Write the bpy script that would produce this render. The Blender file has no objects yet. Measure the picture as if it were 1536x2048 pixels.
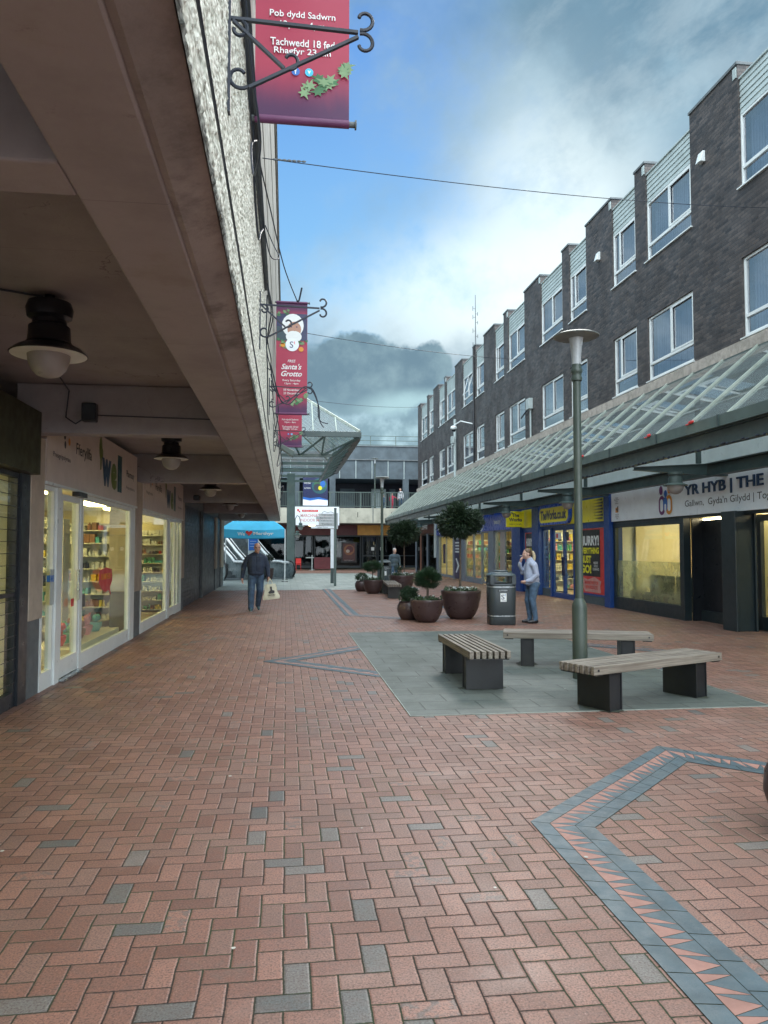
import bpy, bmesh, math, random
from mathutils import Vector, Matrix, Euler, noise as mnoise
random.seed(7)
R = math.radians
scene = bpy.context.scene
col = scene.collection

# ---------------------------------------------------------------- camera
cam_d = bpy.data.cameras.new('camera')
cam = bpy.data.objects.new('camera', cam_d)
col.objects.link(cam)
cam_d.sensor_fit = 'VERTICAL'
cam_d.sensor_height = 36.0
cam_d.sensor_width = 27.0
cam_d.lens = 1520.0 / 2048.0 * 36.0
cam_d.clip_start = 0.05
cam_d.clip_end = 2000
cam.location = (0, 0, 1.62)
cam.rotation_euler = (R(90 + 2.787), 0, R(-7.339))
scene.camera = cam

# ---------------------------------------------------------------- node helper
class NT:
    def __init__(s, tree):
        s.t = tree
        s.t.nodes.clear()
    def n(s, typ, **kw):
        nd = s.t.nodes.new(typ)
        for k, v in kw.items():
            setattr(nd, k, v)
        return nd
    def put(s, sock, v):
        if v is None:
            return
        if isinstance(v, bpy.types.NodeSocket):
            s.t.links.new(v, sock)
        elif isinstance(v, (tuple, list)) and len(v) == 3 and sock.type == 'RGBA':
            sock.default_value = (*v, 1)
        else:
            sock.default_value = v
    def m(s, op, a, b=None, c=None, clamp=False):
        nd = s.n('ShaderNodeMath', operation=op)
        nd.use_clamp = clamp
        for i, v in enumerate((a, b, c)):
            s.put(nd.inputs[i], v)
        return nd.outputs[0]
    def vm(s, op, a, b=None, sc=None):
        nd = s.n('ShaderNodeVectorMath', operation=op)
        s.put(nd.inputs[0], a)
        s.put(nd.inputs[1], b)
        if sc is not None:
            s.put(nd.inputs['Scale'], sc)
        return nd.outputs[0]
    def sep(s, v):
        nd = s.n('ShaderNodeSeparateXYZ')
        s.put(nd.inputs[0], v)
        return nd.outputs
    def comb(s, x, y, z):
        nd = s.n('ShaderNodeCombineXYZ')
        for i, v in enumerate((x, y, z)):
            s.put(nd.inputs[i], v)
        return nd.outputs[0]
    def mix(s, f, a, b, mode='MIX'):
        nd = s.n('ShaderNodeMix', data_type='RGBA', blend_type=mode)
        s.put(nd.inputs[0], f)
        s.put(nd.inputs[6], a)
        s.put(nd.inputs[7], b)
        return nd.outputs[2]
    def noise(s, vec, scale, detail=3, rough=0.5, dim='3D'):
        nd = s.n('ShaderNodeTexNoise', noise_dimensions=dim)
        s.put(nd.inputs['Vector'], vec)
        nd.inputs['Scale'].default_value = scale
        nd.inputs['Detail'].default_value = detail
        nd.inputs['Roughness'].default_value = rough
        return nd.outputs
    def ramp(s, f, lo, hi, a=0.0, b=1.0):
        nd = s.n('ShaderNodeMapRange', interpolation_type='SMOOTHSTEP')
        s.put(nd.inputs[0], f)
        for i, v in enumerate((lo, hi, a, b)):
            s.put(nd.inputs[i + 1], v)
        return nd.outputs[0]

# ---------------------------------------------------------------- world: daylight sky with broken cloud
SUN_EL, SUN_AZ = 32.0, 24.0            # degrees; azimuth from +Y towards +X
world = bpy.data.worlds.new('World')
scene.world = world
world.use_nodes = True
w = NT(world.node_tree)
sky = w.n('ShaderNodeTexSky', sky_type='NISHITA', sun_disc=False)
sky.sun_elevation = R(SUN_EL)
sky.sun_rotation = R(SUN_AZ)
sky.air_density = 1.0
sky.dust_density = 0.6
sky.ozone_density = 2.0
d = w.n('ShaderNodeTexCoord').outputs['Generated']
x, y, z = w.sep(d)
AZ = w.m('MULTIPLY', w.m('ARCTAN2', x, y), 57.2958)
EL = w.m('MULTIPLY', w.m('ARCSINE', z), 57.2958)
# cloud noise on a plane overhead, so that clouds flatten towards the horizon
zz = w.m('ADD', w.m('MAXIMUM', z, 0.0), 0.16)
pl = w.comb(w.m('DIVIDE', x, zz), w.m('DIVIDE', y, zz), 0.0)
n_big = w.noise(pl, 1.3, 5, 0.55)[0]
n_med = w.noise(d, 5.0, 6, 0.6)[0]
n_fin = w.noise(d, 17.0, 5, 0.6)[0]
def blob(az, el, ra, re, soft=0.5, dist=1.0):
    a = w.m('DIVIDE', w.m('SUBTRACT', AZ, az), ra)
    e = w.m('DIVIDE', w.m('SUBTRACT', EL, el), re)
    r = w.m('SQRT', w.m('ADD', w.m('MULTIPLY', a, a), w.m('MULTIPLY', e, e)))
    r = w.m('ADD', r, w.m('MULTIPLY', w.m('SUBTRACT', n_med, 0.5), 1.5 * dist))
    r = w.m('ADD', r, w.m('MULTIPLY', w.m('SUBTRACT', n_fin, 0.5), 0.8 * dist))
    return w.ramp(r, 1.0 - soft, 1.0 + soft, 1.0, 0.0)
def strength_col(rgb, k):
    return tuple(c * k for c in rgb)
K = 1.0
GREY = strength_col((0.125, 0.225, 0.315), K)
MID = strength_col((0.25, 0.375, 0.47), K)
WHITE = strength_col((0.76, 0.88, 0.90), K)
cl = w.mix(w.ramp(w.m('ADD', w.m('MULTIPLY', n_med, 0.6), w.m('MULTIPLY', n_big, 0.4)), 0.40, 0.60), GREY, MID)
cl = w.mix(w.m('MULTIPLY', blob(20, 26, 8, 6, 0.8), 0.8), cl, WHITE)
cl = w.mix(w.m('MULTIPLY', blob(14, 19.5, 12, 4.6, 0.7), 0.95), cl, WHITE)
cl = w.mix(w.m('MULTIPLY', blob(13, 31, 8, 3.0, 0.9), 0.5), cl, MID)
cl = w.mix(w.m('MULTIPLY', blob(31, 34, 12, 7.5, 0.6), 0.8), cl, w.mix(w.ramp(n_med, 0.4, 0.62), (0.125, 0.23, 0.315), (0.24, 0.385, 0.48)))
wisp = w.noise(w.comb(w.m('MULTIPLY', x, 1.3), y, w.m('MULTIPLY', w.m('ADD', z, w.m('MULTIPLY', x, -0.35)), 2.2)), 5.0, 8, 0.62)[0]
cl = w.mix(w.ramp(wisp, 0.46, 0.68, 0.0, 0.22), cl, (0.66, 0.76, 0.79))
cl = w.mix(w.ramp(wisp, 0.50, 0.30, 0.0, 0.22), cl, (0.17, 0.31, 0.42))
BL = w.mix(w.ramp(EL, 14.0, 40.0), (0.20, 0.46, 0.72), (0.070, 0.235, 0.60))
# cover: blue hole towards upper left, cloud elsewhere
hole = blob(0.5, 27.5, 14.5, 9.5, 0.5, 0.9)
hole2 = w.m('MULTIPLY', blob(9, 40, 7, 7, 0.5, 0.9), 0.55)
cover = w.m('SUBTRACT', 1.0, w.m('MAXIMUM', hole, hole2), clamp=True)
# low cumulus bank over the end of the street
cumA = blob(5.4, 12.6, 5.6, 3.1, 0.10, 1.0)
cumB = blob(11.0, 13.7, 1.7, 1.5, 0.10, 1.3)
cum = w.m('MAXIMUM', cumA, cumB)
cumc = w.mix(w.ramp(n_fin, 0.35, 0.7), (0.135, 0.22, 0.28), (0.23, 0.34, 0.39))
cumc = w.mix(w.m('MULTIPLY', blob(9.5, 10.2, 4.0, 1.4, 0.5, 0.9), 0.85), cumc, (0.42, 0.62, 0.66))
low = w.ramp(EL, 9.0, 12.5, 1.0, 0.0)
lowc = w.mix(w.ramp(n_fin, 0.38, 0.62), (0.20, 0.31, 0.36), (0.42, 0.60, 0.66))
cl = w.mix(w.ramp(EL, 8.5, 13.0, 0.9, 0.0), cl, lowc)
cumc = w.mix(w.m('MULTIPLY', low, 0.5), cumc, (0.28, 0.42, 0.47))
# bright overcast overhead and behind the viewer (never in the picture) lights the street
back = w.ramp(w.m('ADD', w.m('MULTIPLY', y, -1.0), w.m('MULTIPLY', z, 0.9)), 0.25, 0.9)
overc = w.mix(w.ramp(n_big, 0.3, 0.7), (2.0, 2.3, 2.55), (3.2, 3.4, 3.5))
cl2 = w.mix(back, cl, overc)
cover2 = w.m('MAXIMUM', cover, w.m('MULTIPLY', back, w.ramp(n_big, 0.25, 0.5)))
skyb = w.n('ShaderNodeBackground')
skymix = w.mix(0.92, w.vm('SCALE', sky.outputs[0], None, 0.10), BL)
w.put(skyb.inputs[0], skymix)
skyb.inputs[1].default_value = 1.0
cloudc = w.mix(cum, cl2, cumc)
cb = w.n('ShaderNodeBackground')
w.put(cb.inputs[0], cloudc)
cb.inputs[1].default_value = 1.0
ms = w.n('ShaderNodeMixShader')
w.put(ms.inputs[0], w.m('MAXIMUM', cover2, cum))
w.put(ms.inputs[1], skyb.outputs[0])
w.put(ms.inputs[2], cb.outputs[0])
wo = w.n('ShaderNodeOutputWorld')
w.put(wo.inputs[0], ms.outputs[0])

sun_d = bpy.data.lights.new('sun', 'SUN')
sun_d.energy = 1.0
sun_d.angle = R(18)
sun_d.color = (1.0, 0.95, 0.88)
sun = bpy.data.objects.new('sun', sun_d)
col.objects.link(sun)
sd = Vector((math.sin(R(SUN_AZ)) * math.cos(R(SUN_EL)), math.cos(R(SUN_AZ)) * math.cos(R(SUN_EL)), math.sin(R(SUN_EL))))
sun.rotation_euler = sd.to_track_quat('Z', 'Y').to_euler()
sun.location = (0, 0, 30)

scene.view_settings.view_transform = 'Standard'
scene.view_settings.look = 'None'
scene.view_settings.exposure = 0.45
scene.view_settings.gamma = 1.0
scene.render.engine = 'CYCLES'
cy = scene.cycles
cy.max_bounces = 7
cy.diffuse_bounces = 3
cy.glossy_bounces = 3
cy.transmission_bounces = 6
cy.transparent_max_bounces = 16
cy.caustics_reflective = False
cy.caustics_refractive = False
cy.sample_clamp_indirect = 4.0
cy.use_denoising = True

# ---------------------------------------------------------------- materials
MATS = {}
def mat(name, c, rough=0.6, metal=0.0, var=0.12, vs=3.0, bump=0.0, bs=40.0, spec=0.5, emit=None, es=0.0, dirt=None, dscale=1.2, damt=0.5, coat=0.0):
    if name in MATS:
        return MATS[name]
    m = bpy.data.materials.new(name)
    m.use_nodes = True
    t = NT(m.node_tree)
    co = t.n('ShaderNodeNewGeometry').outputs['Position']
    b = t.n('ShaderNodeBsdfPrincipled')
    cc = c
    if var > 0:
        nz = t.noise(co, vs, 5, 0.6)[0]
        cc = t.mix(t.ramp(nz, 0.3, 0.7), tuple(k * (1 - var) for k in c), tuple(min(1, k * (1 + var)) for k in c))
    if dirt is not None:
        nd = t.noise(co, dscale, 8, 0.7)[0]
        cc = t.mix(t.m('MULTIPLY', t.ramp(nd, 0.48, 0.68), damt), cc, dirt)
    t.put(b.inputs['Base Color'], cc)
    if rough > 0.15:
        nr = t.noise(co, vs * 2.3, 4, 0.6)[0]
        t.put(b.inputs['Roughness'], t.ramp(nr, 0.3, 0.7, max(0.03, rough - 0.08), min(1, rough + 0.08)))
    else:
        b.inputs['Roughness'].default_value = rough
    b.inputs['Metallic'].default_value = metal
    b.inputs['Specular IOR Level'].default_value = spec
    b.inputs['Coat Weight'].default_value = coat
    if bump > 0:
        bn = t.n('ShaderNodeBump')
        bn.inputs['Strength'].default_value = bump
        bn.inputs['Distance'].default_value = 0.01
        t.put(bn.inputs['Height'], t.noise(co, bs, 5, 0.65)[0])
        t.put(b.inputs['Normal'], bn.outputs[0])
    if emit is not None:
        b.inputs['Emission Color'].default_value = (*emit, 1)
        b.inputs['Emission Strength'].default_value = es
    o = t.n('ShaderNodeOutputMaterial')
    t.put(o.inputs[0], b.outputs[0])
    MATS[name] = m
    return m

def glass_mat(name, tint=(0.9, 0.95, 0.93), haze=0.0, hazecol=(0.5, 0.6, 0.55), refl=1.0, rough=0.02, base=0.06):
    if name in MATS:
        return MATS[name]
    m = bpy.data.materials.new(name)
    m.use_nodes = True
    t = NT(m.node_tree)
    tr = t.n('ShaderNodeBsdfTransparent')
    tr.inputs[0].default_value = (*tint, 1)
    gl = t.n('ShaderNodeBsdfGlossy')
    gl.inputs['Roughness'].default_value = rough
    fr = t.n('ShaderNodeLayerWeight')
    fr.inputs[0].default_value = 0.5
    f = t.m('ADD', base * 0.5, t.m('MULTIPLY', t.m('POWER', fr.outputs['Facing'], 4.0), refl * 0.5), clamp=True)
    ms_ = t.n('ShaderNodeMixShader')
    t.put(ms_.inputs[0], f)
    t.put(ms_.inputs[1], tr.outputs[0])
    t.put(ms_.inputs[2], gl.outputs[0])
    out = ms_.outputs[0]
    if haze > 0:
        df = t.n('ShaderNodeBsdfDiffuse')
        df.inputs[0].default_value = (*hazecol, 1)
        tl = t.n('ShaderNodeBsdfTranslucent')
        tl.inputs[0].default_value = (*hazecol, 1)
        m0 = t.n('ShaderNodeMixShader')
        m0.inputs[0].default_value = 0.5
        t.put(m0.inputs[1], df.outputs[0])
        t.put(m0.inputs[2], tl.outputs[0])
        m1 = t.n('ShaderNodeMixShader')
        co = t.n('ShaderNodeNewGeometry').outputs['Position']
        nz = t.noise(co, 1.6, 6, 0.65)[0]
        t.put(m1.inputs[0], t.ramp(nz, 0.3, 0.7, haze * 0.6, min(1, haze * 1.35)))
        t.put(m1.inputs[1], out)
        t.put(m1.inputs[2], m0.outputs[0])
        out = m1.outputs[0]
    o = t.n('ShaderNodeOutputMaterial')
    t.put(o.inputs[0], out)
    MATS[name] = m
    return m

def emis(name, c, s):
    if name in MATS:
        return MATS[name]
    m = bpy.data.materials.new(name)
    m.use_nodes = True
    t = NT(m.node_tree)
    e = t.n('ShaderNodeEmission')
    e.inputs[0].default_value = (*c, 1)
    e.inputs[1].default_value = s
    o = t.n('ShaderNodeOutputMaterial')
    t.put(o.inputs[0], e.outputs[0])
    MATS[name] = m
    return m

def herringbone():
    m = bpy.data.materials.new('red_block_paving')
    m.use_nodes = True
    t = NT(m.node_tree)
    pos = t.n('ShaderNodeNewGeometry').outputs['Position']
    wob = t.noise(pos, 5.0, 2, 0.5)[1]
    wv = t.vm('SCALE', t.vm('SUBTRACT', wob, (0.5, 0.5, 0.5)), None, 0.013)
    p2 = t.vm('ADD', pos, wv)
    X, Y, Z = t.sep(p2)
    U = 0.1025
    u = t.m('SUBTRACT', 4000.0, t.m('DIVIDE', X, U))
    v = t.m('ADD', 2000.0, t.m('DIVIDE', Y, U))
    i = t.m('FLOOR', u); j = t.m('FLOOR', v)
    fx = t.m('SUBTRACT', u, i); fy = t.m('SUBTRACT', v, j)
    k = t.m('MODULO', t.m('ADD', t.m('SUBTRACT', i, j), 0.0), 4.0)
    k = t.m('ROUND', k)
    k1 = t.m('COMPARE', k, 1.0, 0.1)
    k2 = t.m('COMPARE', k, 2.0, 0.1)
    isV = t.m('GREATER_THAN', k, 1.5)
    isH = t.m('SUBTRACT', 1.0, isV)
    alH = t.m('ADD', fx, k1); alV = t.m('ADD', fy, k2)
    al = t.m('ADD', t.m('MULTIPLY', alH, isH), t.m('MULTIPLY', alV, isV))
    ac = t.m('ADD', t.m('MULTIPLY', fy, isH), t.m('MULTIPLY', fx, isV))
    e = t.m('MINIMUM', t.m('MINIMUM', al, t.m('SUBTRACT', 2.0, al)), t.m('MINIMUM', ac, t.m('SUBTRACT', 1.0, ac)))
    idx = t.m('SUBTRACT', i, k1); idy = t.m('SUBTRACT', j, k2)
    wn = t.n('ShaderNodeTexWhiteNoise', noise_dimensions='3D')
    t.put(wn.inputs['Vector'], t.comb(idx, idy, isV))
    rnd = wn.outputs['Value']
    rs = t.sep(wn.outputs['Color'])
    big = t.noise(pos, 0.35, 3, 0.5)[0]
    bigm = t.ramp(big, 0.35, 0.65)
    fine = t.noise(pos, 115.0, 3, 0.7)[0]
    medn = t.noise(pos, 22.0, 5, 0.65)[0]
    red = t.mix(rs[0], (0.200, 0.090, 0.062), (0.345, 0.175, 0.128))
    red = t.mix(t.m('MULTIPLY', t.m('GREATER_THAN', rs[1], 0.8), 0.45), red, (0.23, 0.15, 0.12))
    red = t.mix(t.m('MULTIPLY', bigm, 0.25), red, (0.30, 0.19, 0.16))
    grey = t.mix(rs[2], (0.10, 0.115, 0.112), (0.19, 0.18, 0.165))
    red = t.mix(t.ramp(rs[1], 0.0, 0.35, 0.22, 0.0), red, (0.13, 0.062, 0.048))
    isg = t.m('GREATER_THAN', rnd, 0.970)
    half = t.m('MULTIPLY', t.m('GREATER_THAN', rnd, 0.93), t.ramp(medn, 0.45, 0.6, 0.0, 0.7))
    c = t.mix(t.m('MAXIMUM', isg, half), red, grey)
    c = t.mix(t.ramp(medn, 0.30, 0.75, 0.0, 0.42), c, (0.15, 0.105, 0.09))
    c = t.mix(t.ramp(fine, 0.50, 0.60, 0.0, 0.72), c, (0.085, 0.058, 0.052))
    c = t.mix(t.ramp(fine, 0.42, 0.30, 0.0, 0.35), c, (0.50, 0.38, 0.33))
    # soiling: a few dark spots and lichen patches
    sp = t.noise(pos, 2.2, 6, 0.7)[0]
    c = t.mix(t.ramp(sp, 0.58, 0.75, 0.0, 0.45), c, (0.16, 0.135, 0.115))
    s2 = t.noise(t.vm('ADD', pos, (7.3, 2.1, 0.0)), 0.75, 7, 0.72)[0]
    c = t.mix(t.ramp(s2, 0.54, 0.70, 0.0, 0.42), c, (0.125, 0.088, 0.070))
    c = t.mix(t.ramp(s2, 0.44, 0.30, 0.0, 0.22), c, (0.40, 0.29, 0.25))
    en = t.m('ADD', e, t.m('MULTIPLY', t.m('SUBTRACT', t.noise(pos, 70.0, 3, 0.6)[0], 0.5), 0.055))
    mossy = t.mix(t.ramp(t.noise(pos, 1.1, 3, 0.6)[0], 0.42, 0.6), (0.030, 0.022, 0.018), (0.030, 0.045, 0.022))
    jm = t.ramp(en, 0.018, 0.052)
    c = t.mix(jm, mossy, c)
    b = t.n('ShaderNodeBsdfPrincipled')
    t.put(b.inputs['Base Color'], c)
    rg = t.ramp(t.noise(pos, 1.7, 4, 0.6)[0], 0.3, 0.7, 0.42, 0.58)
    rg = t.m('ADD', rg, t.m('MULTIPLY', t.m('SUBTRACT', fine, 0.5), 0.25))
    rg = t.m('ADD', rg, t.m('MULTIPLY', t.m('SUBTRACT', rs[1], 0.5), 0.06))
    t.put(b.inputs['Roughness'], t.mix(jm, (0.95, 0.95, 0.95), t.comb(rg, rg, rg)))
    b.inputs['Specular IOR Level'].default_value = 0.42
    h = t.m('ADD', t.m('MULTIPLY', t.ramp(en, 0.01, 0.11), 1.0), t.m('MULTIPLY', fine, 0.16))
    h = t.m('ADD', h, t.m('MULTIPLY', rs[1], 0.35))
    bn = t.n('ShaderNodeBump')
    bn.inputs['Strength'].default_value = 0.6
    bn.inputs['Distance'].default_value = 0.003
    t.put(bn.inputs['Height'], h)
    t.put(b.inputs['Normal'], bn.outputs[0])
    o = t.n('ShaderNodeOutputMaterial')
    t.put(o.inputs[0], b.outputs[0])
    return m

def slabs(name, c1, c2, joint, bw, rh, rough=0.6, js=0.012, off=0.5, vert=False):
    """rectangular units laid in a bond: flags on the ground, or bricks on a wall facing +-X / +-Y"""
    m = bpy.data.materials.new(name)
    m.use_nodes = True
    t = NT(m.node_tree)
    g = t.n('ShaderNodeNewGeometry')
    pos = g.outputs['Position']
    X, Y, Z = t.sep(pos)
    if vert:
        nx = t.m('ABSOLUTE', t.sep(g.outputs['True Normal'])[0])
        side = t.m('GREATER_THAN', nx, 0.5)
        hcoord = t.m('ADD', t.m('MULTIPLY', Y, side), t.m('MULTIPLY', X, t.m('SUBTRACT', 1.0, side)))
        vec = t.comb(t.m('ADD', hcoord, 100.0), Z, 0.0)
    else:
        vec = t.comb(t.m('ADD', X, 100.0), Y, 0.0)
    br = t.n('ShaderNodeTexBrick', offset=off)
    br.inputs['Scale'].default_value = 1.0
    br.inputs['Mortar Size'].default_value = js
    br.inputs['Mortar Smooth'].default_value = 0.3
    br.inputs['Bias'].default_value = 0.0
    br.inputs['Brick Width'].default_value = bw
    br.inputs['Row Height'].default_value = rh
    br.inputs['Color1'].default_value = (*c1, 1)
    br.inputs['Color2'].default_value = (*c2, 1)
    br.inputs['Mortar'].default_value = (*joint, 1)
    t.put(br.inputs['Vector'], vec)
    nz = t.noise(pos, 1.3, 6, 0.65)[0]
    nf = t.noise(pos, 90.0, 3, 0.6)[0]
    c = t.mix(t.ramp(nz, 0.35, 0.7, 0.0, 0.45), br.outputs[0], tuple(k * 0.6 for k in c1))
    c = t.mix(t.ramp(nf, 0.5, 0.7, 0.0, 0.3), c, tuple(k * 1.5 for k in c2))
    b = t.n('ShaderNodeBsdfPrincipled')
    t.put(b.inputs['Base Color'], c)
    t.put(b.inputs['Roughness'], t.ramp(nz, 0.3, 0.7, rough - 0.1, rough + 0.08))
    bn = t.n('ShaderNodeBump')
    bn.inputs['Strength'].default_value = 0.5
    bn.inputs['Distance'].default_value = 0.006
    t.put(bn.inputs['Height'], t.m('SUBTRACT', t.m('MULTIPLY', nf, 0.4), br.outputs[1]))
    t.put(b.inputs['Normal'], bn.outputs[0])
    o = t.n('ShaderNodeOutputMaterial')
    t.put(o.inputs[0], b.outputs[0])
    MATS[name] = m
    return m

def pebbledash():
    m = bpy.data.materials.new('pebbledash')
    m.use_nodes = True
    t = NT(m.node_tree)
    pos = t.n('ShaderNodeNewGeometry').outputs['Position']
    X, Y, Z = t.sep(pos)
    pos2 = t.comb(X, t.m('MULTIPLY', Y, 0.42), Z)
    vo = t.n('ShaderNodeTexVoronoi', feature='F1')
    vo.inputs['Scale'].default_value = 34.0
    t.put(vo.inputs['Vector'], pos2)
    vo2 = t.n('ShaderNodeTexVoronoi', feature='F1')
    vo2.inputs['Scale'].default_value = 15.0
    t.put(vo2.inputs['Vector'], pos2)
    c = t.mix(t.sep(vo.outputs['Color'])[0], (0.56, 0.57, 0.50), (0.72, 0.73, 0.65))
    c = t.mix(t.ramp(vo.outputs['Distance'], 0.45, 0.80, 0.0, 0.7), c, (0.22, 0.23, 0.18))
    st = t.noise(t.comb(t.m('MULTIPLY', Y, 1.0), 0.0, t.m('MULTIPLY', Z, 0.25)), 3.0, 6, 0.7)[0]
    c = t.mix(t.ramp(st, 0.5, 0.7, 0.0, 0.45), c, (0.24, 0.26, 0.20))
    # mould along the drip edge, ragged
    edge = t.m('ADD', t.m('SUBTRACT', Z, 2.90), t.m('MULTIPLY', t.m('SUBTRACT', t.noise(pos, 5.0, 6, 0.7)[0], 0.5), -0.22))
    c = t.mix(t.ramp(edge, 0.02, 0.085, 0.93, 0.0), c, (0.030, 0.034, 0.030))
    b = t.n('ShaderNodeBsdfPrincipled')
    t.put(b.inputs['Base Color'], c)
    b.inputs['Roughness'].default_value = 0.85
    bn = t.n('ShaderNodeBump')
    bn.inputs['Strength'].default_value = 0.45
    bn.inputs['Distance'].default_value = 0.02
    hh = t.m('ADD', t.m('SUBTRACT', 1.0, vo.outputs['Distance']), t.m('MULTIPLY', t.m('SUBTRACT', 1.0, vo2.outputs['Distance']), 0.8))
    t.put(bn.inputs['Height'], hh)
    t.put(b.inputs['Normal'], bn.outputs[0])
    o = t.n('ShaderNodeOutputMaterial')
    t.put(o.inputs[0], b.outputs[0])
    return m

def wood_mat():
    m = bpy.data.materials.new('weathered_timber')
    m.use_nodes = True
    t = NT(m.node_tree)
    pos = t.n('ShaderNodeTexCoord').outputs['Object']
    X, Y, Z = t.sep(pos)
    sl = t.n('ShaderNodeTexWhiteNoise', noise_dimensions='1D')
    t.put(sl.inputs['W'], t.m('FLOOR', t.m('MULTIPLY', t.m('ADD', Y, 5.0), 13.7)))
    g = t.noise(t.comb(t.m('MULTIPLY', X, 1.4), t.m('MULTIPLY', Y, 42.0), t.m('MULTIPLY', Z, 42.0)), 1.0, 6, 0.65)[0]
    g2 = t.noise(pos, 3.0, 4, 0.6)[0]
    c = t.mix(t.ramp(g, 0.3, 0.72), (0.095, 0.077, 0.062), (0.31, 0.28, 0.235))
    c = t.mix(t.m('MULTIPLY', sl.outputs[0], 0.35), c, (0.20, 0.17, 0.13))
    c = t.mix(t.ramp(g2, 0.5, 0.72, 0.0, 0.5), c, (0.18, 0.19, 0.15))
    b = t.n('ShaderNodeBsdfPrincipled')
    t.put(b.inputs['Base Color'], c)
    b.inputs['Roughness'].default_value = 0.62
    bn = t.n('ShaderNodeBump')
    bn.inputs['Strength'].default_value = 0.5
    bn.inputs['Distance'].default_value = 0.004
    t.put(bn.inputs['Height'], g)
    t.put(b.inputs['Normal'], bn.outputs[0])
    o = t.n('ShaderNodeOutputMaterial')
    t.put(o.inputs[0], b.outputs[0])
    return m

def leaf_mat(name, a, b_, c_):
    m = bpy.data.materials.new(name)
    m.use_nodes = True
    t = NT(m.node_tree)
    g = t.n('ShaderNodeNewGeometry')
    rnd = g.outputs['Random Per Island']
    nz = t.noise(g.outputs['Position'], 6.0, 3, 0.6)[0]
    c = t.mix(rnd, a, b_)
    c = t.mix(t.ramp(nz, 0.45, 0.65, 0.0, 0.6), c, c_)
    b = t.n('ShaderNodeBsdfPrincipled')
    t.put(b.inputs['Base Color'], c)
    b.inputs['Roughness'].default_value = 0.5
    tl = t.n('ShaderNodeBsdfTranslucent')
    t.put(tl.inputs[0], c)
    mx = t.n('ShaderNodeMixShader')
    mx.inputs[0].default_value = 0.2
    t.put(mx.inputs[1], b.outputs[0])
    t.put(mx.inputs[2], tl.outputs[0])
    o = t.n('ShaderNodeOutputMaterial')
    t.put(o.inputs[0], mx.outputs[0])
    return m

def soffit_mat():
    m = bpy.data.materials.new('painted_soffit')
    m.use_nodes = True
    t = NT(m.node_tree)
    pos = t.n('ShaderNodeNewGeometry').outputs['Position']
    X, Y, Z = t.sep(pos)
    n1 = t.noise(pos, 0.9, 8, 0.68)[0]
    n2 = t.noise(pos, 7.0, 6, 0.7)[0]
    n3 = t.noise(pos, 45.0, 3, 0.6)[0]
    c = t.mix(t.ramp(n1, 0.32, 0.68), (0.285, 0.285, 0.295), (0.385, 0.385, 0.405))
    c = t.mix(t.ramp(n1, 0.56, 0.72, 0.0, 0.45), c, (0.20, 0.185, 0.135))
    c = t.mix(t.ramp(n2, 0.62, 0.74, 0.0, 0.55), c, (0.15, 0.135, 0.12))
    wv = t.vm('ADD', pos, t.vm('SCALE', t.noise(pos, 3.0, 4, 0.6)[1], None, 0.5))
    vo = t.n('ShaderNodeTexVoronoi', feature='DISTANCE_TO_EDGE')
    vo.inputs['Scale'].default_value = 0.75
    t.put(vo.inputs['Vector'], wv)
    crack = t.m('MULTIPLY', t.ramp(vo.outputs['Distance'], 0.0015, 0.006, 1.0, 0.0), t.ramp(t.noise(pos, 0.7, 2, 0.5)[0], 0.54, 0.62))
    c = t.mix(t.m('MULTIPLY', crack, 0.5), c, (0.08, 0.07, 0.065))
    # shutter board joints every 1.9 m along the arcade, faint
    fy = t.m('FRACT', t.m('DIVIDE', t.m('ADD', Y, 20.37), 1.93))
    jn = t.ramp(fy, 0.0, 0.004, 0.5, 0.0)
    c = t.mix(jn, c, (0.10, 0.09, 0.08))
    b = t.n('ShaderNodeBsdfPrincipled')
    t.put(b.inputs['Base Color'], c)
    b.inputs['Roughness'].default_value = 0.8
    bn = t.n('ShaderNodeBump')
    bn.inputs['Strength'].default_value = 0.5
    bn.inputs['Distance'].default_value = 0.01
    t.put(bn.inputs['Height'], t.m('SUBTRACT', t.m('ADD', t.m('MULTIPLY', n3, 0.35), n2), crack))
    t.put(b.inputs['Normal'], bn.outputs[0])
    o = t.n('ShaderNodeOutputMaterial')
    t.put(o.inputs[0], b.outputs[0])
    return m

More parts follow.
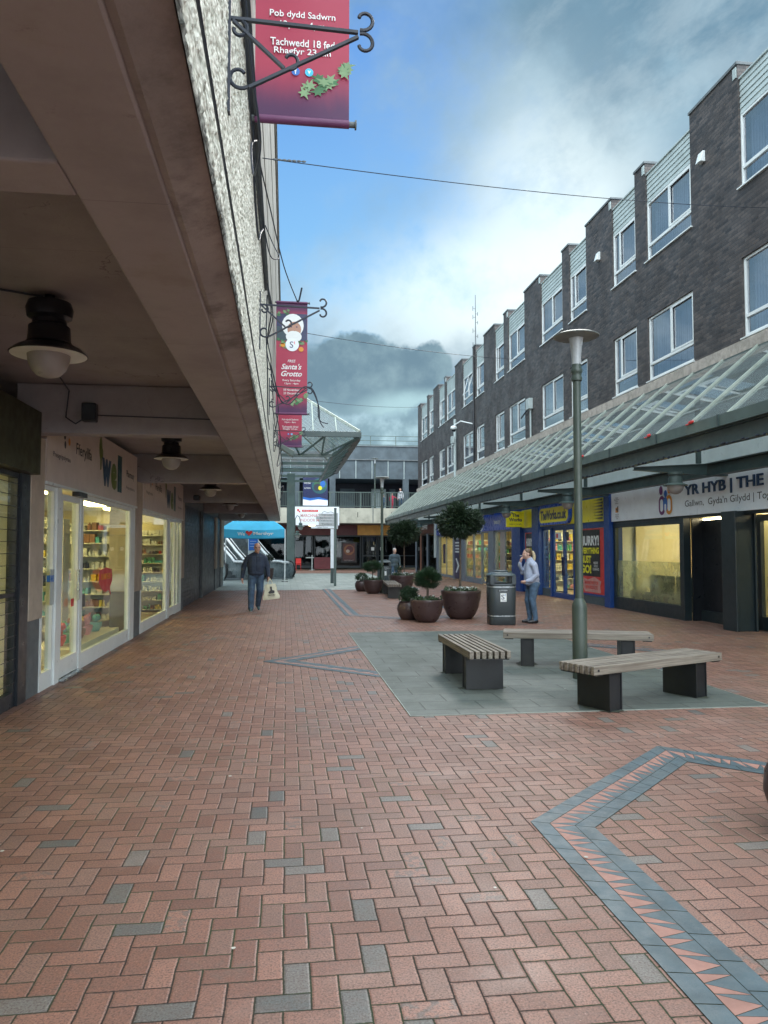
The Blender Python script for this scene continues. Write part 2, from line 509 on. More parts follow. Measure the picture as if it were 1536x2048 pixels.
M = {
 'paving': herringbone(),
 'slab': slabs('grey_flag', (0.088, 0.108, 0.098), (0.112, 0.132, 0.120), (0.045, 0.055, 0.048), 0.6, 0.4, 0.6, 0.010),
 'apron': slabs('pale_flag', (0.27, 0.31, 0.29), (0.36, 0.40, 0.37), (0.13, 0.15, 0.14), 0.6, 0.6, 0.55, 0.012),
 'farbrick': slabs('far_red_paving', (0.27, 0.14, 0.10), (0.33, 0.18, 0.14), (0.06, 0.05, 0.04), 0.2, 0.1, 0.55, 0.008),
 'brick': slabs('dark_brick', (0.028, 0.026, 0.028), (0.112, 0.094, 0.086), (0.052, 0.052, 0.054), 0.225, 0.075, 0.55, 0.010, vert=True),
 'dash': pebbledash(),
 'wood': wood_mat(),
 'white': mat('white_upvc', (0.72, 0.78, 0.78), 0.35, var=0.05),
 'cream': mat('cream_render', (0.46, 0.40, 0.33), 0.75, var=0.10, bump=0.2, bs=60, dirt=(0.22, 0.19, 0.16), damt=0.35),
 'soffit': soffit_mat(),
 'smooth': mat('weathered_concrete', (0.33, 0.33, 0.30), 0.8, var=0.18, vs=2.0, bump=0.4, bs=30, dirt=(0.15, 0.16, 0.13), damt=0.7),
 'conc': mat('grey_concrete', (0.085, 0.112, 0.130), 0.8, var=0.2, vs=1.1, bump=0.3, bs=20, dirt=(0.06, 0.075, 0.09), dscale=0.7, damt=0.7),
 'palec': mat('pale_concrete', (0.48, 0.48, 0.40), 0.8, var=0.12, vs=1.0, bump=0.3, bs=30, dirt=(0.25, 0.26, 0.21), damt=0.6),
 'stone': mat('aggregate_band', (0.40, 0.37, 0.33), 0.85, var=0.2, vs=9.0, bump=0.6, bs=60, dirt=(0.2, 0.2, 0.17), damt=0.5),
 'steel': mat('dark_green_steel', (0.045, 0.072, 0.072), 0.42, var=0.15, vs=2.5, bump=0.1, bs=30, dirt=(0.10, 0.12, 0.10), damt=0.35),
 'steel2': mat('grey_green_steel', (0.085, 0.125, 0.118), 0.42, var=0.15, vs=2.5, dirt=(0.14, 0.16, 0.13), damt=0.5),
 'bar': mat('pale_glazing_bar', (0.38, 0.44, 0.39), 0.5, var=0.1, dirt=(0.25, 0.3, 0.24), damt=0.4),
 'lampgreen': mat('lamp_post_green', (0.055, 0.078, 0.066), 0.38, var=0.1, dirt=(0.12, 0.13, 0.10), damt=0.3),
 'lampdisc': mat('lamp_disc', (0.20, 0.23, 0.22), 0.5, var=0.1),
 'black': mat('black_metal', (0.012, 0.016, 0.022), 0.35, var=0.2),
 'benchleg': mat('bench_leg_black', (0.010, 0.012, 0.014), 0.4, var=0.3, dirt=(0.025, 0.028, 0.02), damt=0.5),
 'cable': mat('black_cable', (0.02, 0.028, 0.045), 0.5, var=0.1),
 'conduit': mat('dark_conduit', (0.045, 0.06, 0.08), 0.5, var=0.15),
 'frosted': mat('frosted_globe', (0.34, 0.34, 0.33), 0.35, var=0.05),
 'lens': mat('lamp_lens', (0.42, 0.46, 0.48), 0.3, var=0.05),
 'pot': mat('plum_planter', (0.055, 0.035, 0.036), 0.34, var=0.15, vs=4, dirt=(0.09, 0.07, 0.06), damt=0.3),
 'soil': mat('soil', (0.03, 0.022, 0.016), 0.9, var=0.3, vs=30, bump=0.8, bs=60),
 'bark': mat('bark', (0.11, 0.085, 0.065), 0.8, var=0.3, vs=14, bump=0.8, bs=50),
 'binbody': mat('bin_plastic', (0.035, 0.048, 0.055), 0.42, var=0.1, bump=0.1, bs=80),
 'bintop': mat('bin_lid_plastic', (0.055, 0.075, 0.08), 0.33, var=0.1),
 'silver': mat('silver_band', (0.42, 0.46, 0.48), 0.3, metal=0.6, var=0.05),
 'alu': mat('brushed_aluminium', (0.45, 0.50, 0.52), 0.28, metal=0.8, var=0.08),
 'chrome': mat('bright_handrail', (0.80, 0.84, 0.84), 0.22, metal=0.3, var=0.04),
 'escal': mat('escalator_panel', (0.15, 0.19, 0.20), 0.3, metal=0.0, var=0.15, vs=1.2),
 'rubber': mat('black_rubber', (0.012, 0.013, 0.015), 0.5, var=0.1),
 'blue': mat('royal_blue_paint', (0.010, 0.055, 0.24), 0.4, var=0.12),
 'signblue': mat('shop_sign_blue', (0.012, 0.075, 0.48), 0.3, var=0.06),
 'navy': mat('navy_vinyl', (0.015, 0.022, 0.085), 0.35, var=0.08),
 'navydark': mat('navy_shutter', (0.006, 0.011, 0.028), 0.45, var=0.2),
 'yellow': mat('yellow_sign', (0.82, 0.74, 0.02), 0.35, var=0.06),
 'yellowtxt': mat('yellow_print', (0.85, 0.82, 0.04), 0.5, var=0.0),
 'red': mat('red_poster', (0.68, 0.045, 0.04), 0.4, var=0.1),
 'pinkred': mat('pale_splash', (0.60, 0.30, 0.28), 0.5, var=0.1),
 'posterblack': mat('poster_black', (0.014, 0.016, 0.018), 0.4, var=0.1),
 'whiteprint': mat('white_print', (0.80, 0.84, 0.84), 0.5, var=0.0),
 'signwhite': mat('white_sign_panel', (0.82, 0.88, 0.94), 0.35, var=0.04),
 'maroon': mat('maroon_fascia', (0.12, 0.022, 0.028), 0.4, var=0.12),
 'brownsign': mat('brown_fascia', (0.09, 0.032, 0.030), 0.4, var=0.12),
 'ochre': mat('ochre_fascia', (0.85, 0.52, 0.14), 0.5, var=0.08),
 'textblue': mat('petrol_lettering', (0.006, 0.04, 0.11), 0.35, var=0.0),
 'textdark': mat('dark_lettering', (0.03, 0.04, 0.055), 0.5, var=0.0),
 'purple': mat('purple_print', (0.15, 0.02, 0.14), 0.4, var=0.0),
 'orange': mat('orange_print', (0.70, 0.28, 0.02), 0.4, var=0.0),
 'warmdish': mat('warm_brown_print', (0.25, 0.10, 0.04), 0.4, var=0.2, vs=9),
 'midblue': mat('mid_blue_print', (0.02, 0.14, 0.50), 0.4, var=0.0),
 'logoblue': mat('logo_blue_print', (0.012, 0.065, 0.14), 0.4, var=0.0),
 'teal': mat('teal_print', (0.02, 0.10, 0.12), 0.4, var=0.0),
 'lime': mat('lime_print', (0.13, 0.20, 0.03), 0.4, var=0.0),
 'olive': mat('olive_fascia', (0.030, 0.034, 0.014), 0.5, var=0.12),
 'sky': mat('gazebo_cloth', (0.07, 0.55, 0.86), 0.6, var=0.08, vs=1.5),
 'greydoor': mat('grey_aluminium_frame', (0.20, 0.24, 0.30), 0.4, var=0.08),
 'darkframe': mat('dark_green_frame', (0.016, 0.028, 0.034), 0.38, var=0.1),
 'yellowwall': mat('shop_inner_wall', (0.76, 0.67, 0.43), 0.7, var=0.06),
 'whitewall': mat('shop_white_wall', (0.75, 0.74, 0.62), 0.7, var=0.05),
 'shopfloor': mat('shop_floor', (0.35, 0.29, 0.20), 0.4, var=0.1),
 'sofa': mat('dark_sofa', (0.02, 0.04, 0.05), 0.7, var=0.1),
 'clad': mat('pale_cladding', (0.42, 0.50, 0.50), 0.5, var=0.08, dirt=(0.28, 0.33, 0.32), damt=0.4),
 'coping': mat('coping', (0.12, 0.14, 0.15), 0.6, var=0.2),
 'blind': mat('window_blind', (0.78, 0.78, 0.86), 0.8, var=0.10, vs=1.5),
 'roof': mat('roof_felt', (0.08, 0.085, 0.09), 0.9, var=0.2),
 'flaggreen': mat('holly_green', (0.05, 0.17, 0.07), 0.6, var=0.2),
 'flaggreen2': mat('holly_pale', (0.20, 0.33, 0.17), 0.6, var=0.2),
 'winglass': glass_mat('window_glass', (0.80, 0.86, 0.95), refl=1.0, base=0.90),
 'shopglass': glass_mat('shop_glass', (0.90, 0.94, 0.90), refl=0.9, base=0.05),
 'darkglass': glass_mat('dark_shop_glass', (0.35, 0.42, 0.45), refl=0.8, base=0.07),
 'roofglass': glass_mat('canopy_glass', (0.90, 0.95, 0.95), haze=0.10, hazecol=(0.50, 0.58, 0.58), refl=1.5, base=0.36),
 'frost': glass_mat('frosted_film', (0.75, 0.8, 0.75), haze=0.30, hazecol=(0.62, 0.66, 0.52), refl=0.4, base=0.03),
 'tube': emis('lit_tube', (1.0, 0.93, 0.62), 8.0),
 'panel': emis('lit_ceiling_panel', (1.0, 0.84, 0.50), 26.0),
 'panel2': emis('lit_ceiling_panel_left', (1.0, 0.80, 0.36), 21.0),
 'glow': emis('lit_downlight', (1.0, 0.80, 0.42), 5.0),
 'dgreen1': leaf_mat('bay_leaf', (0.012, 0.030, 0.014), (0.035, 0.065, 0.030), (0.020, 0.036, 0.024)),
 'dgreen2': leaf_mat('needle_leaf', (0.012, 0.040, 0.018), (0.040, 0.085, 0.035), (0.022, 0.05, 0.03)),
 'bedleaf': leaf_mat('bedding_leaf', (0.03, 0.07, 0.03), (0.09, 0.14, 0.07), (0.06, 0.09, 0.05)),
 'petal': leaf_mat('pale_petal', (0.50, 0.56, 0.54), (0.70, 0.72, 0.66), (0.42, 0.46, 0.50)),
 'tilegrey': mat('blue_grey_tile', (0.060, 0.098, 0.118), 0.45, var=0.18, vs=5, bump=0.2, bs=80, dirt=(0.10, 0.13, 0.135), damt=0.5),
 'tilered': mat('red_tile', (0.33, 0.17, 0.135), 0.55, var=0.15, vs=9, bump=0.2, bs=90, dirt=(0.2, 0.12, 0.1), damt=0.4),
 'tilejoint': mat('tile_joint', (0.035, 0.045, 0.030), 0.9, var=0.2),
 'skin': mat('skin', (0.46, 0.26, 0.19), 0.5, var=0.06),
 'skin2': mat('skin_fair', (0.52, 0.33, 0.26), 0.5, var=0.06),
 'lips': mat('lips', (0.33, 0.12, 0.10), 0.5, var=0.0),
 'jumper': mat('navy_jumper', (0.020, 0.032, 0.058), 0.8, var=0.15, vs=9, bump=1.0, bs=13),
 'jeans': mat('blue_jeans', (0.045, 0.085, 0.145), 0.8, var=0.3, vs=9, bump=1.0, bs=17),
 'jeans2': mat('light_blue_jeans', (0.075, 0.135, 0.215), 0.8, var=0.3, vs=9, bump=1.0, bs=17),
 'hoodie': mat('pale_lilac_jacket', (0.36, 0.41, 0.53), 0.8, var=0.10, vs=9, bump=1.0, bs=14),
 'shoe': mat('teal_trainer', (0.04, 0.09, 0.11), 0.6, var=0.2),
 'sole': mat('pale_sole', (0.35, 0.38, 0.38), 0.6, var=0.1),
 'boot': mat('black_shoe', (0.012, 0.014, 0.018), 0.3, var=0.1),
 'blond': mat('blond_hair', (0.50, 0.42, 0.27), 0.55, var=0.3, vs=30),
 'brownhair': mat('brown_hair', (0.12, 0.075, 0.045), 0.55, var=0.3, vs=30),
 'darkhair': mat('dark_hair', (0.02, 0.016, 0.014), 0.55, var=0.3, vs=30),
 'greyhair': mat('grey_hair', (0.42, 0.42, 0.42), 0.6, var=0.2, vs=30),
 'coat': mat('grey_coat', (0.06, 0.09, 0.11), 0.8, var=0.15),
 'pinkcoat': mat('pink_coat', (0.55, 0.03, 0.08), 0.8, var=0.1),
 'whitecoat': mat('pale_patterned_coat', (0.50, 0.52, 0.55), 0.8, var=0.4, vs=8),
 'bag': mat('cream_cotton_bag', (0.62, 0.62, 0.48), 0.8, var=0.08),
 'eye': mat('eye_dark', (0.02, 0.015, 0.012), 0.2, var=0.0),
}
# ---------------------------------------------------------------- geometry helpers
ORG = {}
class MB:
    def __init__(s):
        s.v = []; s.f = []; s.mi = []
    def add(s, vs, fs, mi=0):
        o = len(s.v)
        s.v += [tuple(v) for v in vs]
        s.f += [tuple(i + o for i in f) for f in fs]
        s.mi += [mi] * len(fs)
        return s
    def box(s, x0, x1, y0, y1, z0, z1, mi=0):
        if x0 > x1: x0, x1 = x1, x0
        if y0 > y1: y0, y1 = y1, y0
        if z0 > z1: z0, z1 = z1, z0
        vs = [(x0,y0,z0),(x1,y0,z0),(x1,y1,z0),(x0,y1,z0),(x0,y0,z1),(x1,y0,z1),(x1,y1,z1),(x0,y1,z1)]
        return s.add(vs, [(0,3,2,1),(4,5,6,7),(0,1,5,4),(1,2,6,5),(2,3,7,6),(3,0,4,7)], mi)
    def hexa(s, vs, mi=0):
        return s.add(vs, [(0,3,2,1),(4,5,6,7),(0,1,5,4),(1,2,6,5),(2,3,7,6),(3,0,4,7)], mi)
    def bar(s, p, q, wd, ht, up=(0,0,1), mi=0):
        p = Vector(p); q = Vector(q); dd = (q - p).normalized()
        sd_ = dd.cross(Vector(up))
        if sd_.length < 1e-5: sd_ = dd.cross(Vector((0,1,0)))
        sd_.normalize(); u = sd_.cross(dd).normalized()
        a = sd_ * wd / 2; b = u * ht / 2
        return s.hexa([p-a-b, p+a-b, q+a-b, q-a-b, p-a+b, p+a+b, q+a+b, q-a+b], mi)
    def tube(s, pts, r, seg=8, mi=0, caps=True):
        pts = [Vector(p) for p in pts]; n = len(pts)
        rr = r if isinstance(r, (list, tuple)) else [r] * n
        vs = []; prev = None
        for i, p in enumerate(pts):
            if i == 0: t = pts[1] - p
            elif i == n - 1: t = p - pts[i-1]
            else: t = (pts[i+1] - p).normalized() + (p - pts[i-1]).normalized()
            t.normalize()
            if prev is None:
                a = t.orthogonal().normalized()
            else:
                a = prev - t * prev.dot(t)
                if a.length < 1e-5: a = t.orthogonal()
                a.normalize()
            prev = a; b = t.cross(a)
            for k in range(seg):
                an = 2 * math.pi * k / seg
                vs.append(p + (a * math.cos(an) + b * math.sin(an)) * rr[i])
        fs = []
        for i in range(n - 1):
            for k in range(seg):
                k2 = (k + 1) % seg
                fs.append((i*seg+k, i*seg+k2, (i+1)*seg+k2, (i+1)*seg+k))
        if caps:
            fs.append(tuple(reversed(range(seg))))
            fs.append(tuple((n-1)*seg + k for k in range(seg)))
        return s.add(vs, fs, mi)
    def lathe(s, prof, c=(0,0), seg=24, mi=0, sq=None):
        vs = []; n = len(prof)
        for (r, z) in prof:
            for k in range(seg):
                an = 2 * math.pi * k / seg
                cx, sy = math.cos(an), math.sin(an)
                f = 1.0
                if sq:  # superellipse for rounded-square plan
                    f = 1.0 / ((abs(cx) ** sq + abs(sy) ** sq) ** (1.0 / sq))
                vs.append((c[0] + r * f * cx, c[1] + r * f * sy, z))
        fs = []
        for i in range(n - 1):
            for k in range(seg):
                k2 = (k + 1) % seg
                fs.append((i*seg+k, i*seg+k2, (i+1)*seg+k2, (i+1)*seg+k))
        if prof[0][0] > 1e-4: fs.append(tuple(reversed(range(seg))))
        if prof[-1][0] > 1e-4: fs.append(tuple((n-1)*seg + k for k in range(seg)))
        return s.add(vs, fs, mi)
    def prism(s, poly, axis, a, b, mi=0):
        """poly: 2D points in the plane across axis; axis 'x','y','z' from a to b"""
        def P3(p, t):
            return {'x': (t, p[0], p[1]), 'y': (p[0], t, p[1]), 'z': (p[0], p[1], t)}[axis]
        n = len(poly)
        vs = [P3(p, a) for p in poly] + [P3(p, b) for p in poly]
        fs = [tuple(range(n)), tuple(reversed(range(n, 2*n)))]
        fs += [(i, i+n, (i+1) % n + n, (i+1) % n) for i in range(n)]
        return s.add(vs, fs, mi)
    def ellip(s, c, rx, ry, rz, seg=14, rings=9, mi=0, rot=None):
        vs = []; c = Vector(c)
        for i in range(rings + 1):
            th = math.pi * i / rings
            for k in range(seg):
                an = 2 * math.pi * k / seg
                p = Vector((rx*math.sin(th)*math.cos(an), ry*math.sin(th)*math.sin(an), rz*math.cos(th)))
                if rot: p = rot @ p
                vs.append(c + p)
        fs = []
        for i in range(rings):
            for k in range(seg):
                k2 = (k + 1) % seg
                fs.append((i*seg+k, (i+1)*seg+k, (i+1)*seg+k2, i*seg+k2))
        return s.add(vs, fs, mi)
    def build(s, name, mats, parent=None, smooth=False, origin=None, bevel=0.0, fix=False):
        me = bpy.data.meshes.new(name)
        og = Vector(origin) if origin is not None else (ORG[parent.name] if parent is not None else Vector((0,0,0)))
        me.from_pydata([tuple(Vector(v) - og) for v in s.v], [], s.f)
        if not isinstance(mats, (list, tuple)): mats = [mats]
        for m_ in mats: me.materials.append(M[m_] if isinstance(m_, str) else m_)
        if len(mats) > 1:
            me.polygons.foreach_set('material_index', s.mi)
        if fix or True:
            bm = bmesh.new(); bm.from_mesh(me)
            bmesh.ops.remove_doubles(bm, verts=bm.verts, dist=1e-6) if smooth else None
            bmesh.ops.recalc_face_normals(bm, faces=bm.faces)
            bm.to_mesh(me); bm.free()
        if smooth:
            me.polygons.foreach_set('use_smooth', [True] * len(me.polygons))
            try: me.set_sharp_from_angle(angle=R(40))
            except Exception: pass
        me.update()
        o = bpy.data.objects.new(name, me)
        col.objects.link(o)
        if parent is not None:
            o.parent = parent
            o.location = og - ORG[parent.name]
        else:
            o.location = og
        ORG[o.name] = Vector(og)
        if bevel > 0:
            bv = o.modifiers.new('bevel', 'BEVEL'); bv.width = bevel; bv.segments = 2; bv.limit_method = 'ANGLE'
        return o

def tag(o, label=None, cat=None, group=None, kind=None):
    if label: o['label'] = label
    if cat: o['category'] = cat
    if group: o['group'] = group
    if kind: o['kind'] = kind
    return o
def root(name, loc, label=None, cat=None, group=None):
    o = bpy.data.objects.new(name, None)
    o.empty_display_size = 0.2
    col.objects.link(o)
    o.location = loc
    ORG[o.name] = Vector(loc)
    return tag(o, label, cat, group)
def kids(o):
    return [c for c in bpy.data.objects if c.parent is o]
KID = {}
def copy_tree(o, parent=None, loc=None, rz=None, label=None, group=None):
    c = o.copy()
    col.objects.link(c)
    if parent is not None: c.parent = parent
    if loc is not None: c.location = loc
    if rz is not None: c.rotation_euler[2] = rz
    if label: c['label'] = label
    if group: c['group'] = group
    for ch in KID.setdefault(o.name, kids(o)):
        copy_tree(ch, c)
    ORG[c.name] = Vector(c.location)
    return c
def part(name, mats, parent, *boxes, **kw):
    mb = MB()
    for b in boxes: mb.box(*b)
    return mb.build(name, mats, parent, **kw)
def structure(name, mats, mb, **kw):
    o = mb.build(name, mats, **kw)
    o['kind'] = 'structure'
    return o

# lettering: face 'L' = sign on a wall facing +X, 'R' = facing -X, 'F' = facing the viewer (-Y)
BASIS = {'L': (Vector((0,1,0)), Vector((0,0,1)), Vector((1,0,0))),
         'R': (Vector((0,-1,0)), Vector((0,0,1)), Vector((-1,0,0))),
         'F': (Vector((1,0,0)), Vector((0,0,1)), Vector((0,-1,0)))}
def text(s, mat_, parent, center, face, height, width=None, bold=0.0, shear=0.0, depth=0.004, name='lettering', up=None, spacing=1.0, align='CENTER', basis=None):
    cu = bpy.data.curves.new(name, 'FONT')
    cu.body = s
    cu.size = 1.0
    cu.extrude = 0.0
    cu.offset = bold
    cu.shear = shear
    cu.space_character = spacing
    cu.space_line = 0.95
    cu.align_x = align
    cu.resolution_u = 3
    tmp = bpy.data.objects.new('tmp', cu)
    col.objects.link(tmp)
    dg = bpy.context.evaluated_depsgraph_get()
    me = bpy.data.meshes.new_from_object(tmp.evaluated_get(dg))
    bpy.data.objects.remove(tmp)
    bpy.data.curves.remove(cu)
    xs = [v.co.x for v in me.vertices]; ys = [v.co.y for v in me.vertices]
    x0, x1, y0, y1 = min(xs), max(xs), min(ys), max(ys)
    sy = height / max(1e-4, (y1 - y0))
    sx = sy if width is None else width / max(1e-4, (x1 - x0))
    rt_, up_, nn = basis if basis else BASIS[face]
    c = Vector(center)
    cx = (x0 + x1) / 2 if align == 'CENTER' else x0
    vs = [c + rt_ * (v.co.x - cx) * sx + up_ * (v.co.y - (y0 + y1) / 2) * sy + nn * depth for v in me.vertices]
    fs = [tuple(p.vertices) for p in me.polygons]
    bpy.data.meshes.remove(me)
    mb = MB(); mb.add(vs, fs)
    nv = len(vs)
    # give the letters a thickness down to the board
    if depth > 0.008:
        edges = {}
        for f in fs:
            for i in range(len(f)):
                a, b = f[i], f[(i+1) % len(f)]
                k = (min(a, b), max(a, b))
                edges[k] = None if k in edges else (a, b)
        back = [v - nn * (depth - 0.001) for v in vs]
        fs2 = []
        for e in edges.values():
            if e: fs2.append((e[0], e[1], e[1] + nv, e[0] + nv))
        mb = MB(); mb.add(vs + back, fs + fs2)
    o = mb.build(name, mat_, parent)
    return o

def facequad(face, center, wd, ht, depth):
    """thin rectangular sheet on a face"""
    rt_, up_, nn = BASIS[face]
    c = Vector(center) + nn * depth
    return [c - rt_*wd/2 - up_*ht/2, c + rt_*wd/2 - up_*ht/2, c + rt_*wd/2 + up_*ht/2, c - rt_*wd/2 + up_*ht/2]
def facepoly(face, center, pts, depth):
    rt_, up_, nn = BASIS[face]
    c = Vector(center) + nn * depth
    return [c + rt_*p[0] + up_*p[1] for p in pts]
def disc_pts(cx, cy, rx, ry=None, n=20, a0=0):
    ry = ry or rx
    return [(cx + rx*math.cos(a0+2*math.pi*i/n), cy + ry*math.sin(a0+2*math.pi*i/n)) for i in range(n)]
def sheet(name, mat_, parent, face, center, wd, ht, depth=0.003):
    mb = MB(); q = facequad(face, center, wd, ht, depth)
    mb.add(q, [(0,1,2,3)])
    return mb.build(name, mat_, parent)
def polys(name, mats, parent, face, center, plist, depth=0.003):
    """plist: (points, matindex) flat shapes each a hair above the last"""
    mb = MB()
    for i, (p, mi) in enumerate(plist):
        q = facepoly(face, center, p, depth + i * 0.0004)
        mb.add(q, [tuple(range(len(q)))], mi)
    return mb.build(name, mats, parent)
# ================================================================ GROUND
g = MB()
g.add([(-60,-30,0),(60,-30,0),(60,140,0),(-60,140,0)], [(0,1,2,3)])
structure('ground', 'paving', g)
a = MB()
a.add([(-3.4,30.3,0.004),(5.4,30.3,0.004),(5.4,50.5,0.004),(-14,50.5,0.004),(-14,36.0,0.004),(-3.4,36.0,0.004)], [(0,1,2,3,4,5)])
structure('paving_apron', 'apron', a)
SX0, SX1, SY0, SY1 = 1.21, 4.96, 7.35, 14.74
a = MB()
a.add([(SX0,SY0,0.006),(SX1,SY0,0.006),(SX1,SY1,0.006),(SX0,SY1,0.006)], [(0,1,2,3)])
structure('slab_paving', 'slab', a)
a = MB()
ew = 0.012
for (x0,x1,y0,y1) in ((SX0-ew,SX0,SY0-ew,SY1+ew),(SX1,SX1+ew,SY0-ew,SY1+ew),(SX0,SX1,SY0-ew,SY0),(SX0,SX1,SY1,SY1+ew)):
    a.box(x0,x1,y0,y1,0.001,0.009)
structure('slab_edging', mat('edging_strip', (0.26,0.29,0.26), 0.5, var=0.2, dirt=(0.1,0.1,0.08), damt=0.8), a)

def offset_path(pts, dist):
    out = []
    for i, p in enumerate(pts):
        ns = []
        if i > 0:
            dd = (Vector(p) - Vector(pts[i-1])).normalized(); ns.append(Vector((dd.y, -dd.x)))
        if i < len(pts) - 1:
            dd = (Vector(pts[i+1]) - Vector(p)).normalized(); ns.append(Vector((dd.y, -dd.x)))
        if len(ns) == 2:
            b = (ns[0] + ns[1]).normalized(); k = dist / max(0.35, b.dot(ns[0]))
            out.append(Vector(p) + b * k)
        else:
            out.append(Vector(p) + ns[0] * dist)
    return out
def band(pts, w1=0.103, w2=0.135, tl=0.205, flip=1, label=None):
    """two rows of blue-grey blocks with a row of red and blue triangles between"""
    offs = [0, w1, w1 + w2, 2 * w1 + w2]
    P = [offset_path(pts, o * flip) for o in offs]
    base = MB(); bt = MB(); rt_ = MB()
    for i in range(len(pts) - 1):
        q = [P[0][i], P[0][i+1], P[3][i+1], P[3][i]]
        base.add([(v.x, v.y, 0.0022) for v in q], [(0,1,2,3)])
    gp = 0.0035
    def cell(A, B, C, D, t0, t1):
        return [A.lerp(B, t0), A.lerp(B, t1), D.lerp(C, t1), D.lerp(C, t0)]
    def shrink(q, gq):
        c = sum(q, Vector((0,0))) / len(q)
        return [v + (c - v).normalized() * gq for v in q]
    for s_ in (0, 2):
        for i in range(len(pts) - 1):
            A, B, C, D = P[s_][i], P[s_][i+1], P[s_+1][i+1], P[s_+1][i]
            L = (B - A).length; n = max(1, round(L / tl))
            for k in range(n):
                q = shrink(cell(A, B, C, D, k/n, (k+1)/n), gp)
                bt.add([(v.x, v.y, 0.0045) for v in q], [(0,1,2,3)])
    for i in range(len(pts) - 1):
        A, B, C, D = P[1][i], P[1][i+1], P[2][i+1], P[2][i]
        L = (B - A).length; n = max(1, round(L / 0.135))
        for k in range(n):
            a_, b_, c_, d_ = cell(A, B, C, D, k/n, (k+1)/n)
            if k % 2 == 0:
                m_ = d_.lerp(c_, 0.5)
                tr = [((a_, b_, m_), rt_), ((a_, m_, d_), bt), ((b_, c_, m_), bt)]
            else:
                m_ = a_.lerp(b_, 0.5)
                tr = [((a_, m_, d_), rt_), ((m_, b_, c_), rt_), ((m_, c_, d_), bt)]
            for tri, tgt in tr:
                q = shrink(list(tri), gp)
                tgt.add([(v.x, v.y, 0.0045) for v in q], [(0,1,2)])
    b0 = structure('paving_band', 'tilejoint', base)
    b1 = bt.build('band_blocks', 'tilegrey', b0)
    b2 = rt_.build('band_triangles', 'tilered', b0)
    return b0
band([(1.45,1.2),(1.45,4.45),(3.04,6.0),(4.63,4.45),(4.63,1.2)])
band([(1.45,31.0),(1.45,18.6),(3.04,17.0),(4.63,18.6),(4.63,31.0)], flip=-1)
band([(SX0-0.03,9.62),(-0.33,11.17),(SX0-0.03,12.72)])
band([(SX1+0.03,9.62),(6.50,11.17),(SX1+0.03,12.72)], flip=-1)

# scattered litter specks: chewing-gum spots
gum = MB()
rg = random.Random(3)
for _ in range(120):
    x_, y_ = rg.uniform(-2.4, 7.5), rg.uniform(2.2, 24)
    r_ = rg.uniform(0.004, 0.012)
    n = 7
    gum.add([(x_ + r_*math.cos(2*math.pi*i/n)*rg.uniform(.8,1.2), y_ + r_*math.sin(2*math.pi*i/n)*rg.uniform(.8,1.2), 0.0112) for i in range(n)], [tuple(range(n))])
go = gum.build('litter_specks', mat('gum', (0.5,0.5,0.45), 0.7, var=0.3))
tag(go, 'tiny pale chewing gum spots and litter specks on the paving', 'litter', kind='stuff')
# ================================================================ LEFT BUILDING
LX = -2.78
WY0, WY1 = -7.0, 34.6
lb = root('arcade_building', (LX, 14.0, 0), 'long concrete building on the left with pebbledash fascia over a covered walkway', 'building')
# upper concrete wall with its long ledges
mb = MB()
mb.box(-9.0, -0.265, WY0, WY1, 4.62, 9.40)
mb.box(-0.30, -0.235, WY0, WY1 - 0.01, 9.405, 9.52)
mb.build('upper_wall', 'smooth', lb)
mb = MB()
for zz_ in (5.9, 7.6):
    mb.box(-0.30, -0.258, WY0, WY1 - 0.02, zz_, zz_ + 0.03)
mb.build('ledge', 'smooth', lb)
mb = MB()
ny, nz = 620, 130; fy0, fy1, fz0, fz1 = 1.2, 9.6, 2.905, 4.615
vs = []
for j in range(nz + 1):
    z_ = fz0 + (fz1 - fz0) * j / nz
    for i in range(ny + 1):
        y_ = fy0 + (fy1 - fy0) * i / ny
        d1 = mnoise.voronoi(Vector((y_ * 26, z_ * 30, 1.3)))[0][0]
        d2 = mnoise.voronoi(Vector((y_ * 55, z_ * 62, 7.7)))[0][0]
        h_ = 0.014 * max(0.0, 0.75 - d1) + 0.006 * max(0.0, 0.75 - d2)
        if i in (0, ny) or j in (0, nz): h_ = 0.0
        vs.append((-0.266 + h_, y_, z_))
fs = [(j*(ny+1)+i, j*(ny+1)+i+1, (j+1)*(ny+1)+i+1, (j+1)*(ny+1)+i) for j in range(nz) for i in range(ny)]
mb.add(vs, fs)
mb.box(-0.268, -0.262, WY0, fy0 - 0.001, fz0, fz1); mb.box(-0.268, -0.262, fy1 + 0.001, WY1, fz0, fz1)
mb.build('fascia', 'dash', lb)
part('fascia_core', 'smooth', lb, (-0.415, -0.269, WY0, WY1 - 0.004, 2.955, 4.612))
part('roof_edge', 'coping', lb, (-0.33, -0.215, WY0, WY1 + 0.02, 9.525, 9.58))
mb = MB()
mb.box(-0.745, -0.425, WY0, WY1 - 0.25, 2.875, 4.60)
mb.build('edge_beam', 'soffit', lb, bevel=0.012)
mb = MB(); mb.prism([(-0.424, 2.884), (-0.40, 2.880), (-0.272, 2.915), (-0.272, 2.95), (-0.424, 2.95)], 'y', WY0, WY1 - 0.26)
mb.build('drip_strip', mat('drip_strip_paint', (0.34, 0.33, 0.33), 0.8, var=0.15, vs=1.5, bump=0.4, bs=40, dirt=(0.12, 0.12, 0.11), dscale=2.0, damt=0.7), lb)
BY = [-3.3, 2.66, 8.72, 14.92, 21.1, 27.3, 33.4]
for y_ in BY:
    part('cross_beam', 'soffit', lb, (-2.9, -0.747, y_ - 0.12, y_ + 0.12, 2.88, 3.42), bevel=0.01)
part('end_beam', 'soffit', lb, (-2.9, -0.275, WY1 - 0.245, WY1 - 0.003, 2.872, 4.60))
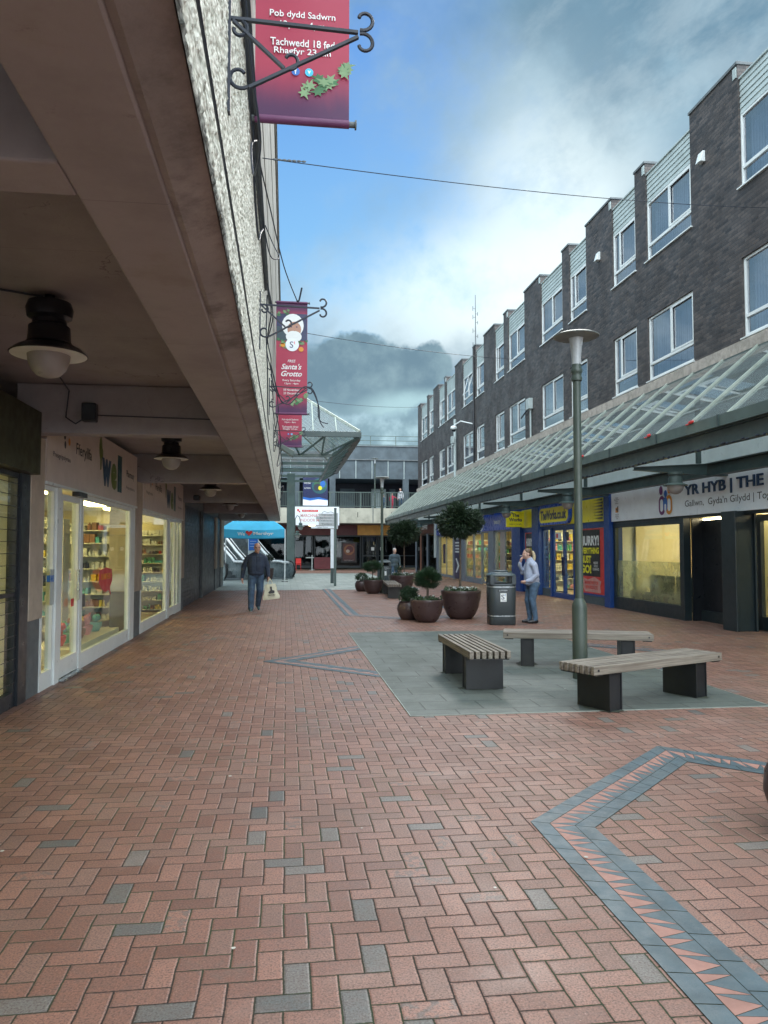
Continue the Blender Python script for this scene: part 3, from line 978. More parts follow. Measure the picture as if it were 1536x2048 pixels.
part('soffit_slab', 'soffit', lb, (-9.0, -0.76, WY0, WY1 - 0.25, 3.425, 3.60))
part('block_wall', 'navydark', lb, (-9.0, -8.8, WY0, WY1, 0, 3.42))
for i, (y0, y1) in enumerate(((8.62, 9.08), (14.40, 15.05), (20.75, 21.2), (30.6, 31.2), (33.1, 34.4))):
    pb = part('pillar', 'cream', lb, (-3.2, LX + 0.045, y0, y1, 0.84, 2.872), bevel=0.008)
    part('pillar_base', 'coping', pb, (-3.18, LX + 0.02, y0 + 0.02, y1 - 0.02, 0, 0.838))
# soffit cable run and box
mb = MB()
mb.tube([(-2.6,5.0,3.40),(-2.2,5.35,3.41),(-1.72,5.58,3.41)], 0.008, 6)
mb.tube([(-1.72,5.7,3.39),(-2.3,8.0,3.38),(-2.35,8.56,3.34),(-2.38,8.57,3.05),(-2.28,8.575,2.98),(-2.18,8.57,3.05)], 0.008, 6)
mb.tube([(-2.06,8.575,3.08),(-0.76,8.585,3.06)], 0.007, 6)
o = mb.build('soffit_cable', 'conduit')
tag(o, 'thin cable run under the arcade ceiling from the nearest lamp to the black box', 'cable')
jb = MB().box(-2.20, -2.05, 8.48, 8.598, 3.00, 3.20).build('speaker_box', 'black', bevel=0.012)
tag(jb, 'small black box mounted on the arcade beam above the pharmacy', 'speaker')

# --- arcade lamps
def arcade_lamp(loc, label):
    x_, y_, z_ = 0, 0, 0
    t = root('arcade_lamp', (0,0,0), label, 'lamp', 'bell lamps under the arcade ceiling')
    b = MB()
    b.lathe([(0.035,0.0),(0.035,-0.05),(0.145,-0.055),(0.16,-0.10),(0.15,-0.16),(0.115,-0.18),(0.115,-0.21),(0.14,-0.23),(0.145,-0.33),(0.16,-0.35)], seg=28)
    b.build('housing', 'black', t, smooth=True)
    s_ = MB()
    s_.lathe([(0.14,-0.345),(0.17,-0.36),(0.22,-0.385),(0.265,-0.425),(0.26,-0.43),(0.215,-0.392),(0.16,-0.367)], seg=32)
    s_.build('lamp_shade', 'black', t, smooth=True)
    i_ = MB()
    i_.lathe([(0.158,-0.3695),(0.213,-0.395),(0.256,-0.431)], seg=32)
    i_.build('shade_lining', 'white', t, smooth=True)
    gl_ = MB()
    gl_.lathe([(0.135,-0.36),(0.145,-0.42),(0.14,-0.47),(0.12,-0.53),(0.08,-0.575),(0.03,-0.592),(0.0005,-0.595)], seg=28)
    gl_.build('globe', 'frosted', t, smooth=True)
    t.location = loc
    return t
al = arcade_lamp((-1.68, 5.60, 3.425), 'nearest bell lamp under the arcade ceiling, large and black with white globe')
for y_, lb_ in ((11.9, 'bell lamp hanging in front of the pharmacy sign'), (18.0, 'bell lamp past the second beam, half hidden behind it'), (24.2, 'bell lamp under the arcade ceiling outside the dark shutters'), (30.3, 'farthest bell lamp under the arcade ceiling near the gazebo')):
    copy_tree(al, loc=(-1.75, y_, 3.425), label=lb_)
# small camera box beside lamp three
o = MB().box(-2.45, -2.30, 20.60, 20.97, 2.92, 3.05).build('soffit_camera', 'black', bevel=0.02)
tag(o, 'small dark camera under the arcade beside a globe lamp', 'camera')

# ================================================================ LEFT SHOPS
def room(parent, x0, x1, y0, y1, z1, wall, floor_='shopfloor', lights=None, lm='panel'):
    t_ = 0.06
    xa, xb = min(x0, x1), max(x0, x1)
    part('back_wall', wall, parent, (x1 - t_ if x1 > x0 else x1, x1 if x1 > x0 else x1 + t_, y0, y1, 0, z1))
    part('side_wall', wall, parent, (xa + t_, xb - t_, y0, y0 + t_, 0.0, z1))
    part('side_wall', wall, parent, (xa + t_, xb - t_, y1 - t_, y1, 0.0, z1))
    part('shop_ceiling', 'whitewall', parent, (xa, xb, y0, y1, z1 + 0.001, z1 + 0.06))
    part('shop_floor', floor_, parent, (xa, xb, y0, y1, 0.0, 0.03))
    for (lx, ly, lw, ll) in (lights or []):
        part('ceiling_light', lm, parent, (lx - lw/2, lx + lw/2, ly - ll/2, ly + ll/2, z1 - 0.05, z1 - 0.02))

GOODS = [mat('goods_%s' % n, c, 0.4, var=0.1) for n, c in (('white', (0.7,0.7,0.62)), ('red', (0.5,0.05,0.05)), ('green', (0.06,0.3,0.15)), ('blue', (0.05,0.15,0.4)), ('yellow', (0.7,0.55,0.1)), ('teal', (0.1,0.4,0.4)), ('brown', (0.25,0.12,0.07)), ('pink', (0.6,0.25,0.3)), ('dark', (0.03,0.03,0.04)))]
GP = random.Random(11)
PALE = (0, 0, 0, 0, 4, 0, 6, 8, 1, 2, 5, 0)
def shelves(name, loc, wd, dp, ht, n, rz, label, cat='shelf unit', lowfill=1.0, group=None, fm='whitewall', pal=None):
    """shelf unit along local X, front facing local -Y, with rows of small packets"""
    t = root(name, (0,0,0), label, cat, group)
    mb = MB()
    mb.box(-wd/2, wd/2, dp - 0.02, dp, 0.031, ht)
    mb.box(-wd/2, -wd/2 + 0.02, 0, dp - 0.021, 0.031, ht)
    mb.box(wd/2 - 0.02, wd/2, 0, dp - 0.021, 0.031, ht)
    mb.build('carcass', fm, t)
    sp = ht / n
    goods = MB()
    for i in range(n):
        z0 = 0.08 + i * sp
        part('shelf', fm, t, (-wd/2 + 0.021, wd/2 - 0.021, 0, dp - 0.021, z0, z0 + 0.02))
        x_ = -wd/2 + 0.05
        while x_ < wd/2 - 0.12:
            w_ = GP.uniform(0.045, 0.10) if pal else GP.uniform(0.05, 0.13); h_ = GP.uniform(0.35, 0.85) * (sp - 0.04)
            mi = GP.choice(pal) if pal else GP.randrange(len(GOODS)); k = GP.randrange(1, 4)
            for q in range(k):
                if x_ + w_ > wd/2 - 0.03: break
                dd = GP.uniform(0.02, 0.06)
                if GP.random() < 0.45:
                    goods.lathe([(w_*0.45, z0+0.0205), (w_*0.45, z0+0.02+h_*0.7), (w_*0.2, z0+0.02+h_*0.8), (w_*0.2, z0+0.02+h_)], (x_ + w_/2, dd + w_/2), 8, mi)
                else:
                    goods.box(x_, x_ + w_*0.93, dd, dp*0.7, z0 + 0.0205, z0 + 0.02 + h_, mi)
                x_ += w_ + 0.004
            x_ += GP.uniform(0.0, 0.05)
    go_ = goods.build('goods', GOODS, t)
    go_['kind'] = 'stuff'
    t.location = loc
    t.rotation_euler[2] = rz
    return t

def frame_opening(parent, name, matn, X, y0, y1, z0, z1, wd=0.06, dp=0.07, glass='shopglass', mull=(), tran=(), sill=None, out=1, glassname='pane'):
    """rectangular frame in a plane of constant X between y0..y1, z0..z1; out = direction the front faces"""
    mb = MB()
    xa, xb = X - dp/2, X + dp/2
    mb.box(xa, xb, y0, y0 + wd, z0, z1)
    mb.box(xa, xb, y1 - wd, y1, z0, z1)
    mb.box(xa + 0.001, xb - 0.001, y0 + wd, y1 - wd, z1 - wd, z1)
    b_ = sill if sill else wd
    mb.box(xa + 0.001, xb - 0.001, y0 + wd, y1 - wd, z0, z0 + b_)
    ys = [y0 + wd]
    for m_ in mull:
        mb.box(xa + 0.003, xb - 0.003, m_ - wd*0.4, m_ + wd*0.4, z0 + b_, z1 - wd)
    for t_ in tran:
        segs = sorted([y0 + wd] + [q for m_ in mull for q in (m_ - wd*0.4, m_ + wd*0.4)] + [y1 - wd])
        for a_, c_ in zip(segs[0::2], segs[1::2]):
            mb.box(xa + 0.006, xb - 0.006, a_, c_, t_ - wd*0.4, t_ + wd*0.4)
    f = mb.build(name, matn, parent)
    g_ = MB(); g_.box(X - 0.004, X + 0.004, y0 + wd*0.5, y1 - wd*0.5, z0 + b_*0.6, z1 - wd*0.5)
    g_.build(glassname, glass, f)
    return f

# --- near shop with barred window
s1 = root('barred_shop', (LX, 6.0, 0), 'shop at the left edge with olive fascia and black barred window', 'shop')
part('fascia_sign', 'olive', s1, (LX - 0.02, LX + 0.14, -2.0, 8.60, 2.42, 3.10))
part('shop_pier', 'black', s1, (LX - 0.10, LX + 0.04, 8.34, 8.60, 0, 2.415))
frame_opening(s1, 'window', 'black', LX - 0.02, 2.0, 8.33, 0.1, 2.41, wd=0.05, glass='shopglass', mull=(4.0, 6.2), tran=(1.15,))
bars = MB()
for k in range(18):
    bars.box(LX + 0.022, LX + 0.030, 2.1, 8.30, 0.25 + k*0.12, 0.256 + k*0.12)
bars.build('window_bars', 'black', s1)
part('stall_riser', 'black', s1, (LX - 0.05, LX + 0.01, -2.0, 8.33, 0.0, 0.098))
room(s1, LX - 0.10, -6.5, -2.0, 8.62, 2.75, 'whitewall', lights=[(-4.4, 5.5, 0.5, 1.6)], lm='panel2')
shelves('shelf_unit', (-4.6, 6.6, 0), 1.8, 0.4, 1.6, 5, R(90), 'white shelf unit behind the black barred window at the left edge')
part('counter', 'whitewall', s1, (-3.9, -3.3, 4.4, 6.6, 0.031, 0.95))

# --- pharmacy
ph = root('pharmacy', (LX, 15.0, 0), 'pharmacy with long white sign board and white framed glass under the arcade', 'shop')
for (y0, y1, tx) in ((9.09, 14.39, 1), (15.06, 20.74, 1)):
    sg = part('sign_board', mat('pharmacy_board', (0.62,0.56,0.52), 0.5, var=0.04), ph, (LX - 0.05, LX + 0.055, y0, y1, 2.40, 3.30))
    X = LX + 0.055
    sc_ = (y1 - y0) / 5.3
    yy = lambda v_: y0 + (v_ - 9.09) * sc_
    text('Fferyllfa', 'textdark', sg, (X, yy(10.70), 2.91), 'L', 0.20, 0.80, bold=0.008)
    text('Presgripsiynau', 'textdark', sg, (X, yy(9.68), 2.735), 'L', 0.08, 0.72)
    text('w', 'logoblue', sg, (X, yy(12.00), 2.78), 'L', 0.42, 0.60, bold=0.06)
    text('e', 'lime', sg, (X, yy(12.50), 2.77), 'L', 0.42, 0.42, bold=0.06)
    text('ll', 'teal', sg, (X, yy(12.92), 2.85), 'L', 0.60, 0.32, bold=0.06)
    polys('leaf_logo', ['lime'], sg, 'L', (X, yy(11.62), 3.06), [(disc_pts(0, 0.05, 0.09, 0.17, 16), 0), ([(-0.03,-0.28),(0.05,-0.26),(0.06,0),(-0.02,0)], 0), (disc_pts(0.09, -0.02, 0.05, 0.08, 12), 0)])
    text('Pharmacy', 'textdark', sg, (X, yy(13.78), 2.90), 'L', 0.15, 0.66, bold=0.008)
    text('Prescriptions', 'textdark', sg, (X, yy(13.80), 2.67), 'L', 0.07, 0.72)
    polys('cross_logo', ['textdark', 'orange'], sg, 'L', (X, yy(9.86), 2.97), [(disc_pts(-0.08,0.05,0.05,0.05,8), 0), (disc_pts(0.0,0.08,0.03,0.03,8), 0), (disc_pts(-0.06,-0.06,0.04,0.05,8), 0), (disc_pts(0.12,0.0,0.05,0.05,8), 1)])
    part('sign_trim', 'white', ph, (LX - 0.04, LX + 0.07, y0, y1, 2.365, 2.398))
X = LX - 0.01
frame_opening(ph, 'side_window', 'white', X, 9.09, 9.56, 0.0, 2.36, wd=0.055, sill=0.20)
part('door_post', 'white', ph, (X - 0.06, X + 0.06, 9.565, 9.75, 0, 2.36), bevel=0.005)
dr = frame_opening(ph, 'door', 'white', X + 0.015, 9.755, 10.62, 0.04, 2.30, wd=0.075, sill=0.22)
part('door_handle', 'alu', dr, (X + 0.055, X + 0.085, 10.50, 10.53, 0.95, 1.35))
part('door_threshold', 'alu', dr, (X - 0.04, X + 0.12, 9.76, 10.62, 0.006, 0.03))
part('door_closer', 'black', dr, (X + 0.055, X + 0.14, 10.20, 10.62, 2.30, 2.36))
part('door_post', 'white', ph, (X - 0.06, X + 0.06, 10.625, 10.76, 0, 2.36), bevel=0.005)
w1_ = frame_opening(ph, 'shop_window', 'white', X, 10.765, 14.02, 0.0, 2.36, wd=0.06, sill=0.21)
part('side_panel', 'white', ph, (X - 0.05, X + 0.045, 14.025, 14.385, 0, 2.36))
w2_ = frame_opening(ph, 'shop_window', 'white', X, 15.07, 18.25, 0.0, 2.36, wd=0.06, sill=0.21)
part('door_post', 'white', ph, (X - 0.05, X + 0.05, 18.255, 18.60, 0, 2.36))
frame_opening(ph, 'door', 'white', X, 18.61, 19.55, 0.02, 2.36, wd=0.075, sill=0.2)
frame_opening(ph, 'side_window', 'white', X, 19.56, 20.74, 0.0, 2.36, wd=0.06, sill=0.21, mull=(20.1,))
# stickers on the glass
sheet('window_sticker', mat('sticker_pale', (0.45,0.52,0.52), 0.5), ph, 'L', (X, 9.46, 1.17), 0.16, 0.42, 0.045)
text('NHS', 'midblue', ph, (X, 9.46, 1.27), 'L', 0.08, 0.12, depth=0.048)
sheet('door_sticker', 'red', ph, 'L', (X, 10.30, 0.93), 0.14, 0.10, 0.055)
sheet('door_sticker', 'black', ph, 'L', (X, 10.88, 0.92), 0.16, 0.18, 0.045)
polys('window_sticker', ['red'], ph, 'L', (X + 0.004, 12.15, 1.18), [([(-0.45,-0.05),(-0.4,0.12),(0,0.16),(0.4,0.12),(0.45,-0.05),(0.3,-0.16),(0.38,-0.3),(0.2,-0.2),(0,-0.22),(-0.25,-0.16)], 0)], 0.044)
text('SAVINGS', 'orange', ph, (X + 0.004, 12.15, 1.20), 'L', 0.09, 0.6, depth=0.049)
room(ph, LX - 0.09, -8.2, 9.10, 20.70, 2.62, 'yellowwall', lights=[(-4.2, 10.4, 0.35, 1.5), (-4.2, 13.0, 0.35, 1.5), (-6.3, 11.5, 0.4, 1.5), (-4.2, 17.0, 0.35, 1.5), (-6.3, 15.6, 0.4, 1.5), (-4.2, 19.6, 0.35, 1.2)], lm='panel2')
pg = 'pharmacy shelf units seen through the glass'
shelves('shelf_unit', (-4.9, 12.6, 0), 3.0, 0.4, 1.95, 6, R(-90) + math.pi, 'tall pharmacy shelf unit of packets behind the first white framed window', group=pg, pal=PALE)
shelves('shelf_unit', (-3.95, 14.50, 0), 1.9, 0.35, 2.1, 9, R(0), 'shelf unit crossways at the end of the first pharmacy window', group=pg, pal=PALE)
shelves('shelf_unit', (-4.35, 12.60, 0), 1.7, 0.35, 2.1, 9, R(0), 'shelf unit crossways behind the pharmacy door, full of small packets', group=pg, pal=PALE)
shelves('shelf_unit', (-6.2, 17.2, 0), 2.2, 0.35, 2.2, 7, R(0), 'deepest shelf unit glimpsed beyond the first pharmacy window', group=pg, pal=PALE)
shelves('shelf_unit', (-4.1, 19.9, 0), 2.2, 0.35, 2.1, 9, R(0), 'shelf unit crossways at the far end of the second pharmacy window', group=pg, pal=PALE)
shelves('shelf_unit', (-4.6, 10.4, 0), 1.0, 0.4, 2.0, 6, R(90), 'pharmacy shelf unit of packets seen through the glass door', group=pg, pal=PALE)
shelves('shelf_unit', (-4.6, 17.4, 0), 3.2, 0.4, 1.6, 5, R(90), 'low pharmacy shelf unit behind the farther window', group=pg, pal=PALE)
# window display: gift baskets, a bag and a toy on the low platform
dsp = part('display_plinth', 'whitewall', ph, (LX - 0.75, LX - 0.12, 10.9, 13.9, 0.031, 0.25))
rd = random.Random(5)
for k, (y_, c_, r_) in enumerate(((11.3,'red',0.12),(11.75,'goods_green',0.15),(12.2,'goods_brown',0.16),(12.75,'goods_pink',0.13),(13.3,'goods_teal',0.15))):
    b = MB()
    b.lathe([(r_*0.7,0.251),(r_,0.33),(r_*1.05,0.40),(r_*0.95,0.405)], (LX - 0.42, y_), 16)
    for q in range(9):
        b.ellip((LX - 0.42 + rd.uniform(-.6,.6)*r_, y_ + rd.uniform(-.6,.6)*r_, 0.43 + rd.uniform(0,0.1)), 0.05, 0.05, 0.06, 8, 5, mi=q % 3)
    o = b.build('gift_basket', [MATS.get(c_, M.get(c_) if c_ in M else GOODS[0]), GOODS[(k + 1) % 9], GOODS[(k + 4) % 9]], smooth=True)
    tag(o, ['red gift basket nearest the pharmacy door', 'green gift basket in the pharmacy window', 'brown wicker basket in the middle of the pharmacy window', 'pink gift basket in the pharmacy window', 'teal gift basket at the far end of the pharmacy window'][k], 'basket', 'gift baskets in the pharmacy window')

# --- dark shuttered unit
sh = root('shuttered_unit', (LX, 26.0, 0), 'dark navy shuttered shop front past the pharmacy', 'shop')
mb = MB()
mb.box(LX - 0.3, LX - 0.05, 21.22, 25.9, 0, 2.87)
for k in range(22):
    mb.box(LX - 0.049, LX - 0.03, 21.25, 24.0, 0.1 + k*0.11, 0.19 + k*0.11)
mb.build('shutter', 'navydark', sh)
part('mullion', 'coping', sh, (LX - 0.1, LX + 0.03, 25.91, 26.12, 0, 2.87))
part('shutter', 'navydark', sh, (LX - 0.25, LX - 0.02, 26.13, 30.59, 0, 2.87))
part('shutter', 'navydark', sh, (LX - 0.25, LX - 0.02, 31.21, 33.09, 0, 2.87))
part('header_panel', 'coping', sh, (LX - 0.3, LX - 0.08, 21.22, 33.09, 2.875, 3.42))

# ================================================================ CABLES, BRACKETS AND BANNERS ON THE FASCIA
FX = -0.26
mb = MB()
mb.box(FX + 0.003, FX + 0.035, -3.0, 8.6, 4.55, 4.62)
mb.tube([(FX + 0.045, -3, 4.50), (FX + 0.045, 8.9, 4.50)], 0.012, 6)
cd = mb.build('cable_tray', 'conduit')
tag(cd, 'dark cable conduit running along the top of the pebbledash fascia', 'conduit')
mb = MB()
mb.tube([(FX + 0.02, -2 + 1.2*i, 3.07 + 0.012*math.sin(i*1.7)) for i in range(31)], 0.006, 6)
tag(mb.build('fascia_cable', 'cable'), 'thin black cable clipped low along the pebbledash fascia', 'cable')
def bracket(loc, label):
    t = root('scroll_bracket', (0,0,0), label, 'bracket', 'scrolled iron brackets on the left fascia')
    pl_ = MB(); pl_.box(0.0, 0.012, -0.018, 0.018, -0.42, 0.12); pl_.build('wall_plate', 'cable', t)
    def spiral(c, r0, r1, a0, a1, n=14):
        return [(c[0] + (r0 + (r1-r0)*i/n)*math.cos(a0+(a1-a0)*i/n), 0, c[1] + (r0 + (r1-r0)*i/n)*math.sin(a0+(a1-a0)*i/n)) for i in range(n+1)]
    a = MB()
    a.bar((0.012, 0, 0.0), (0.56, 0, -0.015), 0.017, 0.013); a.build('arm', 'cable', t)
    b = MB()
    b.bar((0.09, 0, -0.30), (0.56, 0, -0.035), 0.017, 0.013); b.build('lower_arm', 'cable', t)
    c = MB()
    c.bar((0.02, 0, -0.01), (0.24, 0, -0.205), 0.02, 0.012); c.build('diagonal', 'cable', t)
    for pts in (spiral((0.585, 0.045), 0.05, 0.022, R(-110), R(160)), spiral((0.585, -0.065), 0.05, 0.022, R(110), R(-160)),
                spiral((0.05, -0.255), 0.055, 0.025, R(-50), R(-320)), spiral((0.045, -0.045), 0.04, 0.02, R(70), R(-190)), spiral((0.265, -0.165), 0.042, 0.02, R(-110), R(150))):
        s_ = MB(); s_.tube(pts, 0.0085, 6); s_.build('scroll', 'cable', t, smooth=True)
    t.location = loc
    return t
br0 = bracket((FX, 3.22, 3.90), 'nearest scrolled iron bracket, in front of the Welsh banner')
copy_tree(br0, loc=(FX, 7.08, 3.90), label='second scrolled iron bracket, crossing the bearded portrait on the banner')
copy_tree(br0, loc=(FX, 11.05, 3.98), label='third scrolled iron bracket, draped with loose black cables')
copy_tree(br0, loc=(FX, 15.0, 3.95), label='fourth scrolled iron bracket, just above the last camera')

def wob_cable(pts, r, name, label, seed=1, amp=0.02, group='loose black cables on the left fascia'):
    rr = random.Random(seed); out = []
    P_ = [Vector(p) for p in pts]
    for i in range(len(P_) - 1):
        p0 = P_[max(0, i-1)]; p1 = P_[i]; p2 = P_[i+1]; p3 = P_[min(len(P_)-1, i+2)]
        for k in range(6):
            t = k / 6
            q = 0.5*((2*p1) + (-p0+p2)*t + (2*p0-5*p1+4*p2-p3)*t*t + (-p0+3*p1-3*p2+p3)*t*t*t)
            out.append(q)
    out.append(P_[-1])
    mb_ = MB(); mb_.tube(out, r, 6)
    o_ = mb_.build(name, 'cable', smooth=True)
    tag(o_, label, 'cable', group)
cb_specs = [
 ([(FX+.03,3.7,4.5),(FX+.06,4.0,4.2),(FX+.10,4.3,3.95),(FX+.05,4.6,3.9),(FX+.02,4.9,4.25),(FX+.04,5.3,4.5)], 0.007, 'loop of loose cable beside the first banner pole'),
 ([(FX+.02,5.0,4.5),(FX+.02,5.4,4.2),(FX+.03,5.9,4.05),(FX+.03,6.4,4.30),(FX+.04,6.8,4.5)], 0.009, 'thick slack cable under the conduit after the first banner'),
 ([(FX+.04,6.6,4.5),(FX+.10,6.9,4.3),(FX+.18,7.2,4.4),(FX+.12,7.4,4.6),(FX+.04,7.3,4.75)], 0.006, 'small coil of cable above the conduit'),
 ([(FX+.04,5.8,4.6),(FX+.10,6.4,4.55),(FX+.22,7.4,4.4),(FX+.36,8.0,4.25)], 0.006, 'long cable swinging out from the fascia into the sky'),
 ([(FX+.36,8.0,4.25),(FX+.38,8.02,4.26),(FX+.41,8.02,4.40)], 0.010, 'short cable end with plug hanging against the sky'),
 ([(FX+.03,8.6,4.5),(FX+.02,8.7,4.1),(FX+.03,9.0,3.7),(FX+.02,9.6,3.35),(FX+.03,10.1,3.2)], 0.007, 'cable dropping below the second bracket'),
 ([(FX+.04,8.4,4.55),(FX+.07,8.9,4.4),(FX+.02,9.3,4.2),(FX+.05,9.9,4.1),(FX+.03,10.8,4.2),(FX+.06,11.0,3.98)], 0.008, 'cable running from second to third bracket'),
 ([(FX+.04,8.2,4.5),(FX+.10,8.4,4.2),(FX+.02,8.9,4.0),(FX+.06,9.2,3.8),(FX+.02,9.6,3.9)], 0.006, 'zigzag cable end beside the second bracket'),
 ([(FX+.03,10.6,4.2),(FX+.18,11.0,3.75),(FX+.34,11.05,3.82),(FX+.50,11.05,3.98),(FX+.62,11.05,3.94),(FX+.72,11.08,3.72),(FX+.74,11.1,3.50),(FX+.80,11.1,3.40)], 0.008, 'cable draped over the third bracket and hanging off its tip'),
 ([(FX+.03,10.8,4.1),(FX+.12,11.0,3.85),(FX+.28,11.05,3.72),(FX+.46,11.05,3.90),(FX+.60,11.05,3.98),(FX+.70,11.08,3.80),(FX+.73,11.1,3.52),(FX+.86,11.12,3.46)], 0.007, 'second cable draped over the third bracket'),
 ([(FX+.03,11.2,4.1),(FX+.05,11.6,3.9),(FX+.02,12.2,4.0),(FX+.05,13.0,3.8),(FX+.03,14.2,4.0),(FX+.05,15.0,3.9)], 0.008, 'cable running past the third bracket to the fourth'),
 ([(FX+.05,12.2,4.4),(FX+.12,12.5,3.9),(FX+.05,12.8,3.5),(FX+.10,13.2,3.6),(FX+.04,14.0,3.4)], 0.007, 'tangled cable below the Santa banner'),
 ([(FX+.05,15.0,4.3),(FX+.14,15.5,3.8),(FX+.06,16.4,3.4),(FX+.14,17.6,3.6),(FX+.06,19.0,3.2)], 0.009, 'sagging cable towards the far end of the fascia'),
 ([(FX+.04,18.0,4.2),(FX+.16,19.5,3.7),(FX+.05,21.0,3.3),(FX+.18,23.0,3.5),(FX+.05,25.0,3.2)], 0.010, 'farthest tangle of cable on the pebbledash'),
 ([(FX+.03,4.0,4.48),(FX+.02,4.4,4.35),(FX+.03,5.2,4.32),(FX+.03,6.2,4.38),(FX+.03,7.0,4.47)], 0.006, 'thin cable sagging just below the conduit'),
]
for i, (pts, r_, lab) in enumerate(cb_specs):
    wob_cable(pts, r_, 'loose_cable', lab, i)

def holly(face, c, s_, flip=1, n=9, seed=2):
    rr = random.Random(seed); out = []
    for k in range(n):
        cx = (rr.uniform(-1, 1)) * s_; cy = cx * 0.55 * flip + rr.uniform(-0.35, 0.35) * s_
        an = rr.uniform(0, 6.28); L = s_ * 0.42
        pts = []
        for i in range(12):
            rr_ = L * (1.0 if i % 2 == 0 else 0.5) * (1.0 if i in (0, 6) else 0.72)
            a_ = an + math.pi * 2 * i / 12
            pts.append((cx + rr_ * math.cos(a_), cy + rr_ * math.sin(a_) * 0.8))
        out.append((pts, k % 2))
    return out
def banner(y, top, label, kind):
    x0, x1, ht = -0.225, 0.405, 2.26
    t = root('hanging_banner', (x0, y, top - ht), label, 'banner', 'red Christmas banners along the left fascia')
    nx, nz = 10, 40
    mb_ = MB(); vs = []
    for j in range(nz + 1):
        for i in range(nx + 1):
            u = i / nx; v_ = j / nz
            dy = 0.004 * math.sin(v_ * 9 + u * 2) * math.sin(math.pi * v_) + 0.0025 * math.sin(u * 7 + v_ * 3)
            vs.append((x0 + u * (x1 - x0), y + dy, top - ht + v_ * ht))
    mb_.add(vs, [(j*(nx+1)+i, j*(nx+1)+i+1, (j+1)*(nx+1)+i+1, (j+1)*(nx+1)+i) for j in range(nz) for i in range(nx)])
    m_ = MATS.get('banner_cloth')
    if m_ is None:
        m_ = bpy.data.materials.new('banner_cloth'); m_.use_nodes = True
        tt = NT(m_.node_tree)
        gen = tt.n('ShaderNodeTexCoord').outputs['Generated']
        gx, gy, gz = tt.sep(gen)
        # printed artwork: crimson field, plum ends
        nz_ = tt.noise(gen, 3.0, 4, 0.6)[0]
        e0 = tt.ramp(tt.m('ADD', gz, tt.m('MULTIPLY', nz_, 0.06)), 0.05, 0.20, 1.0, 0.0)
        e1 = tt.ramp(gz, 0.86, 0.97, 0.0, 1.0)
        c_ = tt.mix(tt.m('MAXIMUM', e0, e1), (0.48, 0.060, 0.115), (0.10, 0.035, 0.11))
        bb = tt.n('ShaderNodeBsdfPrincipled'); tt.put(bb.inputs['Base Color'], c_); bb.inputs['Roughness'].default_value = 0.42
        tl = tt.n('ShaderNodeBsdfTranslucent'); tt.put(tl.inputs[0], c_)
        mx = tt.n('ShaderNodeMixShader'); mx.inputs[0].default_value = 0.4
        tt.put(mx.inputs[1], bb.outputs[0]); tt.put(mx.inputs[2], tl.outputs[0])
        oo = tt.n('ShaderNodeOutputMaterial'); tt.put(oo.inputs[0], mx.outputs[0])
        MATS['banner_cloth'] = m_
    cl_ = mb_.build('cloth', m_, t, smooth=True)
    for z_ in (top + 0.012, top - ht - 0.012):
        r_ = MB(); r_.tube([(x0 - 0.03, y, z_), (x1 + 0.04, y, z_)], 0.020, 10)
        r_.tube([(x1 + 0.04, y, z_), (x1 + 0.05, y, z_)], 0.032, 10)
        r_.build('rod', 'coping', t, smooth=True)
        r_ = MB(); r_.tube([(x0, y, z_), (x1, y, z_)], 0.027, 14); r_.build('rod_sleeve', mat('banner_sleeve', (0.12, 0.032, 0.10), 0.5, var=0.1), t, smooth=True)
    cx = (x0 + x1) / 2; D = 0.009
    def T(s, z_, h_, w_, **kw): text(s, 'whiteprint', cl_, (cx, y, z_), 'F', h_, w_, depth=D, **kw)
    bz = top - ht
    polys('holly_print', ['flaggreen', 'flaggreen2'], cl_, 'F', (x1 - 0.16, y, bz + 0.26), holly('F', 0, 0.15, n=20), D)
    if kind == 'welsh':
        T('Groto Sion\nCorn', bz + 1.10, 0.30, 0.46, shear=0.3, bold=0.01)
        T('Pob dydd Sadwrn', bz + 0.715, 0.058, 0.44, bold=0.006)
        T('12pm - 4pm', bz + 0.645, 0.055, 0.30, bold=0.006)
        T('Tachwedd 18 fed', bz + 0.525, 0.052, 0.43, bold=0.006)
        T('Rhagfyr 23 ain', bz + 0.460, 0.055, 0.38, bold=0.006)
        polys('social_icon', ['midblue'], cl_, 'F', (cx - 0.045, y, bz + 0.325), [(disc_pts(0,0,0.028), 0)], D)
        polys('social_icon', ['sky'], cl_, 'F', (cx + 0.045, y, bz + 0.325), [(disc_pts(0,0,0.028), 0)], D)
        text('f', 'whiteprint', cl_, (cx - 0.045, y, bz + 0.325), 'F', 0.036, depth=D + 0.002, bold=0.02)
        text('v', 'whiteprint', cl_, (cx + 0.045, y, bz + 0.325), 'F', 0.022, depth=D + 0.002, bold=0.04)
    if kind in ('santa', 'welsh'):
        polys('portrait_print', ['navy', 'skin', 'whiteprint', 'coat'], cl_, 'F', (cx, y, top - 0.52),
              [([(-0.31,-0.25),(0.31,-0.25),(0.31,0.30),(-0.31,0.30)], 0), ([(-0.31,-0.26),(-0.05,-0.26),(-0.10,0.0),(-0.31,0.04)], 3), (disc_pts(0.02,0.06,0.22,0.24), 2), (disc_pts(0.05,-0.02,0.14,0.16), 1), (disc_pts(0.04,-0.17,0.16,0.12), 2),
               (disc_pts(-0.01,0.03,0.02,0.012,8), 0), (disc_pts(0.10,0.03,0.02,0.012,8), 0), (disc_pts(0.05,-0.03,0.022,0.03,8), 1)], D - 0.004)
        polys('holly_print', ['flaggreen', 'flaggreen2'], cl_, 'F', (x0 + 0.13, y, top - 0.20), holly('F', 0, 0.13, 0.3, 10, 4), D)
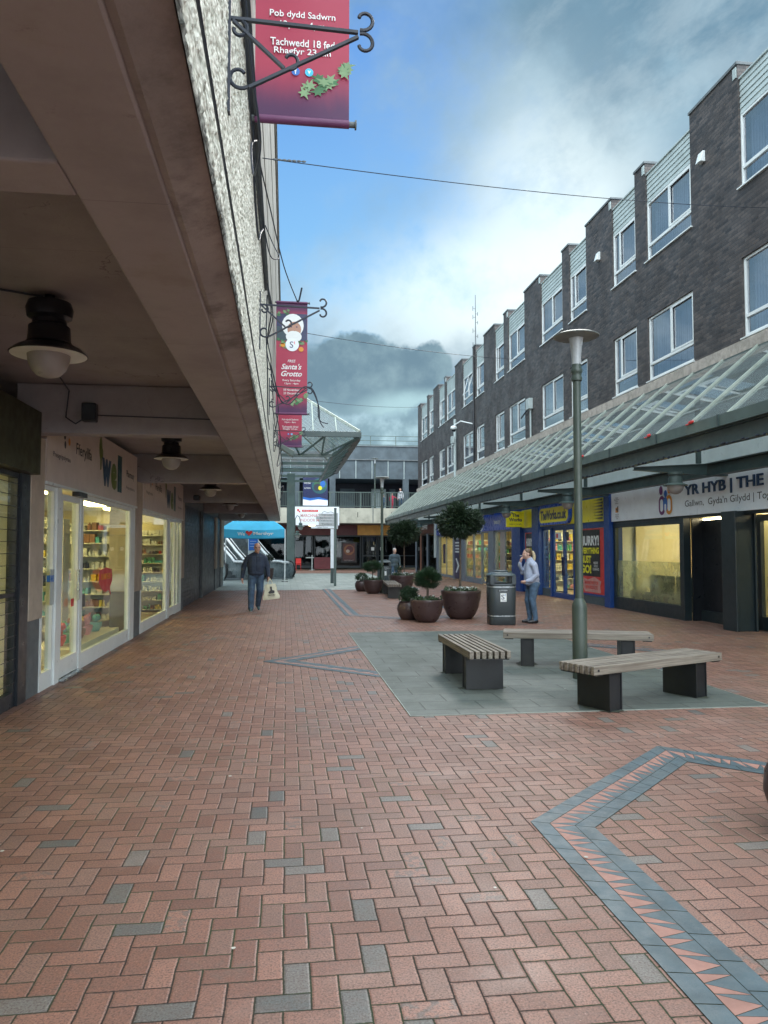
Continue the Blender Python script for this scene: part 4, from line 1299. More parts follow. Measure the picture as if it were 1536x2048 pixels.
        polys('holly_print', ['flaggreen', 'flaggreen2'], cl_, 'F', (cx - 0.14, y, top - 0.86), holly('F', 0, 0.16, -1, 16, 6), D)
        polys('holly_print', ['flaggreen', 'flaggreen2'], cl_, 'F', (cx + 0.18, y, top - 0.82), holly('F', 0, 0.12, 1, 12, 8), D)
        polys('round_badge', ['signwhite', 'orange'], cl_, 'F', (cx + 0.01, y, top - 0.86), [(disc_pts(-0.19,-0.01,0.045), 1), (disc_pts(0.18,-0.09,0.05), 1), (disc_pts(0,0,0.135,n=28), 0)], D + 0.006)
        text('S', 'navy', cl_, (cx - 0.005, y, top - 0.86), 'F', 0.13, depth=D + 0.010)
        text('t', 'red', cl_, (cx + 0.055, y, top - 0.82), 'F', 0.06, depth=D + 0.010)
    if kind == 'santa':
        T('FREE', bz + 1.065, 0.052, 0.16, shear=0.25, bold=0.006)
        T("Santa's\nGrotto", bz + 0.88, 0.26, 0.42, shear=0.35, bold=0.016)
        T('Every Saturday', bz + 0.665, 0.05, 0.36, bold=0.006)
        T('12pm - 4pm', bz + 0.60, 0.045, 0.28, bold=0.006)
        T('18 November', bz + 0.475, 0.045, 0.32, bold=0.006)
        T('23 December', bz + 0.405, 0.045, 0.32, bold=0.006)
    return t
banner(5.0, 4.50 + 2.26, 'nearest red banner with Welsh wording, cut off by the top of the photo', 'welsh')
banner(15.4, 4.37 + 2.26, "red banner for a free grotto with a bearded man's portrait", 'santa')
banner(20.6, 4.40 + 2.26, 'lowest looking red banner, partly hidden below the grotto banner', 'welsh')

# security light at the end of the fascia
sl = root('floodlight', (FX + 0.05, 19.6, 4.3), 'grey floodlight on the far end of the left fascia', 'floodlight')
mb = MB(); mb.bar((FX, 19.6, 4.32), (FX + 0.15, 19.6, 4.22), 0.05, 0.05); mb.build('mount', 'coping', sl)
mb = MB(); mb.hexa([(FX+.10,19.45,4.20),(FX+.42,19.45,3.98),(FX+.42,19.75,3.98),(FX+.10,19.75,4.20),(FX+.14,19.45,4.30),(FX+.46,19.45,4.12),(FX+.46,19.75,4.12),(FX+.14,19.75,4.30)]); mb.build('lamp_housing', 'steel2', sl, bevel=0.01)

# --- overhead wires
def wire(a_, b_, sag, r_, label):
    a_, b_ = Vector(a_), Vector(b_); n = 24
    pts = [a_.lerp(b_, i/n) - Vector((0,0,sag*4*(i/n)*(1-i/n))) for i in range(n+1)]
    mb_ = MB(); mb_.tube(pts, r_, 6)
    o_ = mb_.build('span_wire', 'cable'); tag(o_, label, 'wire', 'wires strung across the street')
    return o_
wire((FX, 7.6, 5.57), (9.04, 13.0, 8.05), 0.10, 0.005, 'nearest overhead wire crossing the whole sky')
mb = MB()
for k in range(7):
    mb.ellip((FX + 0.12 + k*0.05, 7.67 + k*0.028, 5.60 + k*0.014), 0.026, 0.008, 0.012, 8, 5)
o = mb.build('wire_chain', 'coping'); tag(o, 'short chain and shackle fixing the nearest wire to the wall', 'chain')
wire((FX, 19.5, 7.30), (9.04, 28.7, 9.08), 0.12, 0.008, 'middle overhead wire crossing in front of the dark cloud')
wire((FX, 33.0, 8.25), (9.04, 50.2, 11.2), 0.18, 0.010, 'farthest overhead wire low across the end of the street')
# ================================================================ RIGHT BRICK BUILDING
RX = 9.05
rb = root('brick_building', (RX, 22.0, 0), 'long dark brick building on the right with two rows of white windows', 'building')
RY0, RY1 = 2.0, 51.78
# bays (y0, y1, wide?)
bays = [(3.78,5.94,1),(6.52,7.95,0),(9.70,11.15,0),(11.80,13.98,1),(15.83,18.0,1),(18.59,20.02,0),(21.88,23.28,0),(23.91,26.07,1),(27.95,30.11,1),(30.76,32.14,0),(34.01,35.50,0),(36.08,38.27,1),(40.06,42.35,1),(42.85,44.48,0),(46.19,47.69,0),(48.30,50.52,1)]
WZ = ((5.83, 7.46), (8.90, 10.42))
wall = MB(); reveal = 0.10
segs = []
y = RY0
for (a, b, w_) in bays:
    segs.append((y, a, 'pier')); segs.append((a, b, 'bay')); y = b
segs.append((y, RY1, 'pier'))
for (a, b, k) in segs:
    if k == 'pier':
        wall.box(RX, RX + 0.6, a, b, 5.54, 11.48)
    else:
        wall.box(RX + 0.001, RX + 0.6, a, b, 5.54, 5.83)
        wall.box(RX + 0.001, RX + 0.6, a, b, 7.46, 8.90)
wall.box(RX + 0.602, 20, RY1 - 0.3, RY1 - 0.001, 0, 11.2)
wall.box(RX + 0.602, 20, RY0, RY0 + 0.3, 0, 11.2)
wall.box(RX + 0.3, RX + 0.598, RY1 - 0.2, RY1 - 0.001, 0, 5.535)
wall.build('brick_wall', 'brick', rb)
part('roof', 'roof', rb, (RX + 0.35, 20, RY0 + 0.3, RY1 - 0.301, 10.9, 11.05))
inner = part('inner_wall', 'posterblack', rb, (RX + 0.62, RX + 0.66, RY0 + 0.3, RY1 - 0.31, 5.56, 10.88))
for (a, b, k) in segs:
    if k == 'pier':
        mb = MB(); mb.box(RX - 0.03, RX + 0.62, a - 0.02, b + 0.02, 11.482, 11.545); mb.build('coping', 'coping', rb, bevel=0.006)
st = part('stone_band', 'stone', rb, (RX - 0.10, RX - 0.001, RY0, RY1, 5.53, 5.76))
rw = part('render_wall', 'white', rb, (RX + 0.0, RX + 0.25, RY0, RY1, 3.26, 5.52))

def upvc(parent, a, b, z0, z1, wide, tilt=False):
    X = RX + 0.075
    fr = MB(); W = 0.055
    xa, xb = X - 0.03, X + 0.04
    fr.box(xa, xb, a + 0.002, a + W, z0, z1); fr.box(xa, xb, b - W, b - 0.002, z0, z1)
    fr.box(xa + .001, xb - .001, a + W, b - W, z1 - W, z1 - 0.002); fr.box(xa + .001, xb - .001, a + W, b - W, z0 + 0.03, z0 + 0.03 + W)
    tz = z0 + (z1 - z0) * 0.27
    fr.box(xa - .004, xb - .003, a + W, b - W, tz - 0.035, tz + 0.035)
    my = (a + b) / 2 if wide else b - (b - a) * 0.27
    fr.box(xa + .002, xb - .004, my - 0.03, my + 0.03, tz + 0.035, z1 - W)
    f = fr.build('window', 'white', parent, bevel=0.006)
    # opening sash proud of the frame
    s_ = MB(); sa, sb = (a + W, my - 0.03) if wide else (a + W, my - 0.03)
    zz0, zz1 = tz + 0.036, z1 - W - 0.001
    sx = xa - 0.012
    def sbox(y0, y1, q0, q1): s_.box(sx, sx + 0.03, y0, y1, q0, q1)
    sbox(sa, sa + 0.045, zz0, zz1); sbox(sb - 0.045, sb, zz0, zz1)
    s_.box(sx + .001, sx + .029, sa + 0.045, sb - 0.045, zz0, zz0 + 0.045); s_.box(sx + .001, sx + .029, sa + 0.045, sb - 0.045, zz1 - 0.045, zz1)
    if tilt:
        for i, v in enumerate(s_.v):
            k = (zz1 - v[2]) / (zz1 - zz0)
            s_.v[i] = (v[0] - 0.30 * k, v[1], v[2])
    s_.build('sash', 'white', f)
    gl_ = MB(); gl_.box(X + 0.005, X + 0.011, a + W*0.6, b - W*0.6, z0 + 0.05, z1 - W*0.6)
    gl_.build('pane', 'winglass', f)
    si = MB(); si.hexa([(RX-0.045,a-0.04,z0-0.022),(RX+0.045,a-0.04,z0-0.022),(RX+0.045,b+0.04,z0-0.022),(RX-0.045,b+0.04,z0-0.022),(RX-0.045,a-0.04,z0+0.004),(RX+0.045,a-0.04,z0+0.014),(RX+0.045,b+0.04,z0+0.014),(RX-0.045,b+0.04,z0+0.004)])
    si.build('sill', 'white', f)
rbd = random.Random(4)
for i, (a, b, w_) in enumerate(bays):
    for lv, (z0, z1) in enumerate(WZ):
        upvc(rb, a, b, z0, z1, w_, tilt=(i == 11 and lv == 1))
        # slatted blind behind each window
        bl = MB(); n = int((b - a - 0.1) / 0.09)
        drop = rbd.choice([0, 0, 0, 0.35, 0.6]) if lv == 0 else 0
        for k in range(n):
            y0 = a + 0.05 + k * 0.09
            an = rbd.uniform(-0.004, 0.004)
            bl.add([(RX + 0.23 + an, y0, z0 + 0.03 + drop), (RX + 0.238, y0 + 0.09, z0 + 0.03 + drop), (RX + 0.238, y0 + 0.09, z1 - 0.02), (RX + 0.23 + an, y0, z1 - 0.02)], [(0,1,2,3)])
        bl.build('window_blind', 'blind', rb)
    if 1:
        c = MB(); zc = 10.422; n = 6; h_ = (11.16 - zc) / n
        for k in range(n):
            c.hexa([(RX+0.040,a+.002,zc+k*h_),(RX+0.10,a+.002,zc+k*h_),(RX+0.10,b-.002,zc+k*h_),(RX+0.040,b-.002,zc+k*h_),(RX+0.058,a+.002,zc+(k+1)*h_-0.004),(RX+0.10,a+.002,zc+(k+1)*h_-0.004),(RX+0.10,b-.002,zc+(k+1)*h_-0.004),(RX+0.058,b-.002,zc+(k+1)*h_-0.004)])
        c.box(RX + 0.02, RX + 0.35, a + .002, b - .002, 11.162, 11.195)
        c.build('cladding_panel', 'clad', rb)
# rail along the roof edge, seen between the piers
rl = MB(); rl.tube([(RX + 0.25, RY0 + .5, 11.36), (RX + 0.25, RY1 - 0.3, 11.36)], 0.022, 8)
rail = rl.build('roof_rail', 'brownsign', rb)
yy_ = 3.0; mb = MB()
for (a, b, w_) in bays:
    mb.tube([(RX + 0.25, (a + b) / 2 + 0.4, 11.19), (RX + 0.25, (a + b) / 2 + 0.4, 11.36)], 0.03, 8)
mb.build('rail_posts', 'brownsign', rail)
# hopper boxes at the pier corners
for i, (a, b, w_) in enumerate(bays):
    if w_ and i % 2 == 0 or i in (3, 5, 7):
        part('hopper_box', 'clad', rb, (RX - 0.02, RX + 0.08, b + 0.02, b + 0.14, 11.22, 11.44))

# fixings on the brick face
def fix(name, boxes, m_, label, cat, group=None):
    mb_ = MB()
    for b_ in boxes: mb_.box(*b_)
    o_ = mb_.build(name, m_, bevel=0.01)
    tag(o_, label, cat, group)
    return o_
vg = 'vent cowls on the brick wall'
for (y_, z_, lb_) in ((15.3, 10.22, 'white angled vent cowl high on the brick pier nearest the viewer'), (20.9, 10.17, 'white angled vent cowl on the second brick pier, above the lamp post')):
    mb = MB(); mb.hexa([(RX-0.13,y_-0.1,z_-0.12),(RX-0.003,y_-0.1,z_-0.12),(RX-0.003,y_+0.1,z_-0.12),(RX-0.13,y_+0.1,z_-0.12),(RX-0.06,y_-0.1,z_+0.12),(RX-0.003,y_-0.1,z_+0.12),(RX-0.003,y_+0.1,z_+0.12),(RX-0.06,y_+0.1,z_+0.12)])
    o = mb.build('vent_cowl', 'white', bevel=0.01); tag(o, lb_, 'vent', vg)
eb = root('junction_box', (RX - 0.1, 27.2, 7.0), 'grey junction box with a pipe down the brick wall', 'junction box')
part('box_body', 'clad', eb, (RX - 0.16, RX - 0.002, 27.02, 27.40, 6.82, 7.22), bevel=0.01)
mb = MB(); mb.tube([(RX - 0.05, 27.16, 6.82), (RX - 0.05, 27.16, 5.77)], 0.035, 8); mb.build('pipe', 'clad', eb)
mb = MB(); mb.tube([(RX - 0.08, 27.40, 6.86), (RX - 0.08, 28.2, 6.66)], 0.03, 8); mb.build('side_pipe', 'conduit', eb)
cm = root('camera_mast', (RX - 0.12, 39.55, 5.7), 'pale vertical pole fixed to the brick wall above the canopy', 'pole')
mb = MB(); mb.tube([(RX - 0.13, 39.55, 5.3), (RX - 0.13, 39.55, 8.55)], 0.075, 12); mb.build('pole', 'clad', cm, smooth=True)
part('box_body', 'clad', cm, (RX - 0.34, RX - 0.21, 39.40, 39.70, 7.25, 7.62))
cc = root('dome_camera', (RX - 0.6, 37.2, 7.6), 'white dome security camera on an arm off the brick wall', 'camera')
mb = MB(); mb.tube([(RX, 36.15, 7.75), (RX - 0.5, 36.6, 7.95), (RX - 0.75, 36.9, 7.80)], 0.03, 8); mb.build('arm', 'white', cc, smooth=True)
mb = MB(); mb.ellip((RX - 0.78, 36.95, 7.66), 0.17, 0.17, 0.12); mb.build('housing', 'white', cc, smooth=True)
mb = MB(); mb.ellip((RX - 0.78, 36.95, 7.58), 0.12, 0.12, 0.12); mb.build('dome', 'black', cc, smooth=True)
dp = MB(); dp.tube([(RX - 0.045, 35.80, 5.77), (RX - 0.045, 35.80, 11.45)], 0.04, 8)
tag(dp.build('drainpipe', 'black', smooth=True), 'black drainpipe down the brick wall between the dome camera and the windows', 'drainpipe')
am = root('radio_mast', (10.7, 42.0, 11.05), 'thin lattice radio mast standing on the brick building roof', 'mast')
mb = MB(); mb.tube([(10.7, 42, 11.05), (10.7, 42, 13.8), (10.7, 42, 16.2)], [0.045, 0.035, 0.018], 8); mb.build('pole', 'coping', am)
for z_ in (12.5, 13.3, 14.1, 14.9, 15.4):
    mb = MB(); mb.tube([(10.55, 42, z_ - 0.12), (10.55, 42, z_ + 0.14)], 0.018, 6); mb.bar((10.55, 42, z_), (10.7, 42, z_), 0.02, 0.02)
    mb.tube([(10.83, 42, z_ - 0.4), (10.83, 42, z_ - 0.2)], 0.018, 6); mb.bar((10.83, 42, z_ - 0.3), (10.7, 42, z_ - 0.3), 0.02, 0.02)
    mb.build('aerial', 'coping', am)
gw = MB(); gw.tube([(RX - 0.02, 49.9, 7.7), (RX - 0.3, 50.2, 8.0), (RX - 0.5, 50.4, 7.9)], 0.02, 6)

# ================================================================ GLAZED CANOPY
GX = 6.80
cy0, cy1 = 4.0, 51.72
ca = root('glazed_canopy', (GX, 25.0, 3.2), 'long lean-to glass canopy on green steel along the right hand shops', 'canopy')
Pz = lambda x_: 3.745 + (x_ - 6.88) * (5.50 - 3.745) / (8.95 - 6.88)
gt = MB()
gt.prism([(GX - 0.06, 3.55), (GX + 0.10, 3.55), (GX + 0.10, 3.575), (GX - 0.035, 3.575), (GX - 0.035, 3.73), (GX - 0.06, 3.73)], 'y', cy0, cy1)
gt.build('gutter', 'steel2', ca)
for k in range(24):
    part('gutter_joint', 'steel', ca, (GX - 0.075, GX - 0.062, cy0 + 1.0 + k*2.03, cy0 + 1.05 + k*2.03, 3.545, 3.735))
fb = MB()
fb.box(GX + 0.00, GX + 0.14, cy0, cy1, 3.525, 3.548); fb.box(GX + 0.055, GX + 0.075, cy0, cy1, 3.295, 3.524); fb.box(GX + 0.00, GX + 0.14, cy0, cy1, 3.27, 3.294)
fb.build('front_beam', 'steel', ca)
lg = MB(); rr = random.Random(9)
for k in range(150):
    y_ = cy0 + 2 + k * 0.17 + rr.uniform(-.05, .05)
    lg.ellip((GX - 0.015, y_, 3.262 + rr.uniform(-0.01, 0.02)), 0.018, rr.uniform(.03, .06), rr.uniform(.012, .03), 6, 4)
lgo = lg.build('cable_lumps', 'cable'); tag(lgo, 'lumpy black string of old fairy lights tied under the canopy front beam', 'fairy lights', kind='stuff')
mb = MB(); mb.box(8.52, 8.70, cy0, cy1, 3.35, 3.372); mb.box(8.60, 8.62, cy0, cy1, 3.13, 3.349); mb.box(8.52, 8.70, cy0, cy1, 3.106, 3.129)
mb.build('rear_beam', 'steel', ca)
mb = MB(); mb.box(8.95, 9.045, cy0, cy1, 5.44, 5.525); mb.build('wall_plate', 'steel2', ca)
NB = int((cy1 - cy0) / 1.165)
for k in range(NB + 1):
    y_ = 2.2 + 1.165 * (k + 1.6)
    if y_ > cy1 - 0.05: break
    b = MB(); b.bar((6.86, y_, Pz(6.86) + 0.03), (8.96, y_, Pz(8.96) + 0.03), 0.032, 0.036, up=(0,0,1))
    b.build('glazing_bar', 'bar', ca)
    if y_ + 1.165 < cy1:
        p = MB(); p.hexa([(6.87,y_+0.029,Pz(6.87)),(8.95,y_+0.029,Pz(8.95)),(8.95,y_+1.136,Pz(8.95)),(6.87,y_+1.136,Pz(6.87)),(6.87,y_+0.029,Pz(6.87)+.008),(8.95,y_+0.029,Pz(8.95)+.008),(8.95,y_+1.136,Pz(8.95)+.008),(6.87,y_+1.136,Pz(6.87)+.008)])
        p.build('pane', 'roofglass', ca)
# purlins under the glass
for f_ in (0.33, 0.66):
    x_ = 6.88 + f_ * 2.07
    b = MB(); b.box(x_ - 0.025, x_ + 0.025, cy0, cy1, Pz(x_) - 0.10, Pz(x_) - 0.045); b.build('purlin', 'bar', ca)
# hipped far end in glass with glazing bars
b = MB(); b.bar((6.88, cy1, 3.77), (8.96, cy1, 5.52), 0.07, 0.07); b.build('end_rafter', 'bar', ca)
b = MB(); b.box(GX - 0.06, 9.04, cy1 + 0.002, cy1 + 0.14, 3.30, 3.73); b.build('end_beam', 'steel2', ca)
CA = [8.6, 14.5, 20.4, 26.3, 32.2, 38.1, 44.0, 49.9]
for y_ in CA:
    arm = MB()
    for (a_, b_) in ((0, 0.014), (0.218, 0.232)):
        pass
    arm.hexa([(GX+0.15, y_-0.06, 3.205),(8.515, y_-0.06, 3.115),(8.515, y_+0.06, 3.115),(GX+0.15, y_+0.06, 3.205),(GX+0.15, y_-0.06, 3.222),(8.515, y_-0.06, 3.132),(8.515, y_+0.06, 3.132),(GX+0.15, y_+0.06, 3.222)])
    arm.hexa([(GX+0.15, y_-0.008, 3.222),(8.515, y_-0.008, 3.132),(8.515, y_+0.008, 3.132),(GX+0.15, y_+0.008, 3.222),(GX+0.15, y_-0.008, 3.262),(8.515, y_-0.008, 3.345),(8.515, y_+0.008, 3.345),(GX+0.15, y_+0.008, 3.262)])
    arm.hexa([(GX+0.15, y_-0.06, 3.262),(8.515, y_-0.06, 3.345),(8.515, y_+0.06, 3.345),(GX+0.15, y_+0.06, 3.262),(GX+0.15, y_-0.06, 3.268),(8.515, y_-0.06, 3.360),(8.515, y_+0.06, 3.360),(GX+0.15, y_+0.06, 3.268)])
    arm.build('cantilever_arm', 'steel', ca)
    part('arm_bracket', 'steel', ca, (8.705, 9.04, y_ - 0.08, y_ + 0.08, 3.108, 3.37))
    part('strut', 'steel', ca, (8.30, 8.38, y_ - 0.04, y_ + 0.04, 3.362, 4.85))
# red tape scraps caught on the gutter
for k, (y_, lb_) in enumerate(((11.9, 'scrap of red ribbon caught on the canopy gutter nearest the viewer'), (13.4, 'short red ribbon scrap on the canopy gutter'), (16.6, 'smallest red ribbon scrap on the canopy gutter'))):
    o = MB(); o.ellip((GX - 0.075, y_, 3.745), 0.02, 0.10 - 0.02*k, 0.028, 8, 5); o.ellip((GX - 0.08, y_ + 0.12, 3.72), 0.01, 0.06, 0.012, 8, 5)
    tag(o.build('ribbon_scrap', 'red'), lb_, 'ribbon', 'ribbon scraps on the gutter')

def canopy_lamp():
    t = root('canopy_lamp', (0,0,0), 'x', 'lamp', 'bell lamps under the glass canopy')
    b = MB(); b.lathe([(0.13,0.0),(0.14,-0.05),(0.12,-0.08),(0.12,-0.10),(0.135,-0.12),(0.135,-0.20),(0.15,-0.23)], seg=24); b.build('housing', 'steel', t, smooth=True)
    b = MB(); b.lathe([(0.14,-0.225),(0.20,-0.245),(0.245,-0.27),(0.24,-0.277),(0.19,-0.258),(0.14,-0.245)], seg=28); b.build('lamp_shade', 'steel2', t, smooth=True)
    b = MB(); b.lathe([(0.155,-0.255),(0.16,-0.30),(0.14,-0.37),(0.09,-0.425),(0.03,-0.445),(0.0005,-0.447)], seg=24); b.build('globe', 'frosted', t, smooth=True)
    return t
cl0 = canopy_lamp()
cl0.location = (7.75, CA[1] - 0.15, 3.165); cl0['label'] = 'bell lamp under the canopy in front of the hub logo'
for y_, lb_ in zip(CA[2:], ('bell lamp under the canopy in front of the long yellow sign', 'bell lamp under the canopy beside the small projecting yellow sign', 'bell lamp under the canopy just above the bushy clipped tree', 'fifth bell lamp under the canopy, hidden behind the clipped tree', 'sixth bell lamp under the canopy by the brown coffee sign', 'farthest bell lamp at the end of the canopy')):
    copy_tree(cl0, loc=(7.75, y_ - 0.15, 3.165), label=lb_)
cl_near = copy_tree(cl0, loc=(7.75, CA[0] - 0.15, 3.165), label='bell lamp under the nearest end of the canopy')

# ================================================================ RIGHT SHOPS
SXF = 9.0   # shop front plane
# ---- hub
hub = root('community_hub', (SXF, 14.0, 0), 'community hub with wide pale sign board and dark framed windows', 'shop')
sg = part('sign_board', 'signwhite', hub, (SXF - 0.07, SXF + 0.2, 6.0, 20.05, 2.375, 3.16))
X = SXF - 0.07
text('YR HYB | THE HUB', 'textblue', sg, (X, 16.12, 2.905), 'R', 0.30, 3.95, bold=0.02, depth=0.02, align='LEFT')
text("Gallwn,  Gyda'n Gilydd | Together We Can", 'textdark', sg, (X, 16.12, 2.62), 'R', 0.19, 4.6, depth=0.004, align='LEFT')
def ring(cx, cy_, rx, ry, t_, n=20):
    return disc_pts(cx, cy_, rx, ry, n)
lp = []
def capsule(cx, cy_, w_, h_, n=8):
    pts = []
    for i in range(n + 1): pts.append((cx + w_*math.cos(math.pi*i/n), cy_ + h_ - w_ + w_*math.sin(math.pi*i/n)))
    for i in range(n + 1): pts.append((cx + w_*math.cos(math.pi + math.pi*i/n), cy_ - h_ + w_ + w_*math.sin(math.pi + math.pi*i/n)))
    return pts
lp = [(capsule(-0.17, -0.12, 0.15, 0.23), 0), (capsule(0.17, -0.12, 0.15, 0.23), 2), (capsule(0.0, -0.10, 0.10, 0.17), 1),
      (capsule(-0.18, -0.12, 0.07, 0.15), 3), (capsule(0.18, -0.12, 0.07, 0.15), 3), (capsule(0.0, -0.18, 0.045, 0.09), 3),
      (disc_pts(-0.20, 0.24, 0.085, 0.11), 0), (disc_pts(0.02, 0.15, 0.075, 0.085), 1), (disc_pts(0.19, 0.24, 0.08, 0.10), 2)]
polys('people_logo', ['purple', 'midblue', 'orange', 'signwhite'], sg, 'R', (X, 17.00, 2.78), lp, 0.012)
text('Cyngor\nBwrdeistref\nSirol\nMerthyr', 'textdark', sg, (X, 19.68, 2.93), 'R', 0.20, 0.30)
polys('crest_logo', ['orange', 'textdark'], sg, 'R', (X, 19.68, 2.69), [([(-0.09,-0.08),(0.09,-0.08),(0.09,0.06),(0.02,0.06),(-0.09,0.04)], 0), ([(0.02,-0.06),(0.07,-0.06),(0.09,0.10),(0.03,0.08)], 1), (disc_pts(-0.02,0.0,0.035,0.03,8), 1)], 0.004)
text('Merthyr Tydfil\nCounty Borough\nCouncil', 'textdark', sg, (X, 19.68, 2.50), 'R', 0.14, 0.24)
part('sign_soffit', 'darkframe', hub, (SXF - 0.02, SXF + 0.2, 6.0, 20.05, 2.315, 2.372))
part('stall_riser', 'darkframe', hub, (SXF - 0.03, SXF + 0.10, 16.38, 20.05, 0, 0.30))
frame_opening(hub, 'window', 'darkframe', SXF + 0.03, 16.38, 20.05, 0.302, 2.312, wd=0.11, dp=0.1, sill=0.02)
part('window_post', 'darkframe', hub, (SXF - 0.05, SXF + 0.12, 16.25, 16.379, 0, 2.312))
sheet('frosted_film', 'frost', hub, 'R', (SXF + 0.05, 18.2, 0.82), 3.5, 0.98, 0.0)
part('side_panel', 'black', hub, (SXF + 0.38, SXF + 0.44, 14.3, 16.24, 0.24, 2.27))
part('panel_plinth', 'darkframe', hub, (SXF + 0.32, SXF + 0.5, 14.3, 16.24, 0.0, 0.238))
part('light_slot', 'panel', hub, (SXF + 0.40, SXF + 0.43, 14.4, 16.2, 2.275, 2.30))
part('panel_return', 'black', hub, (SXF + 0.13, SXF + 0.379, 16.20, 16.245, 0.0, 2.312))
mb = MB(); mb.box(8.74, 8.80, 13.92, 14.40, 0, 2.372); mb.box(8.801, 9.16, 13.98, 14.34, 0, 2.371); mb.box(9.161, 9.20, 13.92, 14.40, 0, 2.37)
mb.build('column', 'darkframe', hub, bevel=0.008)
fr_ = frame_opening(hub, 'door', 'darkframe', SXF + 0.45, 12.35, 13.25, 0.0, 2.312, wd=0.13, dp=0.08, sill=0.28)
part('push_bar', 'black', fr_, (SXF + 0.33, SXF + 0.40, 12.5, 13.15, 1.02, 1.14))
frame_opening(hub, 'door', 'darkframe', SXF + 0.45, 13.26, 14.25, 0.0, 2.312, wd=0.13, dp=0.08, sill=0.28)
frame_opening(hub, 'window', 'darkframe', SXF + 0.45, 6.4, 12.34, 0.0, 2.312, wd=0.13, dp=0.08, sill=0.3, mull=(9.0,))
text('Opening hours\nMonday 9-5\nTuesday 9-5\nWednesday 9-5\nThursday 9-5\nFriday 9-4\nSaturday 9-1', 'textdark', hub, (SXF + 0.43, 12.8, 1.62), 'R', 0.42, 0.4, depth=0.004)
room(hub, SXF + 0.55, 13.4, 6.4, 20.04, 2.7, 'yellowwall', lights=[(10.8, 18.5, 1.0, 0.5), (11.5, 16.5, 1.0, 0.5), (10.8, 12.6, 1.0, 0.5), (11.5, 9.5, 1.0, 0.5)])
part('partition', 'yellowwall', hub, (11.2, 11.26, 15.2, 19.9, 0.031, 2.69))
for y_, lb_ in ((19.15, 'dark sofa behind the frosted film, nearer the window post'), (17.75, 'dark sofa behind the frosted film, nearer the black panel')):
    so = root('sofa', (9.9, y_, 0), lb_, 'sofa', 'sofas inside the hub window')
    part('seat', 'sofa', so, (9.30, 9.85, y_ - 0.6, y_ + 0.6, 0.10, 0.45), bevel=0.03)
    part('backrest', 'sofa', so, (9.86, 9.98, y_ - 0.6, y_ + 0.6, 0.10, 0.92), bevel=0.04)

# ---- book shop with yellow signs
wk = root('discount_bookshop', (SXF, 24.6, 0), 'bookshop with yellow and royal blue front and closing down posters', 'shop')
for (y0, y1) in ((20.06, 20.42), (26.02, 26.74), (28.15, 29.25)):
    part('blue_pier', 'blue', wk, (SXF - 0.14, SXF + 0.25, y0, y1, 0, 3.09), bevel=0.006)
s_a = part('sign_board', 'yellow', wk, (SXF - 0.06, SXF + 0.15, 20.43, 26.01, 2.42, 3.09))
part('sign_board', 'yellow', wk, (SXF - 0.06, SXF + 0.15, 26.75, 28.14, 2.42, 3.09))
part('sign_header', 'blue', wk, (SXF - 0.02, SXF + 0.22, 20.06, 29.25, 3.095, 3.255))
part('sign_soffit', 'blue', wk, (SXF - 0.02, SXF + 0.22, 20.43, 28.14, 2.33, 2.415))
X = SXF - 0.06
def rrect(w_, h_, r_, n=8):
    pts = []
    for (cx, cy_, a0) in ((w_/2 - r_, h_/2 - r_, 0), (-w_/2 + r_, h_/2 - r_, 90), (-w_/2 + r_, -h_/2 + r_, 180), (w_/2 - r_, -h_/2 + r_, 270)):
        for i in range(n + 1):
            a_ = R(a0 + 90 * i / n); pts.append((cx + r_*math.cos(a_), cy_ + r_*math.sin(a_)))
    return pts
badge = MB(); pts = facepoly('R', (X, 24.45, 2.765), rrect(2.95, 0.66, 0.30), 0.10); b0 = facepoly('R', (X, 24.45, 2.765), rrect(2.95, 0.66, 0.30), 0.001)
n = len(pts); badge.add(pts + b0, [tuple(range(n))] + [(i, (i+1) % n, (i+1) % n + n, i + n) for i in range(n)])
bo = badge.build('sign_badge', 'signblue', s_a)
o = MB(); pp = facepoly('R', (X, 24.45, 2.765), rrect(2.75, 0.50, 0.23), 0.103); o.add(pp, [tuple(range(len(pp)))]); o.build('badge_face', 'yellow', s_a)
text('TheWorks.co.uk', 'navy', s_a, (X, 24.45, 2.765), 'R', 0.33, 2.45, bold=0.035, depth=0.108)
hp = []
for i in range(9):
    for j in range(7):
        r_ = 0.036 * (0.25 + i / 9.0)
        hp.append((disc_pts(i * 0.085 - 0.38 + (j % 2) * 0.03, j * 0.088 - 0.26, r_, r_, 8), 0))
polys('dot_pattern', ['textdark'], s_a, 'R', (X, 20.95, 2.765), hp, 0.002)
pj = root('projecting_sign', (8.5, 27.6, 2.7), 'small yellow projecting sign sticking out from the far blue pier', 'sign')
part('sign_box', 'yellow', pj, (8.18, 8.86, 27.60, 27.72, 2.44, 3.03), bevel=0.01)
text('The\nWorks', 'navy', pj, (8.52, 27.60, 2.80), 'F', 0.30, 0.50, bold=0.03)
text('books art toys gifts', 'navy', pj, (8.52, 27.60, 2.55), 'F', 0.06, 0.48)
